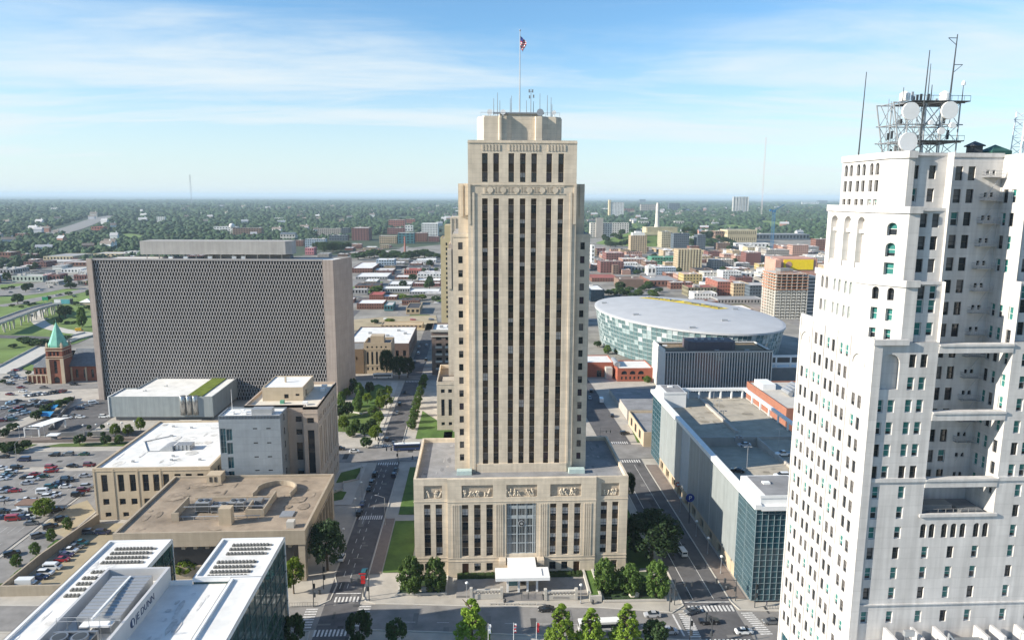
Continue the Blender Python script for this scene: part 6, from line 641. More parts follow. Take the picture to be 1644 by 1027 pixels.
    def h3(k,a,c):
        if k=='L': return [(a-y-1.3,a-y+1.3,99.3,108.6,True,'solid') for y in (138.0,133.0,128.2)]
        if k=='C': return [(a*.5-.8,a*.5+.8,105.6,107.8,True,ds()),(a*.5-.8,a*.5+.8,102.0,104.4,True,'g1wh'),(a*.5-.8,a*.5+.8,98.9,101.0,False,'g1wB')]
        return [(c2-.6-a,c2+.6-a,z-1.15,z+1.15,False,ds()) for c2 in (75.2,77.3) for z in (100.6,104.4,108.2)]
    def h4(k,a,c):
        if k=='L': return [(a-y-.6+d,a-y+.6+d,z0,z1,ar,ds()) for y in (136.5,132.0,127.5) for d in (-.95,.95) for z0,z1,ar in ((115.9,118.0,True),(113.0,115.0,False),(110.6,111.7,False))]
        if k=='C': return []
        return [(c2-.6-a,c2+.6-a,z-1.1,z+1.1,False,ds()) for c2 in (73.6,76.6) for z in (112.4,116.2)]
    stage(87.6,98.0,67.75,72.3,74.4,118.25,141.5,3,h2)
    stage(97.5,110.3,69.0,72.3,74.2,119.2,141.0,3,h3)
    stage(109.8,119.4,70.2,72.0,73.1,120.3,139.0,3,h4)
    # set the arched bays of stage three: window stacks and balconies inside the deep arches
    for y in (138.0,133.0,128.2):
        for z in (100.6,103.6): T.wins.append(((70.06,y+.75,z),-PI/2,1.5,1.9,gs()))
        b.box(69.1,70.1,y-1.1,y+1.1,99.0,100.3,0)
        b.box(69.5,70.1,y-1.3,y+1.3,105.6,106.3,0)
    # beams across the court
    for z in (62.9,75.2,87.2): b.box(CX0,CX1,Y0-.1,Y0+1.0,z-1.45,z,0); b.box(CX0,CX1,Y0-.3,Y0+1.2,z-.25,z+.12,0)
    # main roof slab and parapet behind
    b.face([(CX0,CY,119.0),(CX1,CY,119.0),(CX1,139,119.0),(CX0,139,119.0)],1); b.box(CX0,CX1,CY-.2,CY+.3,119.0,119.7,0); wall(b,(CX1,139),(CX0,139),55,119.4)
    T.part('wall',b,mats)
    # fire escape
    for i,z in enumerate([115.6,111.6,107.6,103.6,99.6,95.6,91.6,87.6,83.6,79.6,75.4,71.4,67.4]):
        m=MB(); m.box(88.6,91.9,CY-1.4,CY-.02,z-.08,z,0)
        for zz in (z+.5,z+1.0): m.tube((88.6,CY-1.4,zz),(91.9,CY-1.4,zz),.04); m.tube((88.6,CY-1.4,zz),(88.6,CY,zz),.04)
        for k in range(9): m.tube((88.6+k*.41,CY-1.4,z),(88.6+k*.41,CY-1.4,z+1.0),.025,k=4)
        m.tube((88.9,CY-.7,z-4),(91.4,CY-.7,z),.06); T.part('fire_escape',m,[G['steel']])
    m=MB(); m.box(79.8,84,119.5,124,55.95,56.3,0); m.box(80.5,86,120.2,122.5,56.3,57.2,1); m.box(86.8,91,119,121,55.95,56.6,1)
    for k in range(8): m.tube((79.6+k*1.4,118.6,56),(79.6+k*1.4,118.6,57.1),.05)
    m.tube((79.4,118.6,57.1),(90,118.6,57.1),.05); T.part('court_plant',m,[G['dconc'],G['metal']])
    # plug the voids so that glass has a dark interior behind it
    T.windows(100)
    return T
white_tower()
def antenna_roof():
    t=Th('antenna_platform','steel lattice platform carrying dishes on the white tower roof','antenna',(78,128,119.4)); b=MB()
    X=(73.2,84.4);Y=(127.2,132.6)
    for y in Y:
        xs=[X[0],75.2,78.3,81.3,X[1]]
        for i,x in enumerate(xs): b.tube((x+(1.2 if i==0 else 0),y,119),(x-(.8 if i==0 else 0),y,128.4),.13)
        for z in (121.6,124.6,128.3): b.tube((X[0]-.6,y,z),(X[1]+.8,y,z),.1)
        for i in range(4):
            for z0,z1 in ((119.2,121.6),(121.6,124.6),(124.6,128.3)): b.tube((xs[i],y,z0),(xs[i+1],y,z1),.06,k=4); b.tube((xs[i+1],y,z0),(xs[i],y,z1),.06,k=4)
    for x in (X[0],75,78.5,82,X[1]):
        for z in (121.6,124.6,128.3): b.tube((x,Y[0],z),(x,Y[1],z),.09)
    t.part('lattice',b,[G['steel']]); 
    for z,a,c in ((128.4,75.5,85.6),(121.7,75.8,85.2)):
        m=MB(); m.box(a,c,126.4,133.4,z,z+.18,0); 
        for k in range(10): m.tube((a+(c-a)*k/9,126.4,z),(a+(c-a)*k/9,126.4,z+1.0),.03,k=4)
        m.tube((a,126.4,z+1),(c,126.4,z+1),.04); t.part('deck',m,[G['dmetal']])
    m=MB(); q=random.Random(8)
    for k in range(26): x=q.uniform(73,84.5); z=q.choice([119.6,122.2,124.8,128.7]); y=q.uniform(126.6,132); m.box(x,x+.35,y,y+.25,z,z+q.uniform(.7,1.7),k%2)
    for k in range(14): x=q.uniform(73,84); m.tube((x,q.uniform(127,132),119.4),(x+q.uniform(-.3,.3),q.uniform(127,132),q.uniform(123,130.5)),.06,k=4)
    t.part('panel_antenna',m,[G['steel'],G['dmetal']])
    for x,y,z,r,l in ((75.0,126,126.7,1.5,'large white dish upper left on the lattice platform'),(81.9,126,126.9,1.5,'large white dish upper right on the lattice platform'),(74.8,125.6,121.5,1.6,'large white dish low on the lattice platform'),(80.8,126,123.4,.6,'small white dish in the middle of the lattice'),(78.8,126,124.8,.4,'tiny dish beside the small middle dish'),(82.7,126,124.4,.5,'small grey dish at the right of the lattice')):
        m=MB(); m.lathe((x,y,z),[(r,0),(r*1.01,.35),(r*.6,.75),(.12,.95)],24,0,'y'); m.tube((x,y+.7,z),(x,y+1.5,z),.14)
        o=link('dish',m.mesh('dish',[G['wpaint']],(x,y,z))); o.location=(x,y,z); tag(o,l,'dish',group='dishes on the lattice platform')
    for x,y,z0,z1,r,l in ((72.4,137.6,119.0,135.0,.14,'tall grey mast alone at the white tower left corner'),(75.9,124.2,120.5,136.4,.15,'tall mast between the dishes left of the platform middle'),(82.9,128,128.5,139.8,.17,'tallest mast with side arms on the platform'),(78.9,128,128.5,134.9,.1,'slim whip mast in the platform middle'),(79.5,128,128.5,131.4,.12,'short mast in the platform middle'),(84.8,127.5,128.5,131.3,.1,'short mast with white cap at the platform right end'),(73.3,126,128.4,130.6,.1,'stubby mast at the platform left end'),(71.8,126,119.4,122.0,.07,'short whip by the white tower roof edge')):
        m=MB(); m.tube((x,y,z0),(x+(.25 if z1-z0>10 else 0),y,z1),r,r*.5)
        if 'side arms' in l:
            for zz,dx in ((139.2,-1.6),(134.8,1.4)): m.tube((x+.3,y,zz),(x+.3+dx,y,zz),.06); m.tube((x+.3,y,zz-1.2),(x+.3+dx,y,zz),.05)
        if 'white cap' in l: m.lathe((x,y,z1),[(.3,0),(.3,.5),(.1,.8)],10,1)
        tag(link('mast',m.mesh('mast',[G['dmetal'],G['wpaint']])),l,'mast',group='masts on the white tower roof')
    for x,z,l in ((74.2,129.5,'round white drum at the left end of the upper deck'),(81.3,129.6,'round white drum at the middle of the upper deck')):
        m=MB(); m.lathe((x,127,z-1),[(.8,0),(.85,.3),(.85,1.2),(.3,1.6)],14); tag(link('antenna_drum',m.mesh('antenna_drum',[G['wpaint']])),l,'antenna')
    m=MB(); m.box(88.2,89.9,128,130,119.2,121.0,0); m.prism([(87.9,127.7),(90.2,127.7),(90.2,130.3),(87.9,130.3)],121,121.2,0)
    for p,q in (((87.9,127.7),(90.2,127.7)),((90.2,127.7),(90.2,130.3)),((90.2,130.3),(87.9,130.3)),((87.9,130.3),(87.9,127.7))): m.face([(*p,121.2),(*q,121.2),(89,129,122.0)],0)
    tag(link('water_tank',m.mesh('water_tank',[G['dmetal']])),'dark hooded tank on the white tower roof','tank')
    m=MB(); m.prism([(91,127),(94.6,127),(94.6,131),(91,131)],119.1,120.2,0)
    for p,q in (((91,127),(94.6,127)),((94.6,127),(94.6,131)),((94.6,131),(91,131)),((91,131),(91,127))): m.face([(*p,120.2),(*q,120.2),(92.8,129,121.4)],0)
    tag(link('roof_hut',m.mesh('roof_hut',[mat('dark_green_roof',(.03,.09,.075),.5,.2,1)])),'low green roofed hut right of the dark tank','hut')
    m=MB()
    for x in (96.8,99.2):
        for y in (128,130.4): m.tube((x,y,119),(x+.3*(98-x)/1.2,y,127.2),.1)
    for i in range(5):
        z=119.5+i*1.6
        for y in (128,130.4): m.tube((96.8,y,z),(99.2,y,z+1.6),.05,k=4); m.tube((99.2,y,z),(96.8,y,z+1.6),.05,k=4); m.tube((96.8,y,z),(99.2,y,z),.06,k=4)
    tag(link('lattice_mast',m.mesh('lattice_mast',[G['wpaint']])),'white lattice mast at the right frame edge','mast')
antenna_roof()
# low white roof with plant in front of the white tower
def plant_roof():
    T=Th('plant_roof_building','low white building whose roof is crowded with plant below the white tower','building',(88,108,0)); b=MB(); block(b,72.2,112,96,117.4,0,32.0,ph=.8,top=1)
    for x in (73.6,78.6,82.8,90.6,93.6,98.2): b.box(x,x+.5,113.6,117.35,31.2,35.0,0,'b')
    T.part('wall',b,[G['white'],G['wroof']])
    rr=random.Random(5)
    def bx(x0,x1,y0,y1,z1,m,nm): c=MB(); c.box(x0,x1,y0,y1,31.2,z1,0,'b'); T.part(nm,c,[m])
    bx(79.4,82.2,111,114,33.0,G['wpaint'],'air_handler'); bx(84.9,90,111.5,115,34.0,G['wpaint'],'air_handler'); bx(83.6,88.6,107,110.5,32.6,G['wpaint'],'air_handler'); bx(74,76.3,110,112,32.6,G['steel'],'air_handler'); bx(76.4,78.2,113,115,33.3,G['metal'],'air_handler')
    c=MB(); c.box(84.9,90,111.4,115,34.0,34.2,0)
    for k in range(4): c.lathe((85.7+k*1.2,113,34.2),[(.5,0),(.5,.3),(.4,.35)],12)
    T.part('fan_unit',c,[G['metal']])
    c=MB()
    for k in range(6): c.tube((75.6+k*.25,114,31.3),(75.6+k*.25,114,35.6),.05); 
    c.box(75.4,77.2,113.7,114.4,35.4,36.4,0); c.tube((82.9,113,31.3),(82.9,113,36.4),.18); c.tube((82.9,113,36.2),(84.6,113,34.4),.2)
    for k in range(4): c.tube((97+k*.7,114,31.3),(97+k*.7,114,35.5-k*.3),.07); 
    c.tube((97,114,35.5),(99.2,114,34.6),.07); T.part('pipework',c,[G['steel']])
    c=MB(); c.lathe((92,110,31.2),[(2.3,0),(2.4,1.0),(1.9,2.0),(.4,2.4)],18); T.part('tank',c,[mat('blue_grey_tarp',(.16,.17,.21),.8,.2,.8)],smooth=True)
    c=MB(); 
    for x in (72.6,75,77.6): c.tube((x,108,32),(x+1.9,108,32),.05); c.tube((x,108,31.2),(x,108,32.4),.05)
    T.part('railing',c,[G['dmetal']])
plant_roof()
# ---------------------------------------------------------------- parking garage
def garage():
    T=Th('parking_garage','long grey panelled parking garage with glass corner and open top deck','garage',(97,245,0)); b=MB(); mats=[G['clad2'],G['concrete'],G['wpaint'],G['stone']]
    x0,x1,y0,y1=76.4,117.5,183.8,303.0
    def lft(ya,yb,z0,z1,mi,off=0,holes=()): wall(b,(x0-off,yb),(x0-off,ya),z0,z1,holes,.8,mi)
    secs=[(197.2,209.5,.25),(209.7,222.3,.0),(222.5,235,.0),(235.2,247,.0),(256.5,268.5,.25),(268.7,278.3,.25),(278.5,287.5,.25)]
    for ya,yb,off in secs:
        lft(ya,yb,4.6,28.0,0,off); b.face([(x0-off,ya,4.6),(x0-off,yb,4.6),(x0+.4,yb,4.6),(x0+.4,ya,4.6)][::-1],0); b.face([(x0-off,ya,4.6),(x0+.4,ya,4.6),(x0+.4,ya,28),(x0-off,ya,28)][::-1],2); b.face([(x0-off,yb,4.6),(x0+.4,yb,4.6),(x0+.4,yb,28),(x0-off,yb,28)],2)
    lft(197.2,287.5,0,4.6,3,-.05,[(287.5-ya-2.2,287.5-ya+2.2,.3,3.6) for ya in range(212,286,9)])
    # recessed open bay with vertical fins
    b.box(x0+1.4,x0+1.8,247,256.5,0,28,1,'r')
    for k in range(7): b.box(x0+.1,x0+.5,247.8+k*1.3,248.15+k*1.3,4.6,28,2)
    # right, back and front walls
    front=[(15.5,40,z,z+1.5) for z in (5,8.4,11.8,15.2,18.6)]
    wall(b,(93,y0+.6),(x1,y0+.6),0,28.0,[(a-16.6+1,c-16.6+.5,z,q) for a,c,z,q in front],.8,1)
    wall(b,(x1,y0+.6),(x1,y1),0,25.6,[(4+i*9,11+i*9,z,z+1.5) for i in range(12) for z in (5,8.4,11.8,15.2,18.6,22)],.8,1); wall(b,(x1,y1),(x0,y1),0,25.6,(),.5,1)
    T.part('wall',b,mats)
    # decks
    b=MB(); b.box(x0+1.0,x1-.5,252,y1-.5,24.4,25.2,0,top=0); b.box(x0+1.0,103,206,252,20.9,21.6,0); b.box(103,x1-.5,198,252,23.4,24.1,0); b.box(79.2,103,198,232,23.4,24.1,0) if 0 else None
    b.box(x0+1,103,197.5,226,23.4,24.1,0); b.face([(x0+1,226,24.1),(103,226,24.1),(103,252,21.6),(x0+1,252,21.6)][::1],0)
    b.box(96,97,255,300,25.2,26.3,1); b.box(102.6,103.2,200,252,21.6,25.0,1); b.box(x0+1,x1-.5,251.2,252,21.6,25.2,1)
    T.part('deck',b,[mat('deck_concrete',(.37,.33,.265),.92,.22,.25),G['concrete']]); patches(T,79,116,254,300,25.2,22,[(.28,.245,.19),(.40,.36,.29)],4); patches(T,80,102,206,224,24.1,10,[(.27,.24,.19)],5)
    # white parapet band with overhang
    b=MB(); b.box(x0-.9,x0+1.0,182.9,y1+.4,28.0,29.4,0); b.box(x0+1.0,x1+.4,y1-.8,y1+.4,28.6,29.8,0); b.box(x1-.8,x1+.4,198,y1-.8,28.4,29.4,0); b.box(x0+1.0,x1+.4,182.9,184.4,27.6,28.9,0)
    for k in range(11):
        b.box(x1-.6,x1,204+k*9,204.6+k*9,24.5,28.4,0)
    for k in range(8): b.box(82+k*4.8,82.6+k*4.8,y1-.7,y1,25.2,28.6,0)
    T.part('parapet',b,[G['wpaint']])
    # stair towers
    for xa,xc,ya,yb,zt in ((77.4,91.5,184.4,199.5,31.2),(77.4,87,289,302,31.6)):
        b=MB(); b.box(xa,xc,ya,yb,24,zt,0,'b'); b.box(xa+1.6,xc-.5,ya+.7,yb-.7,zt,zt+.12,1); b.box(xa+4,xa+6,ya+8,ya+9.5,zt+.12,zt+.6,0); b.box(xa-.2,xc+.2,ya-.2,ya,zt-.5,zt+.3,0); T.part('stair_tower',b,[G['wpaint'],G['groof']])
    # glazed corners
    def glaz(p0,p1,z0,z1,nu,nz,thick=()):
        b=MB(); wall(b,p0,p1,z0,z1,(),.1,0); dx,dy=p1[0]-p0[0],p1[1]-p0[1]; Ld=math.hypot(dx,dy); ux,uy=dx/Ld,dy/Ld; nx,ny=uy,-ux
        for i in range(nu+1):
            u=Ld*i/nu; w=.14 if i in thick else .045; c=(p0[0]+ux*u,p0[1]+uy*u); b.prism([(c[0]-ux*w-0*nx,c[1]-uy*w),(c[0]+ux*w,c[1]+uy*w),(c[0]+ux*w+nx*.22,c[1]+uy*w+ny*.22),(c[0]-ux*w+nx*.22,c[1]-uy*w+ny*.22)],z0,z1,1)
        for j in range(nz+1):
            z=z0+(z1-z0)*j/nz; w=.05; b.prism([(p0[0],p0[1]),(p1[0],p1[1]),(p1[0]+nx*.18,p1[1]+ny*.18),(p0[0]+nx*.18,p0[1]+ny*.18)],z-w,z+w,1)
        return b
    T.part('glazing',glaz((76.4,197.2),(76.4,184.0),.6,28.0,14,16,(7,)),[G['glassg'],G['mull']]); T.part('glazing',glaz((76.4,184.0),(91.8,184.0),.6,28.0,9,16),[G['glassg'],G['mull']]); T.part('glazing',glaz((76.4,301.5),(76.4,287.6),.6,28.0,4,12),[G['glassg'],G['mull']])
    b=MB(); b.box(91.8,93,183.9,184.6,0,28,0); b.box(93,100,183.95,184.35,0,4.5,1); T.part('corner_pier',b,[G['steel'],G['stone']])
    T.windows()
    for i,(x,y,l) in enumerate(((88,222,'double headed lamp on the garage ramp deck'),(93.5,262,'double headed lamp on the sunny upper garage deck, near'),(96.5,276,'double headed lamp on the garage divider wall'),(99,290,'double headed lamp on the far garage deck'),(106,240,'double headed lamp beside the ramp wall'),(110,214,'double headed lamp next to the white pickup'),(97,203,'double headed lamp behind the near stair tower'))):
        m=MB(); m.tube((x,y,24.1),(x,y,32.0),.09); m.box(x-1.0,x+1.0,y-.05,y+.05,31.9,32.05); m.box(x-1.3,x-.6,y-.2,y+.2,31.75,31.95); m.box(x+.6,x+1.3,y-.2,y+.2,31.75,31.95); tag(link('deck_lamp',m.mesh('deck_lamp',[G['steel']])),l,'lamp',group='lamps on the garage deck')
    m=MB(); m.box(92.5,95.6,245.8,247.2,25.2,26.6,0); m.box(93,93.8,246,247,26.6,27.4,0); m.box(94.4,95.2,246,247,26.6,27.2,0); tag(link('rooftop_plant',m.mesh('rooftop_plant',[G['metal']])),'cluster of grey plant at the end of the garage divider','plant')
garage()
def finned_office():
    T=Th('finned_office','square office slab with white vertical fins and brown gravel roof','office',(139,417,0)); b=MB()
    x0,x1,y0,y1,zt=108.2,171.0,404,432,24.0
    b.box(x0,x1,y0,y1,0,zt-.3,0,'t'); b.box(x0+.4,x1-.4,y0+.4,y1-.4,zt-1.2,zt-1.1,1)
    T.part('curtain_wall',b,[G['glassb'],mat('brown_gravel',(.22,.165,.105),.95,.2,.2)])
    b=MB(); n=40
    for i in range(n+1): x=x0+(x1-x0)*i/n; b.box(x-.22,x+.22,y0-.5,y0,0,zt,0,'k')
    for z in range(0,8): b.box(x0,x1,y0-.12,y0,z*3.2+1.6,z*3.2+2.5,1,'k')
    for i in range(13): y=y0+(y1-y0)*i/12; b.box(x0-.35,x0,y-.9,y+.9,0,zt,0,'r'); b.box(x1,x1+.35,y-.3,y+.3,0,zt,0,'l')
    for z in range(0,8): b.box(x0-.12,x0,y0,y1,z*3.2+1.4,z*3.2+2.9,0,'r')
    b.box(x0-.4,x1+.4,y0-.5,y0+.3,zt-.5,zt+.2,0); b.box(x0-.4,x0+.3,y0+.3,y1,zt-.5,zt+.2,0); b.box(x1-.3,x1+.4,y0+.3,y1,zt-.5,zt+.2,0); b.box(x0+.3,x1-.3,y1-.6,y1,zt-.5,zt+.2,0)
    patches(T,110,169,406,430,23.0-.1,14,[(.17,.125,.08),(.27,.21,.14)],6); T.part('fins',b,[mat('pale_fin',(.58,.575,.55),.6,.08,.4),G['dmetal']])
    b=MB(); b.prism([(124,413),(128,410.8),(150,411.5),(152,413),(152,425),(124,425)],22.9,28.2,0); b.prism([(126,425),(150,425),(150,429),(126,429)],22.9,27,0); T.part('plant_screen',b,[mat('purple_screen',(.10,.085,.10),.7,.1,.4)])
    for k,(x,y) in enumerate(((115,407),(121,406.5),(139,409),(143,408),(157,409),(163,407.5),(112,424))): 
        c=MB(); c.box(x,x+2.6,y,y+1.2,22.9,23.8,0,'b'); T.part('air_unit',c,[G['wpaint']])
    c=MB()
    for k in range(5): c.lathe((130+k*4,418,28.2),[(1,0),(1,.7),(.8,.8)],12)
    T.part('cooling_fan',c,[G['steel']])
finned_office()
def brick_hall():
    T=Th('arched_brick_hall','low red brick hall with white roof and arched windows','hall',(96,446,0)); b=MB()
    block(b,86,108,430,452,0,8.3,F=[(2.4+i*5.2,6.0+i*5.2,4.3,6.6,True,'1') for i in range(3)]+[(2.2+i*2.6,3.4+i*2.6,1.2,3.0,False,'1') for i in range(7)],T=T,ph=.6)
    block(b,62,85.6,441,462,0,9.5,F=[(13,16,0.2,4.5,False,'1')],T=T,ph=.5); b.box(80,84,436,441,0,7,2,'b')
    T.part('wall',b,[mat('bright_brick',(.34,.11,.07),.85,.15,.5,joint=(.8,.1)),G['wroof'],G['conc2']])
    c=MB(); c.lathe((87,436,9.0),[(1.8,0),(1.8,14),(.2,14.1)],14,0,'y'); T.part('barrel_skylight',c,[G['steel']]); T.windows()
brick_hall()
def hvac_brick():
    T=Th('brick_shop','red brick block with rooftop ducts right of the garage','building',(162,355,0)); b=MB(); block(b,148.5,185,330,382,0,12.0,ph=.7); T.part('wall',b,[mat('orange_brick',(.30,.13,.085),.85,.15,.5,joint=(.8,.1)),G['conc2']])
    c=MB(); c.box(151,158,366,378,11.3,14.2,0,'b'); T.part('air_handler',c,[G['wpaint']])
    c=MB()
    for k in range(4): c.lathe((160+k*3.2,352+k*4,12.8),[(1.3,0),(1.3,9),(.3,9.2)],10,0,'y')
    T.part('duct',c,[G['steel']])
hvac_brick()
def arena():
    T=Th('arena','oval arena with pale shallow dome roof and checkered glass drum','arena',(147,520,0))
    C=(151.1,521.9); th=R(17.1)
    def pt(a,k,z): x=55.6*k*math.cos(a); y=88.2*k*math.sin(a); return (C[0]+x*math.cos(th)-y*math.sin(th),C[1]+x*math.sin(th)+y*math.cos(th),z)
    n=120; b=MB(); prof=[(.93,0),(.945,6),(.96,12),(.975,18),(.99,24),(1.0,27.2)]
    rr=random.Random(9)
    for i in range(n):
        a,c=2*PI*i/n,2*PI*(i+1)/n
        for q in range(len(prof)-1):
            (k0,z0),(k1,z1)=prof[q],prof[q+1]
            for s in range(2):
                za,zb=z0+(z1-z0)*s/2,z0+(z1-z0)*(s+1)/2; ka,kb=k0+(k1-k0)*s/2,k0+(k1-k0)*(s+1)/2
                b.face([pt(a,ka,za),pt(c,ka,za),pt(c,kb,zb),pt(a,kb,zb)],(2 if (i*7+q)%5<1 else 1 if (i*3)%4<1 else 0) if q==4 or (q==3 and s==1) else rr.choices([0,1,2],[9,1.5,.3])[0])
    T.part('glass_drum',b,[mat('arena_glass',(.10,.165,.175),.1,.35,.2,spec=.7),mat('fritted_glass',(.28,.35,.36),.3,.1,.5),mat('pale_panel',(.42,.46,.47),.5,.08,.4)])
    b=MB()
    for i in range(0,n):
        a=2*PI*i/n
        for q in range(len(prof)-1): b.tube(pt(a,prof[q][0]*1.002,prof[q][1]),pt(a,prof[q+1][0]*1.002,prof[q+1][1]),.17,k=4,caps=False)
    for k0,z in ((.9385,3),(.945,6),(.952,9),(.96,12),(.968,15),(.975,18),(.983,21),(.99,24)):
        for i in range(n): b.tube(pt(2*PI*i/n,k0*1.002,z),pt(2*PI*(i+1)/n,k0*1.002,z),.15,k=4,caps=False)
    T.part('mullions',b,[mat('pale_mullion',(.46,.51,.51),.4,.05,.5,metal=.2)])
    b=MB(); rp=[(1.012,27.0),(1.012,28.2),(.985,28.6),(.8,29.6),(.55,30.6),(.3,31.2),(.001,31.4)]
    for i in range(n):
        a,c=2*PI*i/n,2*PI*(i+1)/n
        for q in range(len(rp)-1): b.face([pt(a,*rp[q]),pt(c,*rp[q]),pt(c,*rp[q+1]),pt(a,*rp[q+1])],0)
        b.face([pt(a,.99,27.0),pt(c,.99,27.0),pt(c,1.012,27.0),pt(a,1.012,27.0)][::-1],0)
    T.part('roof',b,[mat('arena_membrane',(.42,.43,.445),.8,.09,.09)],smooth=True)
    # yellow banner with the arena name, laid on the dome
    b=MB(); p0=Vector((139,590)); p1=Vector((181,520)); d=(p1-p0).normalized(); nv=Vector((-d.y,d.x)); k=24
    def rz(x,y):
        dx,dy=x-C[0],y-C[1]; u=(dx*math.cos(-th)-dy*math.sin(-th))/55.6; v=(dx*math.sin(-th)+dy*math.cos(-th))/88.2; r=min(.985,math.hypot(u,v)); 
        for q in range(len(rp)-1):
            if rp[q+1][0]<=r<=rp[q][0]: t=(r-rp[q+1][0])/(rp[q][0]-rp[q+1][0]+1e-9); return rp[q+1][1]+(rp[q][1]-rp[q+1][1])*t
        return 28.6
    for i in range(k):
        q=[]
        for t,s in ((i/k,-6.5),((i+1)/k,-6.5),((i+1)/k,6.5),(i/k,6.5)):
            p=p0+(p1-p0)*t+nv*s; q.append((p.x,p.y,rz(p.x,p.y)+.25))
        b.face(q,0)
    ban=T.part('roof_banner',b,[G['yellow']])
    m=(p0+p1)/2; body='SPRINT CENTER'; 
    for i,ch in enumerate(body):
        if ch==' ': continue
        p=p0+(p1-p0)*((i+.7)/(len(body)+.4)); o=text(ch,10,G['navy'],Vector((p.x,p.y,rz(p.x,p.y)+.45))-T.base,(0,0,math.atan2(d.y,d.x)),ban,.05)
    for x,y in ((100,560),(112,500),(138,452),(165,470),(190,520)):
        c=MB(); c.box(x-2,x+2,y-.6,y+.6,rz(x,y)-.2,rz(x,y)+1.2); T.part('roof_vent',c,[G['steel']])
arena()
# ---------------------------------------------------------------- left side buildings
def lattice_tower():
    T=Th('lattice_screen_tower','broad office slab behind a checkered precast sun screen with pinkish end walls','office',(-140,405,0))
    A=Vector((-209.2,400.2)); B=Vector((-77.0,393.2)); Cc=Vector((-70.3,412.5)); D=Vector((-202.5,420)); zt=77.4; b=MB()
    d=(B-A).normalized(); nrm=Vector((d.y,-d.x)); Ld=(B-A).length
    at=lambda u,k=0: A+d*u-nrm*k
    eL,eR=3.0,5.6
    # end walls, proud of the screen
    p=[at(0,-.9),at(eL,-.9),at(eL,.3),at(0,.3)]; b.prism([tuple(q) for q in p],0,zt+.6,0)
    p=[at(Ld-eR,-.5),at(Ld,-.5),at(Ld,.3),at(Ld-eR,.3)]; b.prism([tuple(q) for q in p],0,zt+.5,0)
    wall(b,tuple(at(Ld,-.5)),tuple(Cc),0,zt+.5,(),.3,0); wall(b,tuple(Cc),tuple(D),0,zt,(),.3,0); wall(b,tuple(D),tuple(at(0,.3)),0,zt,(),.3,0)
    fx=at(-2.4,3.5); b.prism([tuple(at(-2.6,4)),tuple(at(-1.0,2.2)),tuple(at(-.6,2.8)),tuple(at(-2.2,5))],0,zt+.4,0)
    T.part('end_wall',b,[G['fedst']])
    # screen: staggered openings
    b=MB(); nc=82; nr=36; sw=(Ld-eL-eR)/nc; shh=zt/nr; z0b=0
    for c in range(nc):
        u0=eL+c*sw
        for r in range(nr):
            z0=r*shh; off=(r%2)*.5*sw
            # opening occupies half of the cell width, shifting every other row
            a=u0+off; o0,o1=a+.15*sw,a+.79*sw; e0,e1=a,a+sw; zb,ztt=z0+.04*shh,z0+.95*shh
            P=lambda u,z,k=0: (*at(min(max(u,eL),Ld-eR),k),z)
            b.face([P(e0,z0),P(o0,z0),P(o0,z0+shh),P(e0,z0+shh)],0); b.face([P(o1,z0),P(e1,z0),P(e1,z0+shh),P(o1,z0+shh)],0)
            b.face([P(o0,z0),P(o1,z0),P(o1,zb),P(o0,zb)],0); b.face([P(o0,ztt),P(o1,ztt),P(o1,z0+shh),P(o0,z0+shh)],0)
            b.face([P(o0,zb),P(o0,ztt),P(o0,ztt,.7),P(o0,zb,.7)],0); b.face([P(o1,zb,.7),P(o1,ztt,.7),P(o1,ztt),P(o1,zb)],0); b.face([P(o0,zb,.7),P(o1,zb,.7),P(o1,zb),P(o0,zb)],0)
    T.part('sun_screen',b,[G['fed']])
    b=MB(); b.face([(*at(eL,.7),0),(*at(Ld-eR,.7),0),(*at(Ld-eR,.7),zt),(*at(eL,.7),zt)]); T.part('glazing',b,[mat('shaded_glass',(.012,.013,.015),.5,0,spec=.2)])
    b=MB(); b.prism([tuple(at(eL,-.35)),tuple(at(Ld-eR,-.35)),tuple(at(Ld-eR,1)),tuple(at(eL,1))],zt-.2,zt+.8,0,bottom=True); b.face([(*at(0,.3),zt-.4),(*at(Ld,.3),zt-.4),(*Cc,zt-.4),(*D,zt-.4)],1); b.prism([tuple(Cc),tuple(D),tuple(D+Vector((0,-.6))),tuple(Cc+Vector((0,-.6)))],zt-.4,zt+.3,0); T.part('roof',b,[G['fed'],G['wroof']])
    b=MB(); b.prism([(-182.5,404),(-104.2,402),(-101.5,405),(-101.5,415),(-182.5,418)],80.0,87.2,0,bottom=True)
    for i in range(12): x=-180+i*6.6; b.box(x,x+.5,405,405.5,zt-.4,80,0,'b'); 
    for x in (-168,-160,-147,-134,-129): b.box(x,x+2.2,404.5,406,zt-.4,79,1,'b')
    b.box(-150,-103,407,414,zt-.4,79.2,2); T.part('penthouse',b,[G['fedpent'],G['wpaint'],G['dconc']])
lattice_tower()
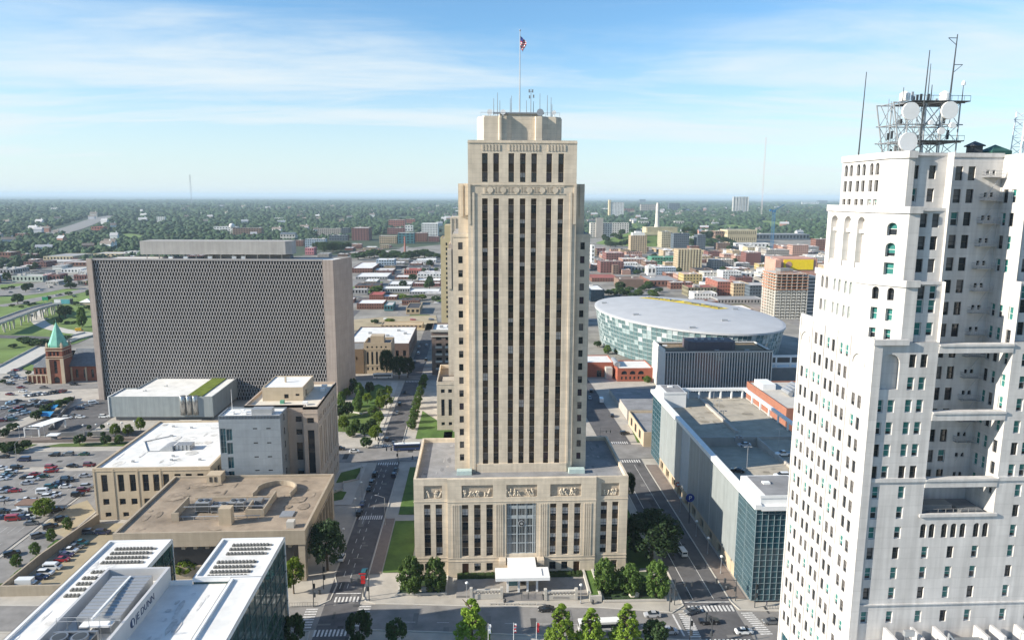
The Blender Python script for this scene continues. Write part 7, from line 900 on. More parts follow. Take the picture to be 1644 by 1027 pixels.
def grey_box_hall():
    T=Th('grey_box_hall','windowless ribbed grey box with white roof and a strip of green roof','hall',(-158,380,0)); b=MB(); zt=12.5
    poly=[(-184.5,360.4),(-132.6,358.6),(-132.6,401),(-177.5,401),(-177.5,377),(-184.5,377)]
    b.prism([(x*1.0,y) for x,y in poly],2.0,zt-.6,0,bottom=True)
    for i in range(len(poly)):
        p,q=Vector(poly[i]),Vector(poly[(i+1)%len(poly)]); d=(q-p).normalized(); nn_=Vector((-d.y,d.x))*.5
        b.prism([tuple(p),tuple(q),tuple(q+nn_),tuple(p+nn_)],zt-.6,zt,0)
    b.box(-184.6,-184.1,360.1,376,2,zt+.02,2,'b'); b.box(-182,-134,361.5,400,0,2.0,3,'tb')
    T.part('wall',b,[G['clad2'],G['wroof'],G['wpaint'],G['dconc']])
    b=MB(); b.face([(x,y,zt-.55) for x,y in [(-184,360.9),(-133.1,359.2),(-133.1,400.5),(-177,400.5),(-177,376.5),(-184,376.5)]]); T.part('roof',b,[G['wroof']])
    b=MB(); b.box(-146,-138.4,359.8,400.4,zt-.55,zt-.1,0,'b'); T.part('green_roof',b,[mat('sedum_roof',(.12,.16,.02),.95,.4,.3)])
    b=MB()
    for k in range(3): b.lathe((-147.5+k*3.1,359.3,3.2),[(1.5,0),(1.5,9.6),(1.4,9.7)],16)
    T.part('metal_drum',b,[mat('polished_steel',(.45,.45,.44),.25,.05,1,metal=.8)],smooth=True)
    b=MB(); b.box(-151,-136,352,358,0,.5,0,'b'); b.box(-149,-138,353,357.5,.5,1.0,0,'b'); T.part('entry_steps',b,[G['conc2']])
    for x,y in ((-171,372),(-164,381),(-176,398)): c=MB(); c.lathe((x,y,zt-.5),[(.3,0),(.3,.9),(.1,1.0)],8); c.box(x-1.6,x-.4,y,y+.3,zt-.5,zt-.2); T.part('roof_vent',c,[G['steel']])
grey_box_hall()
def tan_block_windows(): return random.choice(['1','d1','1b'])
def precinct():
    T=Th('tan_stone_block','tall pinkish stone office block with dark vertical windows and roof penthouse','office',(-70,272,0)); b=MB(); zt=37.3
    s=tan_block_windows
    def colz(u,w,zs): return [(u-w/2,u+w/2,a,c,False,s()) for a,c in zs]
    sq=[(30.6,32.6),(2.5,4.5)]
    f1=colz(3.6,2.2,[(31,33),(26.2,28.2),(16.5,23.2),(11,13.3),(6.0,8.2)])
    wall(b,(-68.4,257),(-62.6,257),0,zt,f1,.5,T=T)
    f2=colz(2.6,2.4,[(31.2,33.2),(12.2,28.6),(6.2,8.2)])
    wall(b,(-62.6,254.5),(-57.4,254.5),0,zt,f2,.5,T=T); wall(b,(-62.6,257),(-62.6,254.5),0,zt)
    side=[]
    for i,u in enumerate((3,5.4,10,13,18,21,26,29,32.5)): side+=colz(u,1.3,[(31.2,33.2),(12.2,28.6),(7.0,9.2),(2.2,4.4)])
    wall(b,(-57.4,254.5),(-57.4,290.5),0,zt,side,.5,T=T); wall(b,(-57.4,290.5),(-84,290.5),0,zt); wall(b,(-84,290.5),(-84,257),0,zt,grid(3,31,7,1.3,12,20,1,17,None),.4); wall(b,(-84,257),(-68.4,257),0,zt)
    b.face([(-84,257,zt-1),(-62.6,257,zt-1),(-62.6,254.5,zt-1),(-57.4,254.5,zt-1),(-57.4,290.5,zt-1),(-84,290.5,zt-1)],1)
    for q in ((-84,-62.6,257,257.5),(-62.6,-57.4,254.5,255),(-57.9,-57.4,255,290),(-84,-57.9,290,290.5),(-84,-83.5,257.5,290),(-62.6,-62.1,255,257.5)): b.box(*q,zt-1,zt+.02,0,'b')
    b.box(-57.4,-57.25,254.4,290.6,29.6,30.2,0,'l'); b.box(-57.4,-57.25,254.4,290.6,10.4,10.9,0,'l'); b.box(-62.7,-57.3,254.36,254.5,34.6,35.0,0,'k'); b.box(-68.4,-62.6,256.88,257,34.6,35.0,0,'k')
    T.part('wall',b,[G['pinkst'],mat('cream_roof',(.62,.57,.48),.85,.12,.2)]); 
    b=MB(); wall(b,(-80,266),(-65,266),36.3,41.5,[(8,9.6,37.3,38.9,False,None),(12.2,13.6,38.2,39,False,None)],.3); wall(b,(-65,266),(-65,284),36.3,41.5,[(4,6,37,39.4)],.3); wall(b,(-65,284),(-80,284),36.3,41.5); wall(b,(-80,284),(-80,266),36.3,41.5); roofslab(b,-80,-65,266,284,41.5,.4,.3,0,1); b.box(-79.7,-65.3,266.6,266.7,36.3,41,2); b.box(-74,-73.4,275,275.6,41,43.2,0)
    T.part('penthouse',b,[G['stone'],G['wroof'],G['wood']])
    for x,y,w in ((-62,284,2),(-61.5,279,1.6),(-64,260,1.8),(-72.6,262,1.4)): c=MB(); c.box(x,x+w,y,y+1.4,36.3,37.5); T.part('air_unit',c,[G['wpaint'] if x>-70 else mat('green_unit',(.1,.3,.2),.5,0)])
    T.windows()
    T=Th('grey_clad_block','grey metal clad block with rows of slot windows and a glazed corner','office',(-79,252,0)); b=MB(); zt=36.6
    h=[(21.2-w,21.2-w+1.5,z,z+.5,False,'1') for w in (9.3,4.6) for z in (30.8,25.6,20.6,15.4,10.6)]; h=[(a,c,z,q,f,s_) for a,c,z,q,f,s_ in h]
    h=[(11.6,13.1,z,z+.45,False,'1') for z in (31.6,26.4,21.3,16.3,11.4)]+[(16.2,17.7,z,z+.45,False,'1') for z in (31.6,26.4,21.3,16.3,11.4)]+[(2.4,4.4,z,z+4.2,False,'tm') for z in (27.6,22.6,17.4,12.2,7.0,2)]+[(.3,2.2,23,32,False,'tm')]
    wall(b,(-89.8,247),(-68.7,247),0,zt,h,.3,0,T=T); wall(b,(-68.7,247),(-68.7,256.9),0,zt,[(4.5,6.0,z,z+2.6,False,'1') for z in range(3,34,5)],.3,0,T=T); wall(b,(-68.7,256.9),(-89.8,258.5),0,zt); wall(b,(-89.8,258.5),(-89.8,247),0,zt,[(8,11,23,32,False,'tm')],.3,T=T); roofslab(b,-89.8,-68.7,247,256.9,zt,.5,.35,0,1); b.box(-79,-72,249,252.5,36.1,38.2,2,'b')
    T.part('wall',b,[G['clad'],G['wroof'],G['steel']]); 
    b=MB()
    for k in range(42): b.box(-89.6+k*.5,-89.45+k*.5,246.92,247,35.4,36.4)
    T.part('fascia_ribs',b,[G['dmetal']])
    for x,y in ((-87,250),(-84,252),(-82.5,249.5)): c=MB(); c.box(x,x+1.5,y,y+1.2,36.1,37.2); T.part('air_unit',c,[G['wpaint']])
    c=MB(); c.tube((-87.4,254.5,36),(-87.4,254.5,44),.1,.05); T.part('aerial',c,[G['wpaint']]); T.windows()
precinct()
def white_roof_block():
    T=Th('white_roof_block','low tan stone block with broad white roof and tall dark windows','building',(-113,272,0)); b=MB(); zt=18.8
    f=[]
    for x in (-130.4,-124.8,-120.8,-116.4,-112.8,-109.4,-105.4,-101.6,-97.6): f+=[(x+133,x+135.1,10.2,16.4,False,'1m'),(x+133,x+135.1,5.4,7.6,False,'1')]
    f+=[(x+133,x+135,1,2.6,False,'1') for x in (-130,-124)]
    block(b,-133,-93,245.2,299,0,zt,F=f,Rt=grid(2,50,12,2.1,10.2,20,1,6.2,'1m'),Lf=grid(2,50,12,2.1,10.2,20,1,6.2,'1m'),d=.55,T=T,ph=.6,th=.8)
    for x in (-133,-126.6,-118.4,-110.6,-93.6): b.box(x,x+.6,245.05,245.2,0,18.3,0,'k')
    b.box(-133.1,-92.9,245.0,245.2,17.7,18.0,0,'k')
    T.part('wall',b,[G['stone'],G['wroof'],G['metal']])
    b=MB(); 
    for k in range(4): 
        p=[(-115+k*.0,262),( -115,272)]
    b.box(-112.6,-106.8,264,268,18.2,20.2,0,'b')
    for k in range(5): b.box(-112.6+k*1.4,-112.4+k*1.4,263.9,264,18.2,20.2,1)
    T.part('air_handler',b,[G['steel'],G['dmetal']])
    b=MB(); n=8
    for i in range(n):
        a,c=PI/2*i/n,PI/2*(i+1)/n; b.face([(-118+5*(1-math.cos(a))*1.0,263,18.2+2.0*math.sin(a)),(-118+5*(1-math.cos(c)),263,18.2+2.0*math.sin(c)),(-118+5*(1-math.cos(c)),269,18.2+2.0*math.sin(c)),(-118+5*(1-math.cos(a)),269,18.2+2.0*math.sin(a))][::-1]); b.face([(-118+5*(1-math.cos(a)),263,18.2),(-118+5*(1-math.cos(c)),263,18.2),(-118+5*(1-math.cos(c)),263,18.2+2*math.sin(c)),(-118+5*(1-math.cos(a)),263,18.2+2*math.sin(a))])
    T.part('curved_skylight',b,[G['steel']]); patches(T,-131,-95,247,297,18.2,26,[(.60,.58,.54),(.66,.65,.62),(.50,.49,.46)],8)
    for x,y in ((-123,252),(-110,253),(-100,253),(-117,290),(-125,292),(-121,280),(-104,288),(-111,257)): c=MB(); c.box(x,x+.9,y,y+.6,18.2,18.9); T.part('roof_vent',c,[G['steel']])
    c=MB(); c.tube((-120,281,18.4),(-128,274,18.4),.15); c.tube((-128,274,18.4),(-122,263,18.4),.15); c.tube((-122,263,18.4),(-118,263,18.4),.15); T.part('roof_pipe',c,[G['metal']]); T.windows()
white_roof_block()
def overhang_block():
    T=Th('overhang_block','tan concrete block whose heavy roof overhangs dark glass and carries plant','building',(-77,222,0)); b=MB(); x0,x1,y0,y1,zt=-104.9,-50.3,200.5,244.2,16.0
    b.box(x0,x1,y0,y1,11.6,zt-.01,0,'t'); roofslab(b,x0,x1,y0,y1,zt,.7,.7,0,1)
    b.box(x0+3,x1-4.5,y0+3.5,y1-3,0,11.6,2,'tb')
    for x in (x0+.3,x1-2.2): 
        for y in (y0+.3,y1-3): b.box(x,x+1.9,y,y+2.6,0,11.6,0,'tb')
    for k in range(8): y=y0+6+k*4.6; b.box(x1-2.2,x1-.4,y,y+.6,4,11.6,0,'tb')
    for k in range(30): y=y0+1.6+k*1.4; b.box(x1-.02,x1+.05,y,y+.55,11.9,12.6,2,'l')
    b.box(x0+3,x1-4,y0+3.0,y0+3.5,0,4.0,0); b.box(x1-4.5,x1-3.6,y0+4,y1-4,0,2.6,0)
    for k in range(14): x=x0+5+k*3.4; b.box(x,x+1.0,y0+1.2,y0+3.4,10.2,11.6,0,'t')
    T.part('wall',b,[G['tan'],G['tanroof'],G['glass']])
    zr=15.3; patches(T,x0+2,x1-2,y0+2,y1-2,zr,46,[(.225,.18,.135),(.30,.24,.18),(.25,.20,.15)],7)
    def scr(pts,h,nm='plant_screen',w=.45,m=None):
        c=MB()
        for i in range(len(pts)-1):
            a,q=Vector(pts[i]),Vector(pts[i+1]); d=(q-a).normalized(); n_=Vector((-d.y,d.x))*w/2; c.prism([tuple(a-n_),tuple(q-n_),tuple(q+n_),tuple(a+n_)],zr,zr+h,0)
        T.part(nm,c,[m or G['tan']])
    scr([(-91.5,210),(-91.5,222)],2.6); scr([(-92,209.8),(-89.8,209.8)],2.6); scr([(-65.4,212),(-65.4,226)],2.4); scr([(-70.8,212),(-65.2,212)],2.4); scr([(-70.6,212),(-70.6,219)],2.4); scr([(-91,226),(-66,226)],.6)
    c=MB(); pts=[(-66.5+5*math.cos(a)*1.25,231+5*math.sin(a)*1.1) for a in [PI*1.1-PI*1.15*i/16 for i in range(17)]]; scr([(-73,226)]+pts+[(-61,226)],1.7,'curved_screen')
    c=MB(); c.box(-76.8,-73.2,206.2,209,zr,zr+5.2,0,'b'); T.part('chimney',c,[G['stone']])
    c=MB(); c.box(-56.4,-54.2,203.4,205.6,zr,zr+2.0,0,'b'); T.part('chimney',c,[G['conc2']])
    c=MB(); c.box(-92,-87.2,238.5,243,zr,zr+3.0,0,'b'); c.box(-91,-90.2,238.4,238.5,zr+.6,zr+2.4,1); c.box(-89.4,-88.6,238.4,238.5,zr+.6,zr+2.4,1); T.part('roof_house',c,[G['stone'],G['wood']])
    c=MB(); c.box(-60.5,-56.5,211,215,zr,zr+.35,0,'b'); T.part('skylight',c,[G['steel']])
    for i,(x,y,w,h) in enumerate(((-87,215,4.2,3.4),(-82.2,214.6,2.2,2.4),(-79.8,214.6,2.2,2.4),(-77.4,216.5,2.2,2.6),(-75,216.5,2.2,2.6))):
        c=MB(); c.box(x,x+w,y,y+3.4,zr+.5,zr+h,0); c.box(x+.15,x+w-.15,y-.04,y,zr+.8,zr+h-.3,1)
        for q in range(2 if w>3 else 1): c.lathe((x+w*(.5 if w<3 else .27+.46*q),y+1.7,zr+h),[(.8,0),(.8,.3),(.65,.32)],14,1)
        for q in (.1,w-.25): c.box(x+q,x+q+.15,y,y+3.4,zr,zr+.5,0)
        T.part('condenser',c,[G['steel'],G['dmetal']])
    c=MB(); 
    for z,y in ((zr+1.0,210.5),(zr+2.6,214)): c.tube((-90,y,z),(-66,y,z),.13)
    for k in range(8): c.tube((-89+k*3.2,210.5,zr),(-89+k*3.2,210.5,zr+1.0),.08)
    for k in range(5): c.tube((-72+k*1.2,218+k,zr+.3),(-69+k,222-k*.8,zr+.8),.2)
    T.part('pipework',c,[G['steel']])
    c=MB(); c.box(-73.5,-66,217,224,zr,zr+.9,0,'b'); c.box(-70,-68,219,222,zr+.9,zr+2,0); T.part('plant',c,[G['dconc']])
overhang_block()
def glass_office():
    T=Th('glass_office','glass office with two white roofed wings and sunken roof plant','office',(-69,140,0)); b=MB(); zt=28.5
    wings=[(-90.4,-75.2,96,171),(-63.2,-47.9,152,171),(-54.8,-47.9,96,152)]
    for x0,x1,y0,y1 in wings: b.box(x0+.12,x1-.12,y0+.12,y1-.12,0,zt-.9,0,'t')
    b.box(-75.2,-54.8,96,151.6,0,26.9,0,'t')
    T.part('glazing',b,[mat('tinted_glass',(.03,.075,.07),.04,.3,.15,spec=.9)])
    b=MB()
    for x0,x1,y0,y1 in wings:
        roofslab(b,x0,x1,y0,y1,zt,.5,.7,0,1)
        for q in ((x0,x1,y0,y0+.12),(x1-.12,x1,y0+.12,y1-.12),(x0,x1,y1-.12,y1),(x0,x0+.12,y0+.12,y1-.12)): b.box(*q,zt-1.0,zt,0)
    b.face([(-75.2,96,27.0),(-54.8,96,27.0),(-54.8,152,27.0),(-63,152,27.0),(-75.2,152,27.0)],1); b.box(-75.2,-63.2,151.6,152,26.5,28.0,0,'b')
    T.part('roof',b,[G['wpaint'],G['wroof']])
    b=MB()
    for x in (-47.9,-75.2):
        for k in range(20):
            y=97+k*3.8
            if x<-70 and y<152: continue
            b.box(x-.08,x+.06,y-.04,y+.04,0,zt-1,0)
        for z in (3.6,7.6,11.6,15.6,19.6,23.6): b.box(x-.1,x+.1,152 if x<-70 else 97,171,z-.06,z+.06,0)
    for x in (-47.95,-63.1,-75.25,-90.3): b.box(x-.12,x+.12,170.8,171.05,0,zt,1)
    T.part('mullions',b,[mat('slim_mullion',(.14,.17,.17),.4,0,metal=.5),G['wpaint']])
    patches(T,-89.5,-76,100,170,28.0,20,[(.60,.58,.55),(.66,.65,.63)],9); patches(T,-66,-56,100,150,27.0,26,[(.62,.61,.59),(.57,.56,.54),(.52,.51,.49)],10)
    # perforated vent strips on the roof
    def strip(x0,x1,y): 
        c=MB(); c.box(x0,x1,y,y+.9,zt-.5,zt-.3,0)
        for k in range(int((x1-x0)/.8)): c.box(x0+k*.8,x0+k*.8+.5,y-.12,y+1.02,zt-.3,zt-.12,0)
        T.part('vent_strip',c,[mat('perforated_strip',(.17,.165,.15),.8,.35,2)])
    for i,y in enumerate((166.5,164.3,162.1,159.9)): strip(-87+.0,-77.5,y)
    strip(-87,-77.4,155.6)
    for i,y in enumerate((153,150.6,148.2,145.8)): strip(-87.6,-84,y)
    for i,y in enumerate((167.3,165.2,163)): strip(-59.6,-50.2,y)
    for i,y in enumerate((159,156.8,154.6,152.6)): strip(-60.4,-51.4,y)
    # sunken plant court
    c=MB(); 
    for q in ((-81.5,-80.9,110,152.5),(-68.6,-68.0,104,151.9)): c.box(*q,26.9,31.0,0,'b')
    c.box(-80.9,-68.0,151.9,152.5,26.9,31.0,0,'b')
    T.part('plant_screen',c,[mat('pale_grey_panel',(.50,.50,.50),.5,.05,.5)])
    sg=text('JE DUNN',2.1,G['navy'],Vector((-67.97,139.8,29.0))-T.base,(PI/2,0,PI/2),T.o,.03)
    m=MB(); m.lathe((-67.98,134.2,29.0),[(.95,0),(.95,.05),(.7,.06)],20,0,'x'); m.box(-67.94,-67.9,134.1,134.5,28.4,29.7,1); T.part('logo',m,[G['navy'],G['wpaint']])
    c=MB(); c.face([(-78.6,134,30.4),(-70.2,134,30.4),(-70.2,148.6,31.2),(-78.6,148.6,31.2)]); c.box(-78.6,-70.2,134,134.1,27,30.4,0); c.face([(-70.2,134,27),(-70.2,148.6,27),(-70.2,148.6,31.2),(-70.2,134,30.4)]); c.face([(-78.6,148.6,27),(-78.6,134,27),(-78.6,134,30.4),(-78.6,148.6,31.2)]); c.box(-78.6,-70.2,148.5,148.6,27,31.2,0)
    for k in range(12): c.box(-78.6,-70.2,134.4+k*1.2,134.55+k*1.2,30.45+k*.066,30.56+k*.066,0)
    T.part('air_handler',c,[G['steel']])
    c=MB(); c.box(-77.2,-71.2,132.2,134,29.4,29.7,0); c.box(-74.7,-74.3,132,148,31,31.5,0); T.part('duct_hood',c,[G['wpaint']])
    c=MB(); c.box(-79.5,-72,116,129.5,27,30.6,0,'b'); c.box(-71.98,-71.9,117,128.6,27.4,30.2,1)
    for k in range(3):
        for q in range(2): c.lathe((-77.6+q*3.7,118.6+k*4,30.6),[(1.5,0),(1.5,.7),(1.2,.72)],16,0); c.lathe((-77.6+q*3.7,118.6+k*4,31.25),[(1.2,0),(1.2,.08),(.2,.1)],16,1)
    for k in range(4): c.box(-79.6,-71.8,116.2+k*4,116.6+k*4,30.6,31.1,0)
    T.part('cooling_tower',c,[G['metal'],G['dmetal']])
    c=MB(); 
    for z in (31.6,32.4): c.tube((-80.5,131,z),(-68.6,131,z),.05)
    for k in range(7): c.tube((-80.5+k*2,131,27),(-80.5+k*2,131,32.4),.05)
    T.part('railing',c,[G['steel']])
glass_office()
def church():
    T=Th('brick_church','red brick church with pale stone trim and a green copper spire','church',(-250,442,0)); b=MB()
    br,stn=0,1
    # nave, long axis along X, with gable roof
    wall(b,(-247,442),(-212,442),0,9.6,[(3+i*4.6,4.6+i*4.6,2.2,7.4,True,'1') for i in range(7)],.4,br,T=T); wall(b,(-212,442),(-212,462),0,9.6,[(7,13,2,8.4,True,'1m')],.4,br,T=T); b.face([(-212,442,9.6),(-212,462,9.6),(-212,452,18)],br); wall(b,(-212,462),(-247,462),0,9.6,(),.3,br)
    for x in (-246.6,-238,-229,-220,-212.8): b.box(x,x+.8,441.4,442,0,8.6,stn,'k')
    # west wing
    wall(b,(-268,441),(-257,441),0,9.0,[(1+i*2.4,2.3+i*2.4,4.8,8.0,False,'1') for i in range(4)],.4,br,T=T); wall(b,(-268,462),(-268,441),0,9.0,[(8,12,2,7,True,'1m')],.4,br,T=T); b.box(-269.5,-257,437.5,441,0,4.6,br,'bk',top=2); wall(b,(-269.6,437.4),(-257,437.4),0,5.0,[(1.2+i*2.6,2.4+i*2.6,1.2,3.8,False,'1') for i in range(4)],.3,br,T=T)
    for x in (-269.8,-267.2,-264.6,-262,-259.2): b.box(x,x+.6,436.9,437.4,0,4.6,stn,'k')
    b.box(-269.8,-257,437.2,437.6,4.6,5.2,stn)
    # tower
    x0,x1,y0,y1=-257,-247.3,436.2,446
    wall(b,(x0,y0),(x1,y0),0,22,[(3.2,6.6,0.1,4.2,True,'1'),(3.9,5.8,6.2,14.0,True,'d1')]+[(2.0+i*2.1,3.3+i*2.1,17.0,19.4,False,'1') for i in range(3)],.6,br,T=T); wall(b,(x1,y0),(x1,y1),0,22,[(2.0+i*2.1,3.3+i*2.1,17.0,19.4,False,'1') for i in range(3)],.5,br,T=T); wall(b,(x1,y1),(x0,y1),0,22,(),.3,br); wall(b,(x0,y1),(x0,y0),0,22,[(2.0+i*2.1,3.3+i*2.1,17.0,19.4,False,'1') for i in range(3)],.5,br,T=T)
    for xa in (x0-.3,x1-1.7): b.box(xa,xa+2.0,y0-.5,y0,0,15,stn,'k'); b.box(xa+.3,xa+1.6,y0-.3,y0,15,21,br,'k')
    for z in (15,16.2,20,21.5): b.box(x0-.35,x1+.35,y0-.55,y1+.35,z,z+.4,stn)
    for xa in (x0,x1-1.2):
        for ya in (y0,y1-1.2): b.box(xa,xa+1.2,ya,ya+1.2,22,23.6,stn,'b'); b.face([(xa,ya,23.6),(xa+1.2,ya,23.6),(xa+.6,ya+.6,25.2)],stn); b.face([(xa+1.2,ya,23.6),(xa+1.2,ya+1.2,23.6),(xa+.6,ya+.6,25.2)],stn); b.face([(xa,ya+1.2,23.6),(xa,ya,23.6),(xa+.6,ya+.6,25.2)],stn)
    T.part('wall',b,[G['brick'],G['stone'],G['slate']])
    b=MB()
    b.face([(-247.5,441.3,9.3),(-211.5,441.3,9.3),(-211.5,452,18.2),(-247.5,452,18.2)]); b.face([(-211.5,462.7,9.3),(-247.5,462.7,9.3),(-247.5,452,18.2),(-211.5,452,18.2)])
    b.face([(-268.4,440.6,8.9),(-257,440.6,8.9),(-257,451,17.2),(-262,451,17.2)]); b.face([(-268.4,462.4,8.9),(-268.4,440.6,8.9),(-262,451,17.2)]); b.face([(-257,462.4,8.9),(-268.4,462.4,8.9),(-262,451,17.2),(-247,451,17.2)])
    T.part('roof',b,[G['slate']])
    b=MB(); c=((x0+x1)/2,(y0+y1)/2); k=8; r=5.0
    oc=[(c[0]+r*math.cos(2*PI*(i+.5)/k)*1.05,c[1]+r*math.sin(2*PI*(i+.5)/k)*1.05) for i in range(k)]
    b.prism(oc,22,23,0)
    for i in range(k): b.face([(*oc[i],23),(*oc[(i+1)%k],23),(c[0],c[1],36.8)])
    b.tube((c[0],c[1],36.5),(c[0],c[1],38.2),.08); T.part('spire',b,[G['copper']]); T.windows(40)
church()
def columned_block():
    T=Th('columned_tan_block','tan stone block with four tall dark window slots facing the park','building',(-63,465,0)); b=MB(); zt=20
    f=[(1.6+i*2.9,2.9+i*2.9,6.0,14.2,False,'1m') for i in range(5)]+[(1.7+i*2.9,2.8+i*2.9,16.6,17.8,False,'1') for i in range(5)]+[(1.7+i*2.9,2.8+i*2.9,2.2,4.2,False,'1') for i in range(5)]
    block(b,-71.8,-54.6,455,474,0,zt,F=f,Rt=[(2+i*3,3.4+i*3,6,14.2,False,'1m') for i in range(5)],d=.5,T=T,ph=1.6); b.box(-72,-54.4,454.8,455,15.3,15.8,0,'k'); b.box(-72,-54.4,454.8,455,5.0,5.4,0,'k'); b.box(-68.5,-60,462,470,18.4,23,0,'b')
    T.part('wall',b,[G['stone'],G['dconc']]); T.windows()
    T=Th('long_white_roof_block','long low block with big white roof behind the columned tan block','building',(-70,525,0)); b=MB(); block(b,-90,-46.8,492,558,0,12,F=[(4+i*5,6+i*5,3,7) for i in range(8)],Rt=[(4+i*5,6+i*5,3,7) for i in range(12)],ph=.6); T.part('wall',b,[mat('brown_brick',(.17,.12,.10),.9,.15,.5,joint=(.8,.1)),G['wroof']])
    for x,y in ((-80,530),(-60,540),(-66,520),(-54,528)): c=MB(); c.box(x,x+2.4,y,y+1.6,11.4,12.8); T.part('roof_vent',c,[G['steel']])
    T=Th('brown_office_annex','brown stone block in the shade left of the columned tan block','building',(-80,462,0)); b=MB(); block(b,-92,-72,454.6,478,0,16,F=[(12,13,4,6),(15,16,9,11)],ph=.5); T.part('wall',b,[mat('brown_stone',(.20,.14,.09),.9,.12,.3),G['dconc']])
columned_block()
def balcony_flats():
    T=Th('balcony_flats','brick balcony flats with white roof just left of the stone tower','flats',(-15,462,0)); b=MB(); f=[]
    for z in (4,8.6,13.2,17.8,22.4):
        for u in (4.5,10.5,16.5,22.5): f+=[(u-1.7,u+1.7,z,z+2.7)]
    block(b,-28.6,0,450,476,0,29,F=f,Lf=[(3+i*5,5+i*5,z,z+2.2) for i in range(4) for z in (4,8.6,13.2,17.8)],d=1.4,ph=1.0,top=1); b.box(-29.0,.4,449.5,450,24.6,25.4,2,'k'); b.box(-29.2,.6,449.3,450,27.8,29.2,2,'k'); b.box(-27.4,-1.2,453,475,5,27,3)
    T.part('wall',b,[mat('taupe_brick',(.18,.135,.115),.9,.15,.5,joint=(.8,.1)),G['wroof'],G['conc2'],G['glass']])
    for z in (4,8.6,13.2,17.8):
        for u in (4.5,10.5,16.5,22.5): c=MB(); x=-28.6+u; c.box(x-2.1,x+2.1,448.6,450,z-.3,z+.9,0); T.part('balcony',c,[G['conc2']])
    for k in range(5): c=MB(); x=-24+k*4.6; c.box(x,x+2.2,462,464,28,29.6); T.part('air_unit',c,[G['steel']])
    T=Th('court_annex','cream stone wing with paired slot windows behind the stone tower','building',(-4,358,0)); b=MB(); zt=24
    f=[]
    for u in (2.9,6.4,12.2,15.7,21.5,25): f+=[(u-.9,u+.9,18.6,20.4,False,'1'),(u-.8,u+.8,7.2,15.4,False,'1m'),(u-.8,u+.8,2.4,4.0,False,'1')]
    block(b,-19.5,12,339.5,376,0,zt,F=f,Lf=grid(2,34,7,1.6,7.2,20,1,8.2,'1m'),d=.5,T=T,ph=2.2); b.box(-19.6,12.1,339.35,339.5,22.6,23,0,'k'); b.box(-17,-11,345,352,21.8,23.4,0,'b'); T.part('wall',b,[G['lime'],mat('brown_roof',(.2,.16,.12),.9,.1,.3)]); T.windows()
    T=Th('court_tower','cream stone stepped tower half hidden behind the tall stone tower','tower',(5,368,0)); b=MB()
    block(b,-14.6,24,362,392,0,66,ph=.6); block(b,-14.0,23,363,391,65.4,88.3,roof=True,ph=.5,mi=2); b.box(-14.6,-12.6,361.6,364,66,86,0,'b'); b.box(-13.0,22,364,390,87.8,101.5,0,'b')
    for i in range(8): b.box(-12.9+i*2.0,-12.2+i*2.0,363.6,364,87.8,101,0,'bk')
    T.part('wall',b,[G['lime'],G['groof'],G['pinkst']])
    T=Th('slim_cream_tower','slim cream tower with dark windows far behind the stone tower left edge','tower',(-18,615,0)); b=MB(); f=[(8.2,10,z,z+2.2,False,None) for z in range(12,76,4)]+[(4.2,5.6,z,z+2.2,False,None) for z in range(12,76,4)]
    block(b,-29.6,-6,598,630,0,78,F=f,ph=.5); b.box(-26.4,-10,603,628,77.5,88.2,0,'b'); b.box(-26.2,-9,600,628,0.5,77,2) if 0 else None; b.box(-29,-7,598.8,629,1,77,2,'tb'); T.part('wall',b,[mat('cream_stone',(.5,.41,.24),.85,.08,.3),G['groof'],G['glass']])
balcony_flats()
# ---------------------------------------------------------------- town blocks in the distance
WC=dict(cream=(.50,.43,.28),brick=(.20,.10,.075),redbrick=(.31,.125,.095),white=(.62,.62,.60),pink=(.5,.2,.22),maroon=(.20,.095,.085),palegreen=(.42,.47,.40),blue=(.08,.13,.32),grey=(.30,.30,.30),brown=(.19,.13,.10),pale=(.50,.48,.44),bluegrey=(.33,.40,.46),greytan=(.34,.31,.275),slate=(.10,.125,.15),tan=(.42,.33,.22),teal=(.06,.16,.18),gold=(.40,.36,.25),pinkbrick=(.40,.25,.20),yellow=(.46,.36,.17),green=(.09,.25,.165),olive=(.20,.18,.12),navyglass=(.012,.03,.05),salmonwall=(.48,.27,.21),red=(.35,.08,.07),redtile=(.30,.10,.08),dark=(.06,.06,.065),pinkroof=(.5,.35,.33))
FM={}
def fm(k,roof=False):
    key=(k,roof)
    if key not in FM:
        c=WC[k]
        if roof and k=='white': c=(.68,.67,.65)
        if roof and k=='pale': c=(.46,.44,.42)
        if roof and k=='pink': c=(.50,.36,.34)
        if roof and k=='brick': c=(.25,.19,.17)
        FM[key]=mat('town_'+k+('_roof' if roof else '_wall'),c,.85,.14 if not roof else .22,.12 if not roof else .08)
    return FM[key]
rr=random.Random(21)
